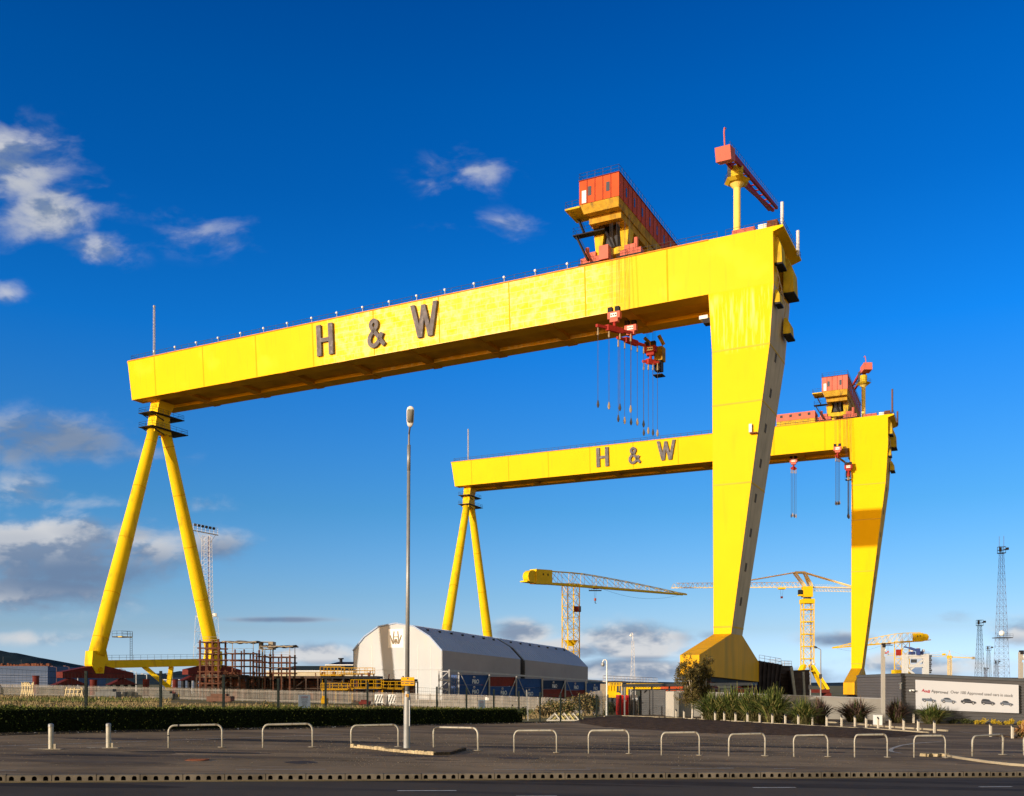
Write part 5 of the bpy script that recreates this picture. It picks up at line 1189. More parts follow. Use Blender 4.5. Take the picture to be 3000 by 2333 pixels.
# white offshore rig portal
Yr = 520; m_rw = mat('rig_white', (.60, .60, .61), .5, .05, .3); a = P(2688, 1975, Yr); root = thing('offshore_rig', 'white portal-framed offshore rig behind the corrugated showroom', 'rig', (a.x, Yr, g(a.x, Yr)))
for px0, px1 in ((2647, 2661), (2707, 2722)):
    A, B = P(px0, 1918, Yr), P(px1, 1918, Yr); mb = MB(); mb.box(A.x, B.x, Yr, Yr+2.5, g(A.x, Yr), A.z); mb.build('column', m_rw, root, world=True)
mb = MB(); A, B = P(2661.5, 1947, Yr), P(2706.5, 1955, Yr); mb.box(A.x, B.x, Yr+.3, Yr+2, B.z, A.z); A, B = P(2661.5, 1923, Yr), P(2706.5, 1930, Yr); mb.box(A.x, B.x, Yr+.3, Yr+2, B.z, A.z); mb.build('cross_beam', m_rw, root, world=True)
mb = MB(); mb.beam(P(2662, 1966, Yr+1), P(2703, 1934, Yr+1), 1.0); mb.beam(P(2660, 1962, Yr), P(2678, 1976, Yr), 1.0); mb.beam(P(2662, 1955, Yr+1), P(2670, 1948, Yr+1), 1.2); mb.build('diagonal', m_rw, root, world=True)
mb = MB(); mb.mi(mat('rig_blue', (.05, .08, .25), .6, .1, .5))
for px0, px1, y0, y1 in ((2671, 2684, 1909, 1918), (2694, 2708, 1908, 1918)): A, B = P(px0, y1, Yr), P(px1, y0, Yr); mb.box(A.x, B.x, Yr+1, Yr+4, A.z, B.z)
mb.beam(P(2648, 1895.5, Yr), P(2665, 1899, Yr), .6); mb.beam(P(2665, 1899, Yr), P(2687, 1906, Yr), 1.2); mb.beam(P(2690, 1920, Yr), P(2690, 1900, Yr), 1.6)
mb.build('deck_crane', parent=root, world=True)
mb = MB(); mb.mi(m_rw)
for px, py in ((2672, 1908), (2705, 1907)): mb.sphere(P(px, py, Yr+2), .9, 8); mb.tri(P(px, py, Yr+2), P(px, 1922, Yr+2), .4)
mb.box(P(2660, 0, Yr).x, P(2722, 0, Yr).x, Yr-.1, Yr+2.6, P(0, 1922.9, Yr).z, P(0, 1919, Yr).z)
mb.beam(P(2689, 1918, Yr), P(2689, 1898, Yr), 1.0); mb.mi(m_dk); mb.rail([P(2661, 1919, Yr-.2), P(2722, 1919, Yr-.2)], 1.5, 2, .12)
for k in range(9): p = P(2723+R(0, 3), 1922+k*6, Yr); mb.box(p.x-.2, p.x+1.0, Yr+.2, Yr+2, p.z-.5, p.z+.4)
p = P(2678, 1937, Yr+2); mb.box(p.x-1.3, p.x+1.3, Yr+1.5, Yr+3, p.z-.9, p.z+.9)
mb.build('deck_house', parent=root, world=True)

# ------------------------------------------------------------------ MASTS
def mast(label, px, yt, yb_ref, wt, wb, Y, n, m, r=.1, head=True, ant=0, grp='tall lattice masts at the right'):
    T_ = P(px, yt, Y); zg = g(T_.x, Y); zr = P(px, yb_ref, Y).z; wbb = wb+(wb-wt)*(zr-zg)/(T_.z-zr)
    root = thing('lattice_mast', label, 'mast', (T_.x, Y, zg), 0, grp)
    mb = MB(); mb.lattice((T_.x, Y, zg), T_, wbb, wt, n, r, r*.55); mb.build('lattice', m, root, world=True)
    if head:
        mb = MB(); mb.mi(m_dk); z = T_.z; hh = wt*2.0
        mb.box(T_.x-wt*.9, T_.x+wt*.9, Y-wt*.9, Y+wt*.9, z, z+.25)
        for dx, dy in ((-1, -1), (1, -1), (1, 1), (-1, 1)): mb.tri((T_.x+dx*wt*.85, Y+dy*wt*.85, z), (T_.x+dx*wt*.85, Y+dy*wt*.85, z+hh), .16)
        for k in (.5, 1):
            zz = z+hh*k; c = [(T_.x+dx*wt*.85, Y+dy*wt*.85, zz) for dx, dy in ((-1, -1), (1, -1), (1, 1), (-1, 1), (-1, -1))]
            for p, q in zip(c, c[1:]): mb.tri(p, q, .14)
        mb.box(T_.x-wt*1.2, T_.x-wt*.5, Y-wt*1.2, Y-wt*.9, z+hh*.2, z+hh*.9); mb.build('lamp_cage', parent=root, world=True)
        mb = MB(); mb.beam((T_.x+wt*.9, Y, z+hh*.6), (T_.x+wt*1.7, Y, z+hh*.75), .3); mb.box(T_.x+wt*1.5, T_.x+wt*2.1, Y-.4, Y+.4, z+hh*.55, z+hh*.9); mb.build('floodlight', m_dk, root, world=True)
    for k in range(ant):
        mb = MB(); x = T_.x+(-1 if k else 1)*wt*.7; mb.tri((x, Y, T_.z+wt), (x, Y, T_.z+wt+ (4.6 if k else 4.8)), .12); mb.build('aerial', m_mas, root, world=True)
    return root, T_
r_, T_ = mast('tallest reddish lattice mast behind the right half of the banner', 2934, 1622, 1986, 1.1, 3.7, 330, 22, m_mas, .08, True, 2)
mb = MB(); a = P(2937, 1868, 327); mb.mi(m_dk).box(a.x-2.6, a.x+2.6, a.y-1.8, a.y+1.8, a.z-.25, a.z); mb.rail([(a.x-2.6, a.y-1.8, a.z), (a.x+2.6, a.y-1.8, a.z)], 1.1, 1, .07); mb.mi(m_lamp).sphere((a.x-1.4, a.y-2.3, a.z+1.3), .9, 8, 1.0); mb.build('dish_platform', parent=r_, world=True)
mast('second tallest lattice mast, left of the reddish one', 2870, 1834, 1984, 1.2, 3.0, 420, 15, m_dk, .12)
mast('slim lattice mast between the two taller ones', 2896, 1906, 1984, 1.2, 2.4, 560, 12, m_dk, .11)
mast('tiny pale lattice mast between the masts', 2887, 1965, 1984, .9, 1.2, 600, 6, m_mas, .12)
mast('short lattice mast in front of the left leg of the tallest mast', 2919, 1946, 1984, .9, 1.6, 500, 7, m_mas, .1)
# floodlight mast at left
Y = 300; T_ = P(606, 1571, Y); zg = g(T_.x, Y); root = thing('floodlight_mast', 'tall pale lattice floodlight mast behind the crane leg at left', 'mast', (T_.x, Y, zg))
zk = P(0, 1806, Y).z
mb = MB(); mb.lattice((T_.x, Y, zk), T_, 3.0, 2.3, 16, .10, .055); mb.lattice((T_.x, Y, zg), (T_.x, Y, zk), 7.0, 5.2, 5, .10, .06); mb.build('lattice', m_masw, root, world=True)
mb = MB(); mb.tri((T_.x+.5, Y, zg), (T_.x+.5, Y, T_.z), .18); mb.tri((T_.x+.9, Y, zg), (T_.x+.9, Y, T_.z), .12); mb.build('ladder', m_rust, root, world=True)
A, B = P(566, 1553, Y-3), P(638, 1567, Y+3); mb = MB(); mb.mi(m_masw)
mb.hexa([A+Vector((0, -.6, -.25)), B+Vector((0, -.6, -.25)), B+Vector((0, .6, -.25)), A+Vector((0, .6, -.25)), A+Vector((0, -.6, 0)), B+Vector((0, -.6, 0)), B+Vector((0, .6, 0)), A+Vector((0, .6, 0))])
mb.rail([A, B], 2.0, 1.2, .1, 3); mb.tri(A+Vector((1, 0, 0)), T_-Vector((1, 0, 2.5)), .12); mb.tri(B-Vector((.6, 0, 0)), T_-Vector((-1, 0, 2.0)), .12); mb.build('lamp_gallery', parent=root, world=True)
for k in range(6):
    mb = MB(); p = A.lerp(B, .12+k*.15)+Vector((0, -.6, 1.6)); mb.tube([p, p+Vector((.15, -.7, -.1))], [.28, .45], 10); mb.build('floodlight', m_dk, root, world=True)
mb = MB(); p = P(628, 1802, Y); mb.box(p.x-.5, p.x+.7, p.y-.4, p.y+.4, p.z-.5, p.z+.5); p2 = P(583, 1806, Y); mb.box(p2.x-.6, p2.x+.6, p2.y-.4, p2.y+.4, p2.z-.3, p2.z+.1); mb.build('junction_box', m_wht, root, world=True)
# radio mast in the centre distance
r_, T_ = mast('thin grey radio mast standing alone in front of the clouds', 1854, 1878, 1987, .42, .75, 190, 18, m_masw, .035, False, grp='thin masts')
mb = MB(); mb.tri(T_, P(1854, 1858, 190), .07); mb.mi(m_wht).tube([P(1854, 1872, 190), P(1854, 1858, 190), P(1852, 1854.5, 190), P(1848.5, 1856, 190), P(1848, 1859, 190)], .06, 6); mb.sphere(P(1848, 1862, 190), .22, 8); mb.build('camera_bracket', m_wht, r_, world=True)

# ------------------------------------------------------------------ FENCES
m_pal = mat('palisade_steel', (.33, .30, .27), .5, .2, .8, metal=.2)
# palisade: polyline of feet on the dock ground
def fence_pts(pl, sp):
    out = []
    for a, b in zip(pl, pl[1:]):
        L_ = (b-a).length; n = max(1, int(L_/sp))
        for k in range(n): out.append((a.lerp(b, k/n), (b-a).normalized()))
    return out
PLp = [(-120, 2036), (0, 2037), (400, 2047), (750, 2056), (1100, 2066), (1400, 2079), (1600, 2092), (1765, 2098)]
PL = [G(x, y) for x, y in PLp]
PL = [Vector((p.x, p.y, 0)) for p in PL]
root = thing('palisade_fence', 'long pale galvanised palisade fence running behind the dark mesh fence', 'fence', (PL[0].x, PL[0].y, g(PL[0].x, PL[0].y)))
mb = MB(); HT = 2.35
for p, d in fence_pts(PL, .26):
    z = g(p.x, p.y); n_ = Vector((-d.y, d.x, 0)); w2 = .062
    a, b = p-d*w2, p+d*w2; h_ = HT
    mb.add([(a.x, a.y, z+.08), (p.x+n_.x*.03, p.y+n_.y*.03, z+.08), (b.x, b.y, z+.08), (b.x, b.y, z+h_-.15), (p.x+n_.x*.03, p.y+n_.y*.03, z+h_), (a.x, a.y, z+h_-.15)], [(0, 1, 4, 5), (1, 2, 3, 4)])
o = mb.build('pales', m_pal, root, world=True); tag(o, kind='stuff')
mb = MB()
for a, b in zip(PL, PL[1:]):
    n = 12
    for k in range(n):
        p, q = a.lerp(b, k/n), a.lerp(b, (k+1)/n); off = Vector((-(b-a).y, (b-a).x, 0)).normalized()*.07
        for h_ in (.35, 1.95): mb.beam((p.x+off.x, p.y+off.y, g(p.x, p.y)+h_), (q.x+off.x, q.y+off.y, g(q.x, q.y)+h_), .05, .07)
mb.build('rail', m_pal, root, world=True)
mb = MB(); cnt = 0
for p, d in fence_pts(PL, 2.75):
    n_ = Vector((-d.y, d.x, 0))*.14; z = g(p.x, p.y); cnt += 1
    if cnt > 98: continue
    o_ = MB(); o_.box(-.05, .05, -.05, .05, 0, 2.3); 
    if cnt == 1: pp0 = o_.build('post', m_cgrey, root); q_ = pp0
    else: q_ = pp0.copy(); sc.collection.objects.link(q_)
    q_.location = Vector((p.x+n_.x, p.y+n_.y, z))-root.location
mb = MB(); p = PL[5].lerp(PL[6], .15); mb.box(p.x-.3, p.x+.3, p.y-.12, p.y-.08, g(p.x, p.y)+1.5, g(p.x, p.y)+2.0)
tag(mb.build('notice', m_white2), 'tiny white notice fixed to the pale palisade before the containers', 'sign')

# dark mesh fence behind the hedge
m_fpost = mat('dark_green_post', (.02, .028, .026), .5, .2, 2)
FP = [(-40, 2158, 1948), (252, 2140, 1966), (471, 2138, 1966), (655, 2135, 1977), (815, 2132, 1988), (954, 2130, 1990), (1077, 2128, 1999), (1280, 2124, 2012), (1367, 2121, 2014.6), (1447, 2119, 2020), (1520, 2117, 2025), (1582, 2117, 2028), (1642, 2117.6, 2031), (1698, 2115, 2033.5), (1747.5, 2111, 2035), (1781, 2101, 2035), (1817, 2097, 2037), (1874, 2097, 2040), (1932, 2098, 2040)]
def hline(px):     # hedge front foot on the ground at picture column px
    r = (px-CXP)/F; dx, dy = hedB.x-hedA.x, hedB.y-hedA.y; t_ = (r*hedA.y-hedA.x)/(dx-r*dy); return hedA.lerp(hedB, t_)
mroot = thing('mesh_fence', 'thin dark mesh fence on green posts running just behind the clipped hedge', 'fence', (hedA.x, hedA.y, g1(hedA.x, hedA.y)))
hn = Vector((-(hedB-hedA).y, (hedB-hedA).x, 0)).normalized()
fpw = []
for px, yb, yt in FP:
    if px < 1530:
        q = hline(px)+hn*1.5; r = (px-CXP)/F; # slide along the line so the post stays in its own direction
        base = hedA+hn*1.5; d = (hedB-hedA); t_ = (r*base.y-base.x)/(d.x-r*d.y); q = base+d*t_
        z = g1(q.x, q.y)
    else:
        q = G(px, yb, 0, g1); z = q.z
    zt_ = EYE+(HYP-yt)/F*q.y; fpw.append((Vector((q.x, q.y, z)), zt_))
for i, (q, zt_) in enumerate(fpw):
    mb = MB(); mb.box(q.x-.055, q.x+.055, q.y-.055, q.y+.055, q.z, zt_); mb.build('post', m_fpost, mroot, world=True)
mb = MB()
for (a, za), (b, zb) in zip(fpw, fpw[1:]):
    h0, h1 = za-.12-a.z, zb-.12-b.z
    for k in range(11):
        f = .03+.97*k/10; mb.tri(Vector((a.x, a.y, a.z+h0*f)), Vector((b.x, b.y, b.z+h1*f)), .012)
    n = int((b-a).length/.16)
    for k in range(n):
        t_ = k/n; p = a.lerp(b, t_); mb.tri(p, p+Vector((0, 0, h0+(h1-h0)*t_)), .005)
o = mb.build('wire_mesh', m_fpost, mroot, world=True)
# white warning boards on the mesh fence
m_board = mat('notice_white', (.70, .73, .80), .5, .03, 1); m_ink = mat('notice_ink', (.10, .11, .16), .6, .1, 1); m_inkr = mat('notice_red', (.45, .04, .05), .6, .1, 1)
def notice(px0, px1, y0, y1, lab, lines):
    pc = (px0+px1)/2; r = (pc-CXP)/F; base = hedA+hn*1.40; d = (hedB-hedA); t_ = (r*base.y-base.x)/(d.x-r*d.y); q = base+d*t_; u = d.normalized()
    wx = (px1-px0)/F*q.y/abs(u.x-r*u.y); zt_, zb = EYE+(HYP-y0)/F*q.y, EYE+(HYP-y1)/F*q.y
    root = thing('warning_sign', lab, 'sign', (q.x, q.y, zb), atan2(u.y, u.x), 'white notices on the mesh fence')
    mb = MB(); mb.box(-wx/2, wx/2, -.012, .0, 0, zt_-zb); mb.build('board', m_board, root)
    H_ = zt_-zb; y = H_*.93
    fr_ = frame_of(root); nrm = -hn
    for i, (tx, sz, mm) in enumerate(lines):
        y -= H_*sz*1.15
        ob = text_obj(tx, H_*sz*1.25, mm, 'lettering', root, fr_ @ plane_m(Vector((0, -.016, y)), (1, 0, 0), (0, -1, 0)), .001, .0, 'CENTER', .8)
    return root
LN = [('WARNING', .13, m_inkr), ('This site is under', .085, m_ink), ('24hr CCTV and security', .07, m_ink), ('Guard patrol', .09, m_ink), ('Trespassers will be', .075, m_ink), ('prosecuted', .085, m_ink), ('No entry', .085, m_ink)]
notice(874, 909, 2036, 2077, 'larger white warning notice above the hedge, left of the street lamp', LN)
notice(1400.5, 1421, 2052, 2082, 'smaller white warning notice on the fence near the end of the hedge', LN)

# ------------------------------------------------------------------ HEDGE, GRASS, BUSHES
def leafmat(name, c, c2, var=.3):
    m = mat(name, c, .7, var, 3, col2=c2)
    b = m.node_tree.nodes['Principled BSDF']; return m
m_hedge = leafmat('hedge_leaf', (.010, .018, .005), (.028, .042, .009)); m_hedget = leafmat('hedge_leaf_sunlit', (.12, .15, .03), (.24, .25, .06))  # front leaves darkened for shade, top leaves lightened for sun, in the colour
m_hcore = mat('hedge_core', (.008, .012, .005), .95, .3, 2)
random.seed(21)
root = thing('hedge', 'long dark clipped hedge in front of the mesh fence', 'hedge', (hedA.x, hedA.y, g1(hedA.x, hedA.y)))
hd = (hedB-hedA); hL = sqrt(hd.x**2+hd.y**2); hu = Vector((hd.x, hd.y, 0)).normalized(); HW = 1.25
def hh(t_): return (1.13-.15*t_)*(1+.03*mnoise.noise(Vector((t_*60, 0, 0)))+.04*mnoise.noise(Vector((t_*14, 5, 0))))*(1 if t_ < .985 else .8)
mb = MB(); n = 90; secs = []
for k in range(n+1):
    t_ = k/n; p = hedA+hd*t_; z = g1(p.x, p.y); H_ = hh(t_); j = lambda s: .08*mnoise.noise(Vector((t_*70, s, 1)))
    secs.append([Vector((p.x, p.y, z))+hn*(.08+j(1)), Vector((p.x, p.y, z+H_*.6))+hn*(.04+j(2)), Vector((p.x, p.y, z+H_*.93))+hn*(.12+j(3)), Vector((p.x, p.y, z+H_*.95))+hn*(HW-.1+j(4)), Vector((p.x, p.y, z))+hn*HW])
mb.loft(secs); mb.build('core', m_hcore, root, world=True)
mb = MB(); mb.ml = [m_hedge, m_hedget]
def leaf(c, s, mi, nrm=None):
    mb.cur = mi; a = Vector((R(-1, 1), R(-1, 1), R(-1, 1))).normalized(); b = a.cross(Vector((R(-1, 1), R(-1, 1), R(-1, 1)))).normalized()
    mb.add([c-a*s, c-b*s*.55, c+a*s, c+b*s*.55], [(0, 1, 2, 3)])
for _ in range(26000):
    t_ = R(0, 1); t_ = t_ if R(0, 1) < .5 else t_; p = hedA+hd*t_; z = g1(p.x, p.y); H_ = hh(t_)*(1+.05*mnoise.noise(Vector((t_*120, 9, 0))))
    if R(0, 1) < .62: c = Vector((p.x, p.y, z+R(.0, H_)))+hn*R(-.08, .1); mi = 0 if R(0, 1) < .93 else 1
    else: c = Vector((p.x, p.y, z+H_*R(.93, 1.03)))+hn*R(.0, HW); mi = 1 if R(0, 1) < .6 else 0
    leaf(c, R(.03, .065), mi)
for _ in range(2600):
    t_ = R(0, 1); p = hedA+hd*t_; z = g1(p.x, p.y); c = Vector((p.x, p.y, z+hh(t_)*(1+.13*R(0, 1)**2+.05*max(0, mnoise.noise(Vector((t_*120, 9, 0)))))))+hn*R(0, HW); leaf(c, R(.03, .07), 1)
mb.build('foliage', parent=root, world=True)
# dark soil strip at the foot of the hedge, with fallen leaves and rubbish
m_soil = mat('dark_soil', (.050, .038, .026), .95, .35, 1.5, bump=.8, bscale=14)
mb = MB(); n = 140; fr_, bk_ = [], []
for k in range(n+1):
    t_ = -.03+1.10*k/n; p = hedA+hd*t_; wd = 2.1+.6*mnoise.noise(Vector((t_*9, 3, 0)))+.25*mnoise.noise(Vector((t_*50, 3, 0)))-1.0*t_
    q = p-hn*wd; fr_.append((q.x, q.y, g1(q.x, q.y)+PAV+.003)); q = p+hn*.3; bk_.append((q.x, q.y, g1(q.x, q.y)+PAV+.02))
mb.add(fr_+bk_, [(k, k+1, k+1+n+1, k+n+1) for k in range(n)]); tag(mb.build('soil', m_soil), kind='structure')
random.seed(4)
mb = MB(); mb.ml = [mat('litter_leaf', (.30, .22, .10), .9, .4, 3), mat('litter_pale', (.5, .48, .46), .8, .3, 3), m_hedget]
for _ in range(900):
    t_ = R(-.02, 1.05); p = hedA+hd*t_-hn*R(0, 2.3); s = R(.015, .05); a = R(0, 6.28); mb.cur = 0 if R(0, 1) < .8 else 1
    z = g1(p.x, p.y)+PAV+.012; mb.add([(p.x+s*cos(a+k*pi/2), p.y+s*sin(a+k*pi/2), z+R(0, .03)) for k in range(4)], [(0, 1, 2, 3)])
tag(mb.build('leaf_litter'), 'fallen leaves and grit along the soil in front of the hedge', 'leaf litter', kind='stuff')
mb = MB(); p = G(45, 2139, PAV, g1); mb.mi(mat('blue_bag', (.10, .14, .32), .5, .2, 2))
for _ in range(7): c = p+Vector((R(-.35, .35), R(-.1, .1), .05)); mb.sphere(c, R(.07, .13), 6, .6)
tag(mb.build('litter_bag'), 'crumpled blue plastic bag at the foot of the hedge, far left', 'rubbish')

# dead grass between hedge and palisade
m_dry = leafmat('dry_grass_blade', (.20, .145, .07), (.36, .27, .14)); m_grn = leafmat('green_weed', (.10, .12, .035), (.17, .17, .06))
random.seed(8); mb = MB(); mb.ml = [m_dry, m_grn]
for _ in range(15000):
    px = R(-30, 1790); Yg = R(62, 150) if px > 500 else R(56, 190); x = (px-CXP)/F*Yg
    if Yg < zt(x)+3: continue
    gr = mnoise.noise(Vector((x*.05, Yg*.04, 0))); mb.cur = 1 if gr+R(-.15, .15) > .18 else 0
    z = g(x, Yg); h_ = R(.15, .55)*(1+.4*gr)*(Yg/100)**.3; w_ = R(.03, .09)*Yg/90; lx = R(-.25, .25)
    mb.add([(x-w_, Yg+R(-.1, .1), z-.03), (x+w_, Yg+R(-.1, .1), z-.03), (x+lx+w_*.2, Yg+R(-.1, .1), z+h_), (x+lx-w_*.2, Yg, z+h_*.96)], [(0, 1, 2, 3)])
tag(mb.build('dry_grass'), 'bleached rough grass between the hedge and the palisade fence', 'grass', kind='stuff')

def bush(px, pyb, wpx, hpx, Y, label, mats, nleaf, sz, stems=6, fn=g, seed=1, cat='bush', group='weeds and bushes by the fences'):
    random.seed(seed); c = P(px, pyb, Y); z0 = fn(c.x, Y); W2 = wpx/F*Y/2; H_ = hpx/F*Y
    root = thing('bush', label, cat, (c.x, Y, z0), 0, group); cl = []
    sm = MB()
    for k in range(stems):
        a = R(0, 6.28); r_ = R(.2, .85); tip = Vector((c.x+W2*r_*cos(a), Y+W2*.7*r_*sin(a), z0+H_*R(.6, 1)*(1-.35*r_*r_))); cl.append(tip); b = Vector((c.x+W2*.15*cos(a), Y+W2*.15*sin(a), z0-.05)); m_ = b.lerp(tip, .5)+Vector((0, 0, H_*.1)); sm.tri(b, m_, .03*H_/1.5); sm.tri(m_, tip, .02*H_/1.5)
    sm.build('stem', m_bark2, root, world=True)
    global mb; mb = MB(); mb.ml = list(mats)
    for _ in range(nleaf):
        t_ = random.choice(cl); f = R(.25, 1)**.6; q = Vector((c.x, Y, z0)).lerp(t_, f)+Vector((random.gauss(0, W2*.2), random.gauss(0, W2*.2), random.gauss(0, H_*.11)))
        if q.z < z0: q.z = z0+R(0, .2)
        leaf(q, sz*R(.6, 1.3), random.randrange(len(mats)))
    mb.build('leaves', parent=root, world=True); return root
m_bark2 = mat('brown_stem', (.16, .11, .07), .85, .25, 3)
m_bush1 = leafmat('bush_green', (.05, .065, .018), (.12, .13, .04)); m_bush2 = leafmat('bush_brown', (.20, .14, .06), (.32, .24, .11)); m_bush3 = leafmat('bush_dark', (.03, .035, .015), (.07, .075, .03))
for i, (px, pyb, w_, h_, Y, lab, ms) in enumerate([
    (790, 2068, 60, 52, 92, 'leafy brown-green scrub growing behind the hedge under the scaffold', (m_bush1, m_bush2)), (845, 2068, 60, 42, 95, 'lower scrub bush just left of the larger warning notice', (m_bush1, m_bush2, m_dry)),
    (950, 2070, 60, 22, 95, 'low sprig of scrub right of the larger warning notice', (m_bush1, m_dry)), (30, 2058, 60, 22, 100, 'low dark weeds behind the hedge at the left edge', (m_bush3, m_bush1)),
    (1507, 2090, 50, 40, 84, 'green bush rising behind the right end of the hedge', (m_bush1,)), (1535, 2095, 36, 34, 82, 'small green bush beside the white post', (m_bush1, m_bush3)),
    (1640, 2098, 110, 62, 98, 'wide straggly green bush behind the striped barrier', (m_bush1, m_bush2)), (1722, 2104, 100, 66, 92, 'dark brown thicket at the corner of the mesh fence', (m_bush3, m_bush2)),
    (1595, 2106, 60, 36, 84, 'brown dead scrub left of the striped barrier', (m_bush2, m_dry)), (1790, 2092, 40, 36, 98, 'green weeds beside the white camera pole', (m_bush1, m_bush3)), (1330, 2076, 60, 16, 96, 'low fringe of weeds on the hedge line before the containers', (m_bush1, m_dry))]):
    bush(px, pyb, w_, h_, Y, lab, ms, int(500+w_*h_*.35), .11, 9, seed=30+i)
# striped barrier pile
m_palebar = mat('pale_barrier', (.50, .46, .40), .7, .15, 2)
mb = MB(); a = G(1657, 2114); 
for k in range(6):
    x0 = a.x-1.35+k*.34; mb.mi(m_palebar if k % 2 == 0 else mat('cream_paint', (.50, .42, .18), .6, .1, 1)); mb.beam((x0, a.y, a.z+.05), (x0+.62, a.y+.25, a.z+.58), .11); mb.beam((x0+1.0, a.y-.1, a.z+.05), (x0+.58, a.y+.2, a.z+.6), .09)
mb.mi(m_palebar).beam((a.x-1.4, a.y-.1, a.z+.08), (a.x+1.5, a.y-.1, a.z+.08), .09)
tag(mb.build('barrier'), 'pile of white and cream folding barriers in the scrub behind the mesh fence', 'barrier')
# white leaning post at hedge end
a, b = G(1547, 2112, 0, g1), None; mb = MB(); mb.beam(a, P(1542.5, 2024, a.y), .10); mb.beam(P(1541.5, 2024, a.y), P(1544, 2023.5, a.y), .14, .12); tag(mb.build('fence_post', m_gst), 'bare pale leaning fence post at the end of the hedge', 'post')

# ------------------------------------------------------------------ HOOP BARRIERS and grey bollards on the near verge
hp = [(494, 651, 2191.5, 2191.5), (770.4, 915.7, 2190.8, 2190.8), (1029, 1167, 2190, 2190), (1271, 1401, 2192, 2200.5), (1506.5, 1630.8, 2204, 2206.6), (1724.5, 1843, 2207.6, 2210), (1938, 2049, 2213, 2214.5), (2135, 2241, 2216, 2216), (2325.8, 2425.5, 2217.5, 2218.5), (2503.8, 2599.8, 2219, 2220), (2677.7, 2769.5, 2219.5, 2221), (2847.8, 2937.6, 2216, 2213), (3000, 3085, 2213, 2213)]
wl = ['first', 'second', 'third', 'fourth', 'fifth', 'sixth', 'seventh', 'eighth', 'ninth', 'tenth', 'eleventh', 'twelfth', 'last']
proto = None
m_patch = mat('concrete_patch', (.34, .29, .22), .9, .3, 2)
for i, (xa, xb, ya, yb) in enumerate(hp):
    a, b = Gp(xa, ya), Gp(xb, yb); c = (a+b)/2; L_ = (b-a).length; az = atan2(b.y-a.y, b.x-a.x)
    if proto is None:
        proto = thing('hoop_barrier', '', 'barrier', c, az, 'steel hoop barriers along the pavement'); H_ = .78; W2 = 1.0; r_ = .22
        pts = [(-W2, 0, -.02), (-W2, 0, H_-r_)]+[(-W2+r_-r_*cos(q), 0, H_-r_+r_*sin(q)) for q in [k*pi/10 for k in range(1, 6)]]+[(W2-r_+r_*sin(q), 0, H_-r_+r_*cos(q)) for q in [k*pi/10 for k in range(0, 5)]]+[(W2, 0, H_-r_), (W2, 0, -.02)]
        mb = MB(); 
        # tube in the xz plane with a fixed side vector
        n = 10; rings = []
        for k, p in enumerate(pts):
            p = Vector(p); d = (Vector(pts[min(k+1, len(pts)-1)])-Vector(pts[max(k-1, 0)])).normalized(); s_ = Vector((0, 1, 0)); u = d.cross(s_)
            rings.append([p+(s_*cos(2*pi*q/n)+u*sin(2*pi*q/n))*.036 for q in range(n)])
        mb.loft(rings); hoop = mb.build('hoop', m_hoop, proto, smooth=True)
        for s_ in (-1, 1):
            mb = MB(); mb.tube([(s_*W2, 0, 0), (s_*W2, 0, .012)], .17, 12); mb.build('footing', m_patch, proto)
        o = proto
    else: o = dup(proto)
    o.location = c; o.rotation_euler = (0, 0, az); k = L_/2.0; o.scale = (k, 1, .97+.02*((i*7) % 4)); o.rotation_euler = (radians((i*5 % 4)-1.5), radians(.6*((i*3 % 3)-1)), az)
    o['label'] = ('steel hoop barrier, %s from the left, %s' % (wl[i], 'dark tape round its bend' if i == 0 else 'standing on the pavement' if i not in (2, 3) else 'beside the street lamp')) if i != 12 else 'steel hoop barrier cut off by the right edge of the picture'
mb = MB(); mb.tube([(-.66, 0, .78), (-.60, 0, .78)], .043, 10); mb.tube([(-1.0, 0, .42), (-1.0, 0, .46)], .043, 10); mb.build('tape_band', m_blk, proto)
for i, (px, py) in enumerate(((149, 2195), (317.6, 2191.5))):
    a = Gp(px, py); root = thing('bollard', ['round grey steel bollard nearest the left edge of the picture', 'round grey steel bollard between the left bollard and the first hoop'][i], 'bollard', a, 0, 'round steel bollards')
    mb = MB(); mb.tube([(0, 0, 0), (0, 0, .72)], .075, 16); mb.build('shaft', m_hoop, root, smooth=False)
    mb = MB(); mb.tube([(0, 0, .70), (0, 0, .77), (0, 0, .80)], [.082, .082, .05], 16); mb.build('cap', m_gst, root)
    mb = MB(); mb.box(-.75, .35, -.12, .14, .0, .012); mb.box(.08, .16, -.02, .04, .0, .16); mb.build('footing', m_patch, root)
# broken kerb island round the lamp
m_stone = mat('broken_kerb_stone', (.42, .33, .20), .9, .35, 2.5, bump=1, bscale=18)
isl = [Gp(x, y) for x, y in ((1026, 2190.5), (1085, 2195), (1150, 2203), (1215, 2209), (1270, 2213), (1320, 2211.5), (1366, 2199))]
mb = MB(); mb.ml = [m_stone, m_soil]; random.seed(2)
for k, (a, b) in enumerate(zip(isl, isl[1:])):
    for j in range(6):
        p, q = a.lerp(b, j/6), a.lerp(b, (j+.93)/6); h0 = .09+R(-.025, .03); mb.cur = 0 if k < 4 else 1
        d = (q-p).normalized(); n_ = Vector((-d.y, d.x, 0))*.13; 
        if k >= 4: h0 *= .8
        mb.hexa([p, q, q+n_, p+n_, p+Vector((0, .03, h0)), q+Vector((0, .03, h0+R(-.02, .02))), q+n_+Vector((0, 0, h0)), p+n_+Vector((0, 0, h0))])
tag(mb.build('kerb_island'), 'cracked stone kerb edging the asphalt patch round the street lamp', 'kerb stones')
mb = MB(); pts = [p+Vector((0, .1, .085)) for p in isl]+[Gp(1345, 2194)+Vector((0, 0, .03)), Gp(1200, 2188)+Vector((0, 0, .02)), Gp(1060, 2188)+Vector((0, 0, .02))]
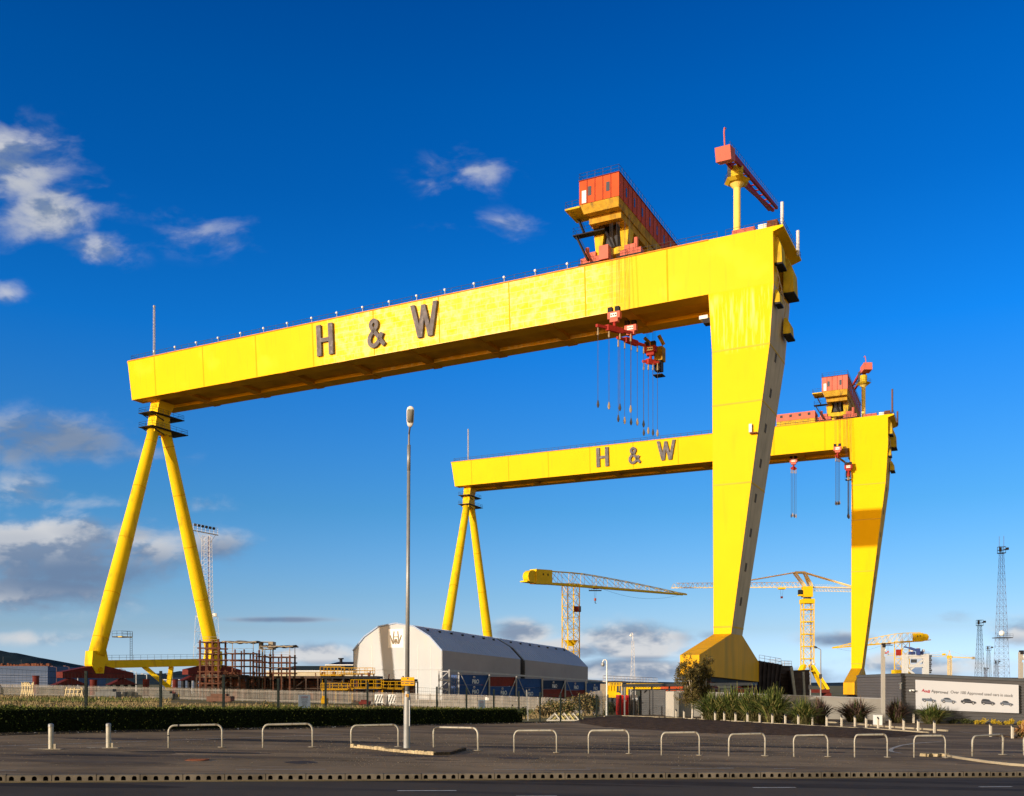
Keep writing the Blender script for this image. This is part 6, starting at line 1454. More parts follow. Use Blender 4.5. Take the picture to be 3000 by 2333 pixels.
mb.add(pts, [tuple(range(len(pts)))]); tag(mb.build('asphalt_patch', m_pave), kind='structure')
# long low kerb at right and broken stones
kp = [Gp(x, y) for x, y in ((2774, 2217.5), (2820, 2226), (2900, 2237), (2960, 2243.5), (3040, 2249), (3160, 2256))]
mb = MB(); m_palek = mat('pale_kerb', (.36, .30, .21), .85, .15, 2)
for a, b in zip(kp, kp[1:]):
    d = (b-a).normalized(); n_ = Vector((-d.y, d.x, 0))*.14; h_ = Vector((0, 0, .08)); mb.hexa([a, b, b+n_, a+n_, a+h_, b+h_, b+n_+h_, a+n_+h_])
tag(mb.build('kerb_edging', m_palek), 'long pale kerb curving away at the lower right', 'kerb')
mb = MB(); mb.mi(m_stone)
for xa, xb in ((2694, 2720), (2723, 2746), (2749, 2770)):
    a, b = Gp(xa, 2216), Gp(xb, 2217.5); d = (b-a).normalized(); n_ = Vector((-d.y, d.x, 0))*.2; h_ = Vector((.02, 0, .11)); mb.hexa([a, b, b+n_, a+n_, a+h_, b+h_*.9, b+n_+h_, a+n_+h_])
tag(mb.build('kerb_stones'), 'three loose broken kerb stones under the eleventh hoop', 'kerb stones')
# manhole, patches and dashes on the asphalt
mb = MB(); a = Gp(577, 2227, .004); mb.tube([(a.x, a.y, a.z-.01), (a.x, a.y, a.z+.012)], .33, 20)
for k in range(5): mb.box(a.x-.26, a.x+.26, a.y-.24+k*.11, a.y-.2+k*.11, a.z+.012, a.z+.02)
tag(mb.build('manhole_cover', m_brown), 'rusty round manhole cover in the pavement below the first hoop', 'manhole')
random.seed(9); mb = MB(); m_darkp = mat('fresh_asphalt', (.055, .045, .035), .85, .2, 2, bump=.4, bscale=30)
def blob(c, rx, ry, n=18, z=.004):
    return [(c.x+rx*cos(2*pi*k/n)*R(.85, 1.1), c.y+ry*sin(2*pi*k/n)*R(.85, 1.1)) for k in range(n)]
for px, py, rx, ry in ((560, 2205, 2.2, .25), (250, 2212, 1.6, .35), (2330, 2190, 5, .5), (1800, 2195, 6, .4), (900, 2172, 4, .9)):
    c = Gp(px, py); ps = blob(c, rx, ry); mb.add([(x, y, g1(x, y)+PAV+.003) for x, y in ps], [tuple(range(len(ps)))])
tag(mb.build('asphalt_repair', m_darkp), kind='structure')
# loose gravel scattered on the lay-by
random.seed(12); mb = MB(); mb.ml = [mat('gravel_grey', (.12, .10, .08), .9, .4, 5), mat('gravel_pale', (.24, .20, .15), .9, .3, 5)]
for _ in range(3800):
    px = R(900, 2500) if R(0, 1) < .6 else R(-50, 3050); py = R(2160, 2246) if R(0, 1) < .7 else R(2150, 2200); c = Gp(px, py); s = R(.008, .022)*(c.y/35)
    mb.cur = 0 if R(0, 1) < .7 else 1; mb.add([c+Vector((-s, -s*.6, 0)), c+Vector((s, -s*.4, 0)), c+Vector((0, s, 0)), c+Vector((0, 0, s*.9))], [(0, 1, 3), (1, 2, 3), (2, 0, 3)])
tag(mb.build('gravel'), 'loose gravel scattered over the worn asphalt', 'gravel', kind='stuff')

# ------------------------------------------------------------------ STREET LAMP
a = Gp(1191.5, 2190.5, .06); root = thing('street_lamp', 'tall galvanised street lamp with a yellow no-waiting sign, in the broken kerb island', 'street lamp', a)
lean = Vector(((1198-1191.5)/F*a.y, 0, (HYP-1304)/F*a.y+EYE-a.z)); H_ = lean.z; dl = lean/H_
mb = MB(); mb.tube([(0, 0, -.05), dl*1.72, dl*1.95], [.118, .112, .078], 18); mb.build('base_column', m_gst, root, smooth=False)
mb = MB(); mb.tube([dl*1.94, dl*(H_-.9)], [.078, .058], 16); mb.tube([dl*(H_-.9), dl*H_], [.062, .062], 16); mb.build('column', m_gst, root, smooth=True)
mb = MB(); p0 = dl*H_; tipz = (HYP-1248)/F*a.y+EYE-a.z; tx = (1209-1191.5)/F*a.y; mb.tube([p0, p0+Vector((.02, -.15, .35)), Vector((tx, -.86, EYE+(HYP-1249)/F*(a.y-.86)-a.z))], [.035, .032, .03], 8); mb.build('bracket', m_gst, root)
mb = MB(); Hz = lambda py, dy: EYE+(HYP-py)/F*(a.y+dy)-a.z
c0 = Vector((tx, -.85, Hz(1252, -.85))); c1 = Vector((tx+.05, -1.22, Hz(1191, -1.22))); ax = (c1-c0).normalized(); up = Vector((1, 0, 0)).cross(ax).normalized(); up = up if up.z > 0 else -up
secs = []
for t_, w_, h_ in ((0, .05, .05), (.12, .10, .06), (.3, .12, .08), (.8, .13, .09), (.95, .10, .06), (1, .04, .04)):
    c = c0.lerp(c1, t_); secs.append([c+Vector((w_*cos(q), 0, 0))+up*(h_*sin(q) if sin(q) > 0 else h_*.35*sin(q)) for q in [k*pi/6 for k in range(12)]])
mb.loft(secs); mb.build('lantern', m_wht, root, smooth=True)
mb = MB(); secs = []
for t_, w_, h_ in ((.25, .08, .02), (.32, .105, .07), (.8, .11, .07), (.88, .08, .02)):
    c = c0.lerp(c1, t_)-up*.03; secs.append([c+Vector((w_*cos(q), 0, 0))-up*(h_*abs(sin(q))) for q in [k*pi/6 for k in range(12)]])
mb.loft(secs); mb.build('lens', mat('smoked_lens', (.22, .22, .20), .15, .05, 2), root, smooth=True)
m_ys = mat('sign_amber', (.85, .42, .01), .5, .04, 2)
def at(px, py, off=0): v = P(px, py, a.y-off); return v-a
s0, s1 = at(1175, 2009, .14), at(1214, 1984.5, .14); mb = MB(); mb.box(s0.x, s1.x, s0.y-.006, s0.y, s0.z, s1.z); sg = mb.build('sign_plate', m_ys, root)
fr_ = frame_of(root); W_ = s1.x-s0.x; Hs = s1.z-s0.z; cx = (s0.x+s1.x)/2
for tx_, fy in (('NO WAITING', .42), ('AT ANY TIME', .16)): text_obj(tx_, Hs*.26, m_ink, 'lettering', sg, fr_ @ plane_m(Vector((cx, s0.y-.012, s0.z+Hs*fy)), (1, 0, 0), (0, -1, 0)), .001, .001, 'CENTER', .95)
mb = MB(); mb.tube([(cx, s0.y-.008, s0.z+Hs*.83), (cx, s0.y-.014, s0.z+Hs*.83)], Hs*.10, 14); mb.build('emblem', m_ink, sg)
mb = MB(); s0, s1 = at(1188, 2043, .10), at(1197.5, 2034, .10); mb.box(s0.x, s1.x, s0.y-.005, s0.y, s0.z, s1.z); tg = mb.build('number_tag', m_ys, root)
text_obj('21', .11, m_ink, 'lettering', tg, fr_ @ plane_m(Vector(((s0.x+s1.x)/2, s0.y-.01, s0.z+.015)), (1, 0, 0), (0, -1, 0)), .001, .003, 'CENTER')
mb = MB(); mb.beam((.10, -.07, .75), (.10, -.07, 1.65), .02, .03); mb.build('conduit', m_wht, root)

# ------------------------------------------------------------------ MULCH BED, BOLLARDS, WALLS
m_mulch = mat('bark_mulch', (.075, .045, .028), .95, .4, 3, bump=1.0, bscale=22, col2=(.13, .085, .055))
bed_f = [(1700, 2120), (1778, 2131), (1915, 2139), (2052, 2148), (2180, 2152), (2306, 2155), (2430, 2161), (2553, 2165), (2650, 2158), (2718, 2149)]
bed_b = [(1690, 2106), (1800, 2098.5), (1950, 2104), (2100, 2112), (2200, 2118), (2300, 2124), (2420, 2131), (2540, 2137), (2640, 2143), (2718, 2148.5)]
def interp(pl, x):
    for (a_, b_), (c_, d_) in zip(pl, pl[1:]):
        if a_ <= x <= c_: return b_+(d_-b_)*(x-a_)/(c_-a_)
    return pl[0][1] if x < pl[0][0] else pl[-1][1]
mb = MB(); nx_, ny_ = 120, 10; vs = []
for j in range(ny_+1):
    for i in range(nx_+1):
        px = 1700+(2718-1700)*i/nx_; t_ = j/ny_; f, b = Gp(px, interp(bed_f, px)+1.5*mnoise.noise(Vector((px*.05, 0, 0)))), Gp(px, interp(bed_b, px)); p = f.lerp(b, t_)
        e = sin(pi*t_)*.20+.05*mnoise.noise(Vector((p.x*1.5, p.y*.6, 0)))+.04; fade = min(1, (i/nx_)*8+.2, (1-i/nx_)*5+.05); vs.append((p.x, p.y, g1(p.x, p.y)+PAV+.004+max(0, e*fade if 0 < j < ny_ else .0)))
mb.add(vs, [(j*(nx_+1)+i, j*(nx_+1)+i+1, (j+1)*(nx_+1)+i+1, (j+1)*(nx_+1)+i) for j in range(ny_) for i in range(nx_)])
tag(mb.build('mulch_bed', m_mulch, smooth=True), kind='structure')
# planting soil behind
mb = MB(); ps = [Gp(x, y, .002) for x, y in ((1800, 2098), (1950, 2103.5), (2100, 2111.5), (2300, 2123.5), (2420, 2128), (2420, 2120), (2380, 2114), (1960, 2100))]; mb.add(ps, [tuple(range(len(ps)))]); tag(mb.build('planting_soil', m_mulch), kind='structure')
mb = MB(); pl = [Gp(x, interp(bed_b, x)) for x in range(1770, 2721, 50)]
for a_, b_ in zip(pl, pl[1:]): mb.beam(a_+Vector((0, 0, .04)), b_+Vector((0, 0, .04)), .12, .10)
tag(mb.build('kerb_edging', m_palek), 'pale kerb between the mulch bank and the planted border', 'kerb')
kr = [Gp(x, y) for x, y in ((2425, 2118), (2500, 2122), (2580, 2130), (2660, 2135.5), (2775, 2143.5))]; mb = MB()
for a_, b_ in zip(kr, kr[1:]): mb.beam(a_+Vector((0, 0, .05)), b_+Vector((0, 0, .05)), .14, .12)
tag(mb.build('kerb_edging', m_palek), 'thin pale kerb between the mulch and the car park road', 'kerb')
mb = MB(); kk = [Gp(x, y) for x, y in ((2885, 2155.5), (2935, 2158), (2985, 2163), (3060, 2168))]
for a_, b_ in zip(kk, kk[1:]): mb.beam(a_+Vector((0, 0, .03)), b_+Vector((0, 0, .03)), .35, .08)
tag(mb.build('kerb_edging', m_mulch), 'dark mulch edging at the foot of the two right bollards', 'kerb')
m_bol = mat('cream_bollard', (.60, .53, .43), .6, .08, 2)
bl = [(1981, 2105.6), (2003.8, 2107.5), (2071.4, 2111.5), (2095, 2114), (2121.8, 2114.7), (2154.8, 2117.5), (2190, 2118.5), (2225.7, 2120), (2262.8, 2122), (2300.7, 2123.5), (2339, 2125.5), (2379.4, 2125), (2422, 2127.5), (2465.5, 2128.5), (2504.6, 2129), (2537.6, 2132), (2572.6, 2134), (2607.6, 2139), (2647.6, 2140), (2690, 2143), (2737.4, 2148), (2902, 2158.5), (2966, 2163.5)]
proto = None
on = ['first', 'second', 'third', 'fourth', 'fifth', 'sixth', 'seventh', 'eighth', 'ninth', 'tenth', 'eleventh', 'twelfth', 'thirteenth', 'fourteenth', 'fifteenth', 'sixteenth', 'seventeenth', 'eighteenth', 'nineteenth', 'twentieth', 'twenty-first']
for i, (px, py) in enumerate(bl):
    c = Gp(px, py, .0)
    if proto is None:
        proto = thing('bollard', '', 'bollard', c, .3, 'cream bollards along the planted border')
        q7 = .052; mb = MB(); mb.hexa([(-q7, -q7, -.05), (q7, -q7, -.05), (q7, q7, -.05), (-q7, q7, -.05), (-q7, -q7, .60), (q7, -q7, .60), (q7, q7, .70), (-q7, q7, .70)]); mb.build('shaft', m_bol, proto)
        mb = MB(); mb.hexa([(-.054, -.054, .60), (.054, -.054, .60), (.054, .054, .70), (-.054, .054, .70), (-.054, -.054, .66), (.054, -.054, .66), (.054, .054, .77), (-.054, .054, .77)]); mb.build('cap', m_dk, proto)
        o = proto
    else: o = dup(proto)
    o.location = c; o['label'] = ('cream bollard, %s from the left along the planted border' % on[i]) if i < 20 else ['last cream bollard at the right tip of the mulch bank', 'left one of the two cream bollards beside the car park road', 'right one of the two cream bollards, next to the orange-leaved plant'][i-20]
# concrete wall behind the plants
m_conc = mat('rendered_wall', (.35, .325, .295), .85, .10, .5)
def wall(pa, pb, ta, tb, thick, name, label, m, cat='wall', coping=True):
    A, B = Vector(pa), Vector(pb); d = (B-A); d.z = 0; n_ = Vector((-d.y, d.x, 0)).normalized()*thick; root = thing(name, label, cat, (A+B)/2)
    zA, zB = g(A.x, A.y)-.3, g(B.x, B.y)-.3; mb = MB()
    mb.hexa([(A.x, A.y, zA), (B.x, B.y, zB), (B.x+n_.x, B.y+n_.y, zB), (A.x+n_.x, A.y+n_.y, zA), (A.x, A.y, ta), (B.x, B.y, tb), (B.x+n_.x, B.y+n_.y, tb), (A.x+n_.x, A.y+n_.y, ta)]); mb.build('wall_body', m, root, world=True)
    if coping:
        o_ = n_.normalized()*.05; mb = MB(); A2, B2 = A-o_, B-o_; n2 = n_+o_*2
        mb.hexa([(A2.x, A2.y, ta+.002), (B2.x, B2.y, tb+.002), (B2.x+n2.x, B2.y+n2.y, tb+.002), (A2.x+n2.x, A2.y+n2.y, ta+.002), (A2.x, A2.y, ta+.09), (B2.x, B2.y, tb+.09), (B2.x+n2.x, B2.y+n2.y, tb+.09), (A2.x+n2.x, A2.y+n2.y, ta+.09)]); mb.build('coping', m_cgrey, root, world=True)
    return root
Wl = G(1985, 2103.5, 0, g1); Wr = G(2646, 2115.5, 0, g1)
wall(Wl, Wr, EYE+(HYP-2027)/F*Wl.y, EYE+(HYP-2051)/F*Wr.y, .3, 'boundary_wall', 'low grey rendered wall behind the sword-leaved plants', m_conc)
a_ = G(1950, 2103, 0, g1); b_ = G(1971, 2104, 0, g1); wall(a_, b_+Vector((0, -.6, 0)), EYE+(HYP-2026)/F*a_.y, EYE+(HYP-2026)/F*b_.y, .5, 'gate_pier', 'pale rendered pier at the end of the slatted screen', mat('pale_render', (.42, .385, .335), .85, .08, .5), 'pier', False)
a2 = b_+Vector((.05, .3, 0)); b2 = Wl+Vector((0, .1, 0)); wall(a2, b2, EYE+(HYP-2028)/F*a2.y, EYE+(HYP-2027)/F*b2.y, .2, 'dark_gate', 'dark grey panel in the shade between the pale pier and the wall', m_dk, 'gate', False)
# bin store: slatted screen, cabinet, red container, canopy
m_slat = mat('dark_slat', (.10, .10, .105), .6, .15, 1)
def corr(A, B, zb0, zb1, zt0, zt1, n, dep, m, name, parent, outn):
    """corrugated sheet between two plan points with n horizontal ribs"""
    mb = MB(); rows = []
    for k in range(n):
        for t_, o_ in ((0, 0), (.30, 0), (.42, dep), (.88, dep), (.98, 0)): rows.append(((k+t_)/n, o_))
    rows.append((1, 0)); vs = []
    for t_, o_ in rows:
        for p, z0, z1 in ((A, zb0, zt0), (B, zb1, zt1)): vs.append((p.x+outn.x*o_, p.y+outn.y*o_, z0+(z1-z0)*t_))
    mb.add(vs, [(2*k, 2*k+1, 2*k+3, 2*k+2) for k in range(len(rows)-1)]); return mb.build(name, m, parent, world=True)
A, B = G(1876, 2097, 0, g1), G(1949, 2100.5, 0, g1); root = thing('slatted_screen', 'dark horizontally slatted screen between the cabinet and the pale pier', 'screen', (A+B)/2)
corr(A, B, A.z-.1, B.z-.1, EYE+(HYP-2022.5)/F*A.y, EYE+(HYP-2022)/F*B.y, 12, .06, m_slat, 'slats', root, Vector((0, -1, 0)))
mb = MB()
for p in (A, A.lerp(B, .5), B): mb.box(p.x-.05, p.x+.05, p.y-.12, p.y-.07, p.z-.1, EYE+(HYP-2020)/F*p.y)
mb.build('post', m_dk, root, world=True)
A, B = G(1847.5, 2095.5, 0, g1), G(1874, 2097, 0, g1); root = thing('service_cabinet', 'plain grey-brown cabinet with small white lettering beside the red container', 'cabinet', (A+B)/2)
zt_ = EYE+(HYP-2037)/F*A.y; mb = MB(); mb.box(A.x, B.x, A.y-.1, A.y+1.2, A.z-.2, zt_); mb.build('box', mat('taupe_panel', (.15, .13, .115), .7, .08, 1), root, world=True)
text_obj('ppp', .42, m_text, 'lettering', root, plane_m(Vector(((A.x+B.x)/2, A.y-.115, zt_-.45)), (1, 0, 0), (0, -1, 0)), .004, .01, 'CENTER')
mb = MB(); mb.beam((A.x+.05, A.y-.12, A.z), (A.x+.05, A.y-.12, zt_), .05); mb.beam((B.x-.03, A.y-.12, A.z), (B.x-.03, A.y-.12, zt_), .05); mb.build('door_edge', m_dk, root, world=True)
A, B = G(1812, 2094.5, 0, g1), G(1846, 2096, 0, g1); root = thing('red_container', 'bright red ribbed steel container left of the grey cabinet', 'container', (A+B)/2)
zt_ = EYE+(HYP-2037)/F*A.y; m_bred = mat('bright_red', (.60, .035, .03), .5, .12, 1); mb = MB(); mb.box(A.x, B.x, A.y, A.y+2.4, A.z-.1, zt_)
for k in range(9): x = A.x+(B.x-A.x)*(k+.5)/9; mb.box(x-.02, x+.02, A.y-.03, A.y-.001, A.z+.05, zt_-.05)
for z in (A.z-.05, zt_-.08): mb.box(A.x, B.x, A.y-.05, A.y-.002, z, z+.08)
mb.build('body', m_bred, root, world=True)
mb = MB(); mb.box(A.x+.50, A.x+.58, A.y-.06, A.y-.032, zt_-.6, zt_-.5); mb.box(A.x+.66, A.x+.74, A.y-.06, A.y-.032, zt_-.6, zt_-.5); mb.build('latch', m_wht, root, world=True)
m_can = mat('canopy_grey', (.10, .105, .115), .6, .12, .6)
Yk = 96; root = thing('canopy', 'long dark flat canopy roof over the bin store behind the birches', 'canopy', (P(2000, 2010, Yk).x, Yk, g(15, 96)))
A, B = P(1822, 2004.5, 92), P(2204, 2000, 99); mb = MB(); mb.hexa([(A.x, A.y, A.z-.28), (B.x, B.y, B.z-.28), (B.x+2, B.y+6, B.z-.28), (A.x+4, A.y+6, A.z-.28), (A.x, A.y, A.z), (B.x, B.y, B.z), (B.x+2, B.y+6, B.z), (A.x+4, A.y+6, A.z)]); mb.build('roof', m_can, root, world=True)
for t_ in (.0, .07, .20, .33, .48, .65, .82, .99):
    p = A.lerp(B, t_)+Vector((.3, .5, 0)); mb = MB(); mb.box(p.x-.07, p.x+.07, p.y, p.y+.14, g(p.x, p.y), p.z-.281); mb.build('post', m_dk if t_ > .05 else m_gst, root, world=True)
mb = MB(); p, q = A+Vector((1, .2, -.55)), B+Vector((0, .2, -.6)); mb.beam(p, q, .1, .12); mb.build('rail', m_dk, root, world=True)

# yellow plant and walkway behind the canopy
Yy = 150; root = thing('yellow_plant', 'yellow machinery with a round tank behind the white camera pole', 'machine', P(1800, 2040, Yy)); m_py = mat('plant_yellow', (.85, .50, .01), .5, .1, .5)
mb = MB(); A, B = P(1783, 2044, Yy), P(1806, 2008, Yy); mb.box(A.x, B.x, Yy, Yy+2, A.z, B.z); mb.build('body', m_py, root, world=True)
mb = MB(); mb.box(A.x+.1, A.x+.4, Yy+.2, Yy+1.8, g(A.x, Yy), A.z-.01); mb.box(B.x-.4, B.x-.1, Yy+.2, Yy+1.8, g(A.x, Yy), A.z-.01); mb.box(A.x+.41, B.x-.41, Yy+.6, Yy+1.2, A.z-.6, A.z-.3); mb.build('undercarriage', m_dk, root, world=True)
mb = MB(); c = P(1811, 2037, Yy-.4); mb.tube([c, c+Vector((.2, 2.2, 0))], .42, 16); mb.build('tank', m_py, root, world=True)
mb = MB(); A, B = P(1781, 2009, Yy), P(1822, 2001, Yy)
for z in (A.z, (A.z+B.z)/2, B.z): mb.beam((A.x, Yy-.1, z), (B.x, Yy-.1, z), .09)
for k in range(6): x = A.x+(B.x-A.x)*k/5; mb.beam((x, Yy-.1, A.z-.8), (x, Yy-.1, B.z), .08)
mb.build('guard_rail', m_py, root, world=True)
mb = MB(); A, B = P(1762, 2032, Yy+4), P(1782, 2004, Yy+4); mb.box(A.x, B.x, Yy+4, Yy+6, g(A.x, Yy), B.z); tag(mb.build('timber_stack', m_shp), 'brown stacked boards left of the yellow machinery', 'stack')
Yw = 175; root = thing('walkway', 'long green-grey elevated walkway with railings in the centre distance', 'walkway', P(1840, 1996, Yw))
A, B = P(1770, 1996.5, Yw), P(1925, 2001, Yw+25); mb = MB(); mb.beam(A, B, .6, .2); mb.rail([A, B], 1.0, 1.6, .07); mb.rail([A+Vector((0, 2, 0)), B+Vector((0, 2, 0))], 1.0, 1.6, .07); mb.build('deck', m_cgrey, root, world=True)
mb = MB()
for t_ in (.08, .3, .55, .8): p = A.lerp(B, t_); mb.beam(p, (p.x, p.y, g(p.x, p.y)), .25)
mb.build('leg', m_cgrey, root, world=True)
railset(1840, 1945, 2004, 2016, 130, 2, 'thin yellow rail seen through the bin store canopy', 14, m_py)
mb = MB(); A, B = P(1946, 2014, 118), P(2000, 2006, 118); mb.box(A.x, B.x, 118, 121, A.z-.4, B.z); mb.box(A.x+.1, A.x+.3, 118.2, 120.8, g(A.x, 118), A.z-.401); mb.box(B.x-.3, B.x-.1, 118.2, 120.8, g(A.x, 118), A.z-.401)
tag(mb.build('orange_trailer', m_org), 'orange-red trailer body glimpsed under the canopy beside the birches', 'trailer')

# dark ship-block steelwork right of the big leg
m_blkst = mat('blackened_plate', (.045, .038, .045), .8, .4, .5); m_brst = mat('brown_ribbed_plate', (.085, .06, .055), .8, .35, .5)
def block(pxs, yts, ybs, Y, dep, label, m, ribs, horiz, rail_=True):
    A, B = P(pxs[0], yts[0], Y), P(pxs[1], yts[1], Y+3); C_, D_ = P(pxs[2], ybs[0], Y), P(pxs[3], ybs[1], Y+3)
    zb = g((A.x+B.x)/2, Y); root = thing('ship_block', label, 'ship block', ((A.x+B.x)/2, Y, zb), 0, 'dark ship blocks behind the wall')
    dz = Vector((0, dep, 0)); mb = MB(); mb.hexa([(C_.x, C_.y, zb), (D_.x, D_.y, zb), (D_.x, D_.y+dep, zb), (C_.x, C_.y+dep, zb), A, B, B+dz, A+dz]); mb.build('plating', m, root, world=True)
    mb = MB()
    for k in range(ribs+1):
        t_ = k/ribs
        if horiz:
            p = Vector((C_.x, C_.y, zb)).lerp(A, t_); q = Vector((D_.x, D_.y, zb)).lerp(B, t_); mb.beam(p+Vector((0, -.2, 0)), q+Vector((0, -.2, 0)), .3, .22)
        else:
            p = Vector((C_.x, C_.y, zb)).lerp(Vector((D_.x, D_.y, zb)), t_); q = A.lerp(B, t_); mb.beam(p+Vector((0, -.35, 0)), q+Vector((0, -.35, 0)), .22, .7)
    mb.build('rib', m, root, world=True)
    if rail_: mb = MB(); mb.rail([A, B], 1.1, 1.3, .07); mb.rail([B, B+dz], 1.1, 1.3, .07); mb.build('railing', m_cgrey, root, world=True)
    return root
block((2224, 2288, 2222, 2268), (1936, 1947), (2020, 2030), 190, 9, 'black leaning ribbed ship block touching the big yellow foot', m_blkst, 5, False)
block((2289, 2319, 2284, 2326), (1952, 1953), (2034, 2036), 200, 8, 'brown plate ship block in the middle of the three dark blocks', m_brst, 12, True)
block((2323, 2371, 2328, 2376), (1966, 1964), (2034, 2036), 198, 8, 'brown ribbed ship block furthest right of the three dark blocks', m_brst, 10, True, False)
mb = MB(); p = P(2318, 1955, 196); mb.beam((p.x, p.y, p.z), (P(2334, 2040, 196).x, 196, g(p.x, 196)), .5, .6); mb.beam((P(2353, 1968, 196).x, 196, P(0, 1968, 196).z), (P(2358, 2040, 196).x, 196, g(p.x, 196)), .4, .5); tag(mb.build('shoring_props', m_gst), 'grey raking props shoring up the brown ship blocks', 'props')

# ------------------------------------------------------------------ SHOWROOM with banner
m_corr = mat('anthracite_cladding', (.12, .115, .12), .5, .08, .4)
cF = G(2643, 2117.5, PAV, g1); Yb = cF.y
def SR(px, py, dy=0): return P(px, py, Yb+dy)
zt0 = SR(0, 1976).z; slope = ((1991-1976)/(2985-2643))
def ztop_(px): return P(0, 1976+slope*(px-2643), Yb).z
def zbot_(px): return g1(P(px, 0, Yb).x, Yb)+PAV-.15
bl_ = P(2512, 1981, 1.225*Yb)
c0 = P(2643, 0, Yb); c1 = P(3200, 0, Yb+.5)
root = thing('showroom', 'dark corrugated car showroom at the right, carrying the long white banner', 'building', ((c0.x+c1.x)/2, Yb, zbot_(2900)))
for k, (A, B, z0, z1, t0, t1, on_) in enumerate([(Vector((c0.x, c0.y, 0)), Vector((c1.x, c1.y, 0)), zbot_(2643), zbot_(3200), ztop_(2643)-.02, ztop_(3200)-.02, Vector((0, -1, 0))), (Vector((bl_.x, bl_.y, 0)), Vector((c0.x, c0.y, 0)), g(bl_.x, bl_.y), zbot_(2643), bl_.z-.02, ztop_(2643)-.02, Vector((-1, -.1, 0)).normalized())]):
    corr(A, B, z0, z1, t0, t1, 17, .05, m_corr, 'corrugated_wall', root, on_)
mb = MB(); a, b, c, d = Vector((c0.x, c0.y, ztop_(2643))), Vector((c1.x, c1.y, ztop_(3200))), Vector((c1.x+6, c1.y+22, ztop_(3200))), Vector((bl_.x, bl_.y, bl_.z))
d2 = d+Vector((22, 4, -.3)); e_ = Vector((0, 0, .1)); ps = [a, b, c, d2, d]
mb.loft([[p-Vector((0, 0, .02)) for p in ps], [p+e_ for p in ps]]); mb.build('roof', m_dk, root, world=True)
mb = MB(); mb.beam(a+Vector((-.06, -.08, -.05)), b+Vector((0, -.08, -.05)), .06, .2); mb.beam(a+Vector((-.08, -.06, -.05)), d+Vector((-.08, 0, -.05)), .06, .2); mb.box(c0.x-.07, c0.x+.06, c0.y-.10, c0.y-.02, zbot_(2643), ztop_(2643)-.15); mb.build('edge_flashing', m_can, root, world=True)
# banner
bn = thing('banner', 'long white banner of five cars and grey lettering on the corrugated showroom wall', 'banner', SR(2834, 2090))
m_ban = mat('banner_vinyl', (.62, .62, .66), .5, .02, .3)
q = [SR(2683.5, 2078.5, -.1), SR(2985, 2090, -.1), SR(2984, 2007, -.1), SR(2682, 1992, -.1)]
mb = MB(); mb.prism(q, (0, .03, 0)); mb.build('sheet', m_ban, bn, world=True)
def bp(u, v, off=.01): # bilinear on banner
    return q[0].lerp(q[1], u).lerp(q[3].lerp(q[2], u), v)+Vector((0, -off, 0))
m_tred = mat('print_red', (.42, .02, .05), .5, .05, 1); m_tdk = mat('print_grey', (.10, .10, .105), .5, .05, 1); m_tlt = mat('print_light_grey', (.13, .13, .14), .5, .05, 1)
xd = (q[1]-q[0]).normalized()
def bt(txt, u0, v0, size, m, u1=None, bold=0):
    d = (bp(u1, v0-.0)-bp(u0, v0)) if u1 else xd
    o = text_obj(txt, size, m, 'lettering', bn, Matrix(), .002, bold)
    wd = max(v.co.x for v in o.data.vertices)+bn.location.x; me = o.data
    # rebuild with fitted width
    inv = frame_of(bn).inverted(); sx_ = (bp(u1, v0)-bp(u0, v0)).length/(wd) if u1 else 1
    me.transform(frame_of(bn)); me.transform(plane_m(bp(u0, v0), (bp(u1, v0-.035)-bp(u0, v0)), (0, -1, 0)) @ Matrix.Scale(sx_, 4, (1, 0, 0))); me.transform(inv)
bt('Audi', .058, .610, .34, m_tred, .137, .010); bt('Approved', .150, .600, .34, m_tdk, .312, .005); bt('Over 100 Approved used cars in stock', .337, .595, .34, m_tlt, .945, .004)
def car(uc, wu, hv, vc, shape, mb_, kind):
    body = {'sedan': [(0, .12), (0, .42), (.03, .58), (.12, .62), (.24, .93), (.40, 1.0), (.56, .95), (.70, .62), (.92, .52), (1, .36), (1, .14), (.9, .10), (.1, .10)],
            'suv': [(0, .12), (0, .5), (.02, .68), (.10, .95), (.30, 1.0), (.56, .96), (.70, .66), (.92, .55), (1, .38), (1, .14), (.9, .1), (.1, .1)],
            'open': [(0, .12), (0, .45), (.04, .68), (.30, .70), (.34, .64), (.58, .66), (.60, 1.0), (.63, 1.0), (.72, .64), (.93, .52), (1, .36), (1, .14), (.9, .10), (.1, .10)]}[kind]
    win = {'sedan': [(.14, .64), (.26, .88), (.40, .94), (.54, .90), (.66, .64)], 'suv': [(.07, .68), (.13, .90), (.30, .95), (.54, .91), (.66, .67)], 'open': [(.34, .66), (.36, .74), (.56, .74), (.58, .68)]}[kind]
    f = lambda x, y, o_: bp(uc-wu/2+wu*x, vc+hv*y-.018*x, o_)
    m1 = MB(); m1.mi(mb_); m1.add([f(x, y, .012) for x, y in body], [tuple(range(len(body)))])
    m1.mi(m_glass); m1.add([f(x, y, .016) for x, y in win], [tuple(range(len(win)))])
    m1.mi(mat('print_tyre', (.02, .02, .025), .6, .05, 1)); asp = wu*9.0/(hv*2.5)
    for cx_, in ((.19,), (.80,)):
        m1.mi(MATS['print_tyre']); m1.add([f(cx_+.095*cos(k*pi/8), .17+.095*asp*sin(k*pi/8), .018) for k in range(16)], [tuple(range(16))])
        m1.mi(m_cgrey); m1.add([f(cx_+.055*cos(k*pi/8), .17+.055*asp*sin(k*pi/8), .020) for k in range(16)], [tuple(range(16))])
    m1.mi(mat('print_line', (.30, .33, .40), .4, .05, 1)); m1.add([f(.05, .46, .019), f(.95, .40, .019), f(.95, .43, .019), f(.05, .50, .019)], [(0, 1, 2, 3)])
    m1.build('car_picture', parent=bn, world=True)
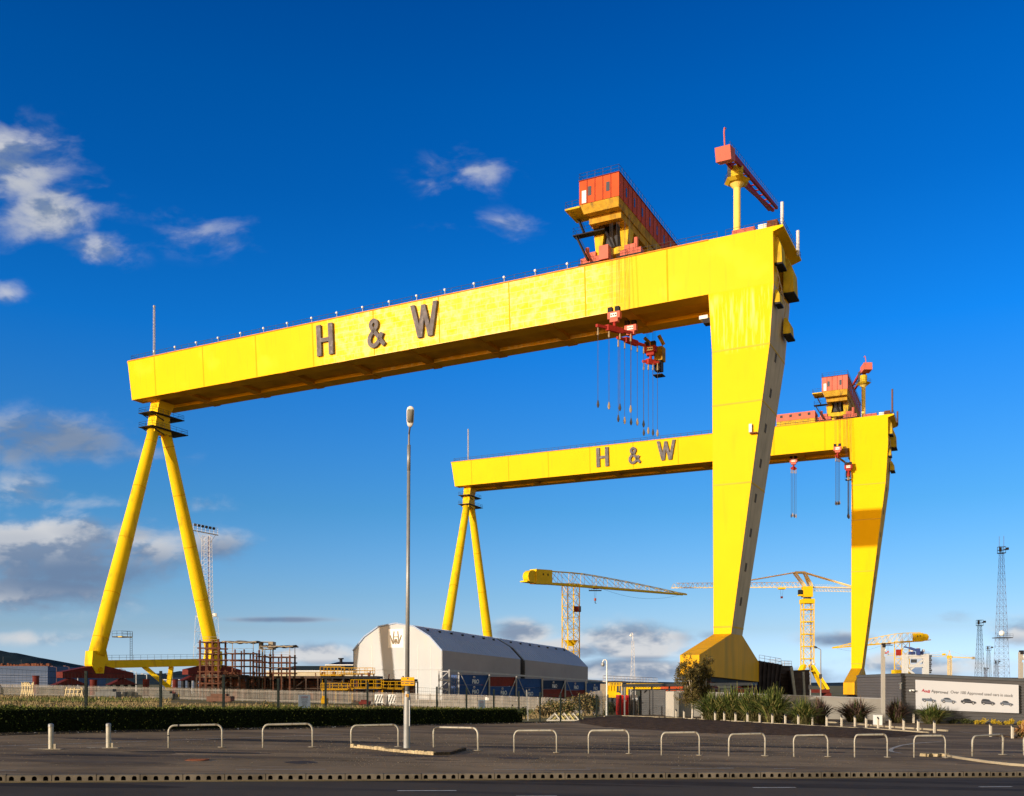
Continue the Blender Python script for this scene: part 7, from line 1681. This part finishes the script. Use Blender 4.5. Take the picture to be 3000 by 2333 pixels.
mc = [mat('print_blue_car', (.12, .15, .22), .4, .2, 2), mat('print_silver_car', (.20, .23, .29), .4, .2, 2), mat('print_black_car', (.035, .035, .045), .4, .2, 2), mat('print_dark_car', (.07, .07, .09), .4, .2, 2), mat('print_grey_car', (.13, .15, .20), .4, .2, 2)]
for uc, wu, hv, vc, kd_, m in ((.128, .138, .150, .285, 'open', mc[0]), (.318, .150, .175, .275, 'sedan', mc[1]), (.512, .150, .170, .275, 'sedan', mc[2]), (.702, .135, .195, .262, 'suv', mc[3]), (.882, .128, .165, .262, 'sedan', mc[4])): car(uc, wu, hv, vc, None, m, kd_)
# cameras on the building
for i, (px, py, lab) in enumerate(((2638.5, 2001, 'dome'), (2621, 2019, 'pair'), (2669, 2022, 'pair'), (2577, 2011, 'pair'))):
    c = SR(px, py, -.25); 
    if i in (1, 3): c = P(px, py, Yb*(1.05 if i == 1 else 1.12)-.6)
    mb = MB(); mb.mi(m_wht)
    if lab == 'dome': mb.box(c.x-.12, c.x+.12, c.y, c.y+.15, c.z-.1, c.z+.02); mb.tube([c+Vector((-.05, -.1, -.05)), c+Vector((-.05, -.1, -.28)), c+Vector((-.05, -.1, -.42))], [.05, .09, .07], 8); mb.sphere(c+Vector((-.05, -.1, -.45)), .09, 8)
    else:
        for s_ in (-1, 1): mb.tube([c+Vector((s_*.05, 0, 0)), c+Vector((s_*.17, -.22, -.04))], [.05, .08], 8)
        mb.box(c.x-.03, c.x+.03, c.y, c.y+.2, c.z-.04, c.z+.04)
    tag(mb.build('security_camera'), ['white dome camera on the corner of the dark showroom', 'white twin spotlight on the left face of the showroom', 'white twin spotlight between the showroom corner and the banner', 'small twin spotlight behind the left grey square pole'][i], 'camera' if i == 0 else 'spotlight')
# square poles
m_sq = mat('grey_square_pole', (.40, .37, .33), .6, .06, .6)
for i, (px, w_, yb, yt, lab) in enumerate(((2587, 9.5, 2117, 1887, 'tall grey square pole with camera cluster left of the showroom corner'), (2990.5, 10.5, 2112, 1908, 'tall grey square pole with camera cluster at the right edge of the picture'))):
    c = G(px, yb, PAV, g1); Yp = c.y-1.5; c = P(px, yb, Yp); c.z = g1(c.x, c.y)+PAV; root = thing('camera_pole', lab, 'pole', c, 0, 'grey square camera poles'); zt_ = EYE+(HYP-yt)/F*Yp-c.z; W2 = w_/F*Yp/2
    mb = MB(); mb.box(-W2, W2, -W2, W2, -.05, zt_*.84); mb.box(-W2, W2*.3, -W2, W2, zt_*.841, zt_*.87); mb.box(-W2, W2, -W2, W2, zt_*.871, zt_*.985); mb.build('shaft', m_sq, root)
    mb = MB(); mb.box(-W2*.8, W2*1.2, -W2*1.3, W2*.6, zt_*.955, zt_*1.01); mb.sphere((W2*.3, -W2, zt_*.975), W2*.8, 8); mb.build('floodlight', m_blk, root)
    mb = MB(); mb.mi(m_wht).sphere((W2*1.2, -W2*.8, zt_*.92), W2*.6, 8); mb.mi(m_bred if i == 0 else m_wht).sphere((W2*1.7, -W2*.4, zt_*.885), W2*.6, 8); mb.build('camera', parent=root)
# white cabinet, small sign and post near the pole
c = G(2575, 2125, PAV, g1); mb = MB(); W2 = 10/F*c.y; mb.box(c.x-W2, c.x+W2, c.y, c.y+.5, c.z, c.z+.72); mb.box(c.x-W2-.02, c.x+W2+.02, c.y-.02, c.y+.52, c.z+.721, c.z+.76); tag(mb.build('utility_box', m_wht), 'white utility box at the foot of the left grey square pole', 'cabinet')
c = G(2663.5, 2117, PAV, g1); mb = MB(); mb.box(c.x-.13, c.x+.13, c.y-.3, c.y-.2, c.z, c.z+1.5); root = mb.build('totem_sign', m_gst); tag(root, 'slim grey upright totem sign between the purple plant and the big green plant', 'sign')
c = G(2670, 2118, PAV, g1); mb = MB(); mb.box(c.x-.07, c.x+.07, c.y-.5, c.y-.36, c.z, c.z+.78); tag(mb.build('bollard', m_bol), 'single cream bollard standing behind the row, beside the totem sign', 'bollard', 'cream bollards along the planted border')

# ------------------------------------------------------------------ PLANTS
def blade_plant(px, pyb, wpx, hpx, label, mats, n=150, seed=1, dy=0, droop=.5, wd=.055, group='sword-leaved plants in the border'):
    random.seed(seed); c = G(px, pyb, PAV, g1)+Vector((0, dy, 0)); W2 = wpx/F*c.y/2*1.15; H_ = hpx/F*c.y*1.10; n = int(n*2.3); root = thing('flax_plant', label, 'plant', c, 0, group)
    global mb; mb = MB(); mb.ml = list(mats)
    for _ in range(n):
        a = R(0, 2*pi); lean = R(0, 1)**.65; L_ = H_*R(.62, 1.04)*(1.0-.12*lean); base = Vector((R(-.28, .28)*W2, R(-.28, .28)*W2*.6, 0)); dirh = Vector((cos(a), sin(a)*.75, 0)); w_ = wd*R(.6, 1.2)*(H_/1.6)**.5*.9
        side = Vector((-sin(a), cos(a), 0))*w_; seg = 6; pts = []
        for k in range(seg+1):
            t_ = k/seg; out = W2*lean*(t_**1.4)*1.12; up = L_*(t_-droop*lean*t_**2.6*.85); pts.append(base+dirh*out+Vector((0, 0, max(.0, up))))
        tw = R(-.6, .6); s2 = side*cos(tw)+Vector((0, 0, w_))*sin(tw); vs = []
        for k, p in enumerate(pts): f = 1-(k/seg)**2*.9; vs += [p-s2*f, p+s2*f]
        mb.cur = random.randrange(len(mats)); mb.add(vs, [(2*k, 2*k+1, 2*k+3, 2*k+2) for k in range(seg)])
    mb.build('leaves', parent=root)
    m2 = MB()
    for _ in range(int(n*.5)):   # short dead and shaded leaves round the foot
        a = R(0, 2*pi); r0, r1 = W2*R(.05, .4), W2*R(.45, .85); b0 = Vector((cos(a)*r0, sin(a)*r0*.7, R(0, .1))); b1 = Vector((cos(a)*r1, sin(a)*r1*.7, H_*R(.02, .32))); q_ = Vector((-sin(a), cos(a), R(-.5, .5)))*wd*.6; md = b0.lerp(b1, .5)+Vector((0, 0, H_*R(.05, .2)))
        m2.add([b0-q_, b0+q_, md+q_, md-q_, b1], [(0, 1, 2, 3), (3, 2, 4)])
    m2.build('lower_leaves', m_fbase, root)
    return root
m_fg1 = leafmat('flax_green', (.05, .08, .018), (.13, .16, .04)); m_fg2 = leafmat('flax_pale_green', (.20, .20, .06), (.32, .28, .10)); m_fg3 = leafmat('flax_dark_green', (.03, .045, .015), (.07, .09, .03))
m_fp1 = leafmat('flax_purple', (.075, .045, .045), (.14, .09, .08)); m_fp2 = leafmat('flax_bronze', (.16, .10, .07), (.24, .16, .11)); m_or1 = leafmat('dead_orange_leaf', (.50, .22, .07), (.68, .36, .14))
m_fbase = leafmat('lower_leaf', (.035, .04, .015), (.14, .12, .05))
G3 = (m_fg1, m_fg3, m_fg2, m_fg1); P3 = (m_fp1, m_fp2, m_fp1, m_fg3)
blade_plant(2092, 2112, 125, 92, 'large green sword-leaved plant at the left end, next to the birch trunk', G3, 260, 41)
blade_plant(2150, 2114, 125, 106, 'big green sword-leaved plant second from the left in the border', G3, 270, 42, .6)
blade_plant(2205, 2116, 120, 108, 'big green sword-leaved plant in the middle of the green mass', G3, 260, 43, .3)
blade_plant(2268, 2119, 120, 112, 'tallest green sword-leaved plant right of the yellow foot', G3, 280, 44, .4)
blade_plant(2352, 2124, 100, 82, 'bright green drooping plant right of the tallest one', G3, 230, 45)
blade_plant(2412, 2123, 78, 80, 'reddish-bronze plant close behind the bright green drooping one', P3, 170, 46, 1.0)
blade_plant(2506, 2116, 110, 76, 'dark purple plant alone before the grey wall, left of the square pole', P3, 210, 47)
blade_plant(2626, 2118, 74, 76, 'purple plant directly right of the grey square pole', P3, 190, 48)
blade_plant(2730, 2121, 98, 66, 'spiky green plant in front of the left end of the banner', G3, 210, 49)
blade_plant(3002, 2163, 62, 56, 'orange-brown dying plant at the right edge of the picture', (m_or1, m_or1, m_bush2), 120, 50, 0, .9, .09)
blade_plant(2303, 2110, 30, 28, 'small rust-brown plant tucked between two green ones', (m_or1, m_bush2), 60, 51, -1)
m_yb = leafmat('yellow_bush_leaf', (.45, .30, .02), (.62, .45, .05))
for i, (px, w_, h_) in enumerate(((2861, 26, 14), (2881, 26, 18), (2911, 20, 17), (2930, 26, 12), (2952, 22, 13), (2966, 18, 19), (2992, 24, 14))):
    bush(px, 2122, w_, h_, Yb-.9, 'small golden bush, %s from the left under the banner' % on[i] , (m_yb,), 260, .06, 6, fn=lambda x, y: g1(x, y)+PAV, seed=70+i, group='golden bushes under the banner')
bush(2832, 2120, 40, 16, Yb-.8, 'low dark green bush left of the golden bushes', (m_bush1, m_bush3), 400, .06, 8, fn=lambda x, y: g1(x, y)+PAV, seed=81)
bush(2795, 2120, 40, 15, Yb-.8, 'low blackish bush beside the spiky green plant', (m_bush3,), 400, .06, 8, fn=lambda x, y: g1(x, y)+PAV, seed=82)

# birch trees
m_bark = mat('birch_bark', (.62, .55, .46), .8, .2, 3); extra_mix(m_bark, 'ShaderNodeTexNoise', (.10, .07, .05), .60, .66, .8, (1, 1, .4), Scale=9)
m_twig = mat('birch_twig', (.30, .19, .10), .8, .2, 3)
m_bl1 = leafmat('birch_leaf', (.10, .085, .025), (.19, .15, .05)); m_bl2 = leafmat('birch_leaf_dark', (.04, .035, .015), (.09, .07, .03))
def birch(px, pyb, xl, xr, yt, ylow, label, seed, nl, dy=0):
    random.seed(seed); c = G(px, pyb, PAV, g1)+Vector((0, dy, 0)); Y = c.y; root = thing('birch_tree', label, 'tree', c, 0, 'young birches before the wall'); sc_ = Y/F
    xl -= 10; xr += 10; H_ = EYE+(HYP-yt)*sc_-c.z; Hl = EYE+(HYP-ylow)*sc_-c.z; cx_ = ((xl+xr)/2-px)*sc_; W2 = (xr-xl)*sc_/2
    tr = MB(); fork = Hl*.95+.25; tr.tube([(0, 0, -.1), (.02, 0, fork*.5), (0, 0, fork)], [.085, .07, .06], 8); twigs = MB(); ends = []
    nb = 9
    for k in range(nb):
        a = 2*pi*k/nb+R(-.3, .3); r_ = R(.25, .8); tip = Vector((cx_+W2*r_*cos(a), W2*.8*r_*sin(a), fork+(H_-fork)*R(.72, .98)*(1-.35*r_**2))); b0 = Vector((0, 0, fork*R(.75, 1.0))); m_ = b0.lerp(tip, .45)+Vector((R(-.1, .1), 0, R(-.05, .25)))
        tr.tube([b0, m_, m_.lerp(tip, .5)], [.035, .025, .016], 6)
        pts = [b0.lerp(m_, .5), m_, m_.lerp(tip, .5), tip]
        for j in range(16):
            s_ = R(.1, 1); p = b0.lerp(m_, s_*2) if s_ < .5 else m_.lerp(tip, (s_-.5)*2); aa = R(0, 6.28); q_ = p+Vector((cos(aa)*R(.2, .75), sin(aa)*R(.2, .7), R(-.15, .55)))*(W2/1.9); twigs.tri(p, q_, .012); ends.append((p, q_))
            for _ in range(2): q2 = q_+Vector((R(-.3, .3), R(-.3, .3), R(-.3, .25))); twigs.tri(q_, q2, .008); ends.append((q_, q2))
        twigs.tri(m_.lerp(tip, .5), tip, .02)
    for _ in range(26):   # low hanging outer twigs
        a = R(0, 6.28); p = Vector((cx_*.5+cos(a)*.3, sin(a)*.3, fork*1.05)); q_ = Vector((cx_+cos(a)*W2*R(.35, .95), sin(a)*W2*R(.3, .8), Hl+(H_-Hl)*R(.0, .45))); twigs.tri(p, q_, .012); ends.append((p.lerp(q_, .45), q_))
    tr.build('trunk', m_bark, root, smooth=True); twigs.build('twigs', m_twig, root)
    global mb; mb = MB(); mb.ml = [m_bl1, m_bl2]
    for _ in range(nl):
        p, q_ = random.choice(ends); f = R(.2, 1.1); c_ = p.lerp(q_, f)+Vector((random.gauss(0, .07), random.gauss(0, .07), random.gauss(0, .08))); leaf(c_, R(.035, .065), 0 if R(0, 1) < .6 else 1)
    mb.build('crown', parent=root); return root
birch(2027.8, 2109, 1972, 2052, 1922, 2072, 'birch tree with a bare pale trunk at the left end of the green plants', 61, 13000)
birch(2066, 2109, 2030, 2111, 1917, 2070, 'second birch tree, its trunk hidden behind the green plants', 62, 16000, 1.2)

# ------------------------------------------------------------------ SMALL LAMPS AND CAMERA POLES
def tube_thing(name, label, cat, pts, rs, m, extra=None, group=None):
    p0 = Vector(pts[0]); root = thing(name, label, cat, p0, 0, group); mb = MB(); mb.tube(pts, rs, 10); mb.build('column', m, root, world=True)
    for nm, mbx, mm in (extra or []): mbx.build(nm, mm, root, world=True)
    return root
Yc = G(1777.7, 2099, 0, g1).y; b = P(1777.7, 2099, Yc); e = MB(); pts = [P(1777.7, 1951, Yc), P(1777.7, 1937, Yc), P(1774, 1933, Yc), P(1769, 1934, Yc), P(1766.5, 1938, Yc), P(1766, 1942, Yc)]
e.tube(pts, .055, 8); d = MB(); d.sphere(P(1766, 1947, Yc), .17, 8, 1.2); k_ = MB(); k_.tube([b, P(1777.7, 2055, Yc)], .10, 12)
tube_thing('camera_pole', 'white swan-necked camera pole standing at the corner of the mesh fence', 'pole', [b, P(1777.7, 1951, Yc)], [.065, .06], m_wht, [('swan_neck', e, m_wht), ('camera_dome', d, m_gst), ('base_sleeve', k_, m_wht)])
Ys = 130
for i, (px, yt, hx, hy, lab) in enumerate(((2404.5, 1904, 2388, 1896.5, 'thin grey street lamp with a long arm right of the flat-jib tower crane'), (2374.5, 1950, 2385, 1945.5, 'shorter street lamp in front of the flat-jib tower crane base'))):
    b = P(px, 2045, Ys); b.z = g(b.x, b.y); e = MB(); e.tube([P(px, yt+.5, Ys), P(px-(1 if hx < px else -1), yt-1, Ys), P(hx+(5 if hx < px else -4), hy+1, Ys)], .05, 6); l_ = MB(); A, B = P(hx+(6 if hx < px else -5), hy+1.5, Ys), P(hx-(4 if hx < px else -4), hy-1.5, Ys); l_.tube([A, A.lerp(B, .5), B], [.08, .16, .08], 8)
    x_ = MB(); c = P(px-2, 1982 if i == 0 else 2013, Ys-.2); x_.box(c.x-.15, c.x+.2, c.y-.2, c.y, c.z-.3, c.z+.3)
    tube_thing('street_lamp', lab, 'street lamp', [b, P(px, yt, Ys)], [.11, .06], m_gst, [('arm', e, m_gst), ('lantern', l_, m_wht if i else m_dk), ('control_box', x_, m_dk)], 'small distant street lamps')
# row of low far street lamps and posts under the crane tie beam
random.seed(14)
for i, (px, y0) in enumerate(((399, 1970), (367, 1964), (430, 1978), (228, 1968), (166, 1956), (203, 1955), (505, 1978))):
    Yl = 330; t_ = P(px, y0, Yl); zg = g(t_.x, Yl); mb = MB(); mb.tube([(t_.x, Yl, zg), t_], .14, 6); mb.beam(t_, t_+Vector((-1.2, 0, .35)), .12); mb.box(t_.x-2.0, t_.x-1.1, Yl-.2, Yl+.2, t_.z+.25, t_.z+.5)
    tag(mb.build('street_lamp', m_mas if i in (1, 4, 5) else m_masw), 'thin far lamp post on the quay at left, %s in height order' % on[i], 'street lamp', 'far lamp posts on the quay')

# cracks, tar seams and oil stains in the asphalt
random.seed(77)
m_crack = mat('asphalt_crack', (.035, .027, .020), .95, .2, 4)
mb = MB()
for (px, py, L_, hdg) in [(130, 2200, 9, .1), (420, 2206, 8, .0), (620, 2226, 7, .25), (100, 2232, 6, -.1), (1000, 2228, 12, .05), (1500, 2192, 14, .02), (1700, 2222, 9, .1), (2050, 2196, 13, .12), (2300, 2232, 8, -.1), (2150, 2182, 14, .2), (2700, 2208, 10, .06), (1250, 2176, 9, .1), (780, 2204, 10, -.03), (2500, 2193, 12, .12), (300, 2180, 12, .2), (1840, 2176, 10, .15)]:
    p = Gp(px, py); a_ = hdg; n = int(L_/.35)
    for k in range(n):
        a_ = a_*.8+hdg*.2+R(-.35, .35); q = p+Vector((cos(a_), sin(a_), 0))*.35
        if R(0, 1) > .12: strip(mb, p, q, R(.012, .05), PAV+.004)
        p = q
o = mb.build('asphalt_crack', m_crack); tag(o, kind='structure')
m_stain = mat('oil_stain', (.075, .056, .042), .7, .3, 1.5)
mb = MB(); ma = mat('old_patch', (.145, .108, .078), .9, .2, 1.2)
for i in range(26):
    px, py = R(0, 3000), R(2165, 2248); c = Gp(px, py); ps = blob(c, R(.3, 2.4), R(.12, .6), 22); mb.mi(m_stain if i % 3 else ma)
    mb.add([(x, y, g1(x, y)+PAV+.0015+i*.00005) for x, y in ps], [tuple(range(len(ps)))])
tag(mb.build('asphalt_stain'), kind='structure')
mb = MB(); mb.mi(mat('road_repair', (.050, .040, .032), .85, .25, 1.5)); 
for px, py, rx, ry in ((2200, 2300, 9, .55), (2760, 2294, 6, .35), (150, 2300, 3, .5), (1300, 2292, 6, .3)):
    c = G(px, py, 0, g1); ps = blob(c, rx, ry, 30); mb.add([(x, y, g1(x, y)+.006) for x, y in ps], [tuple(range(len(ps)))])
tag(mb.build('road_repair'), kind='structure')
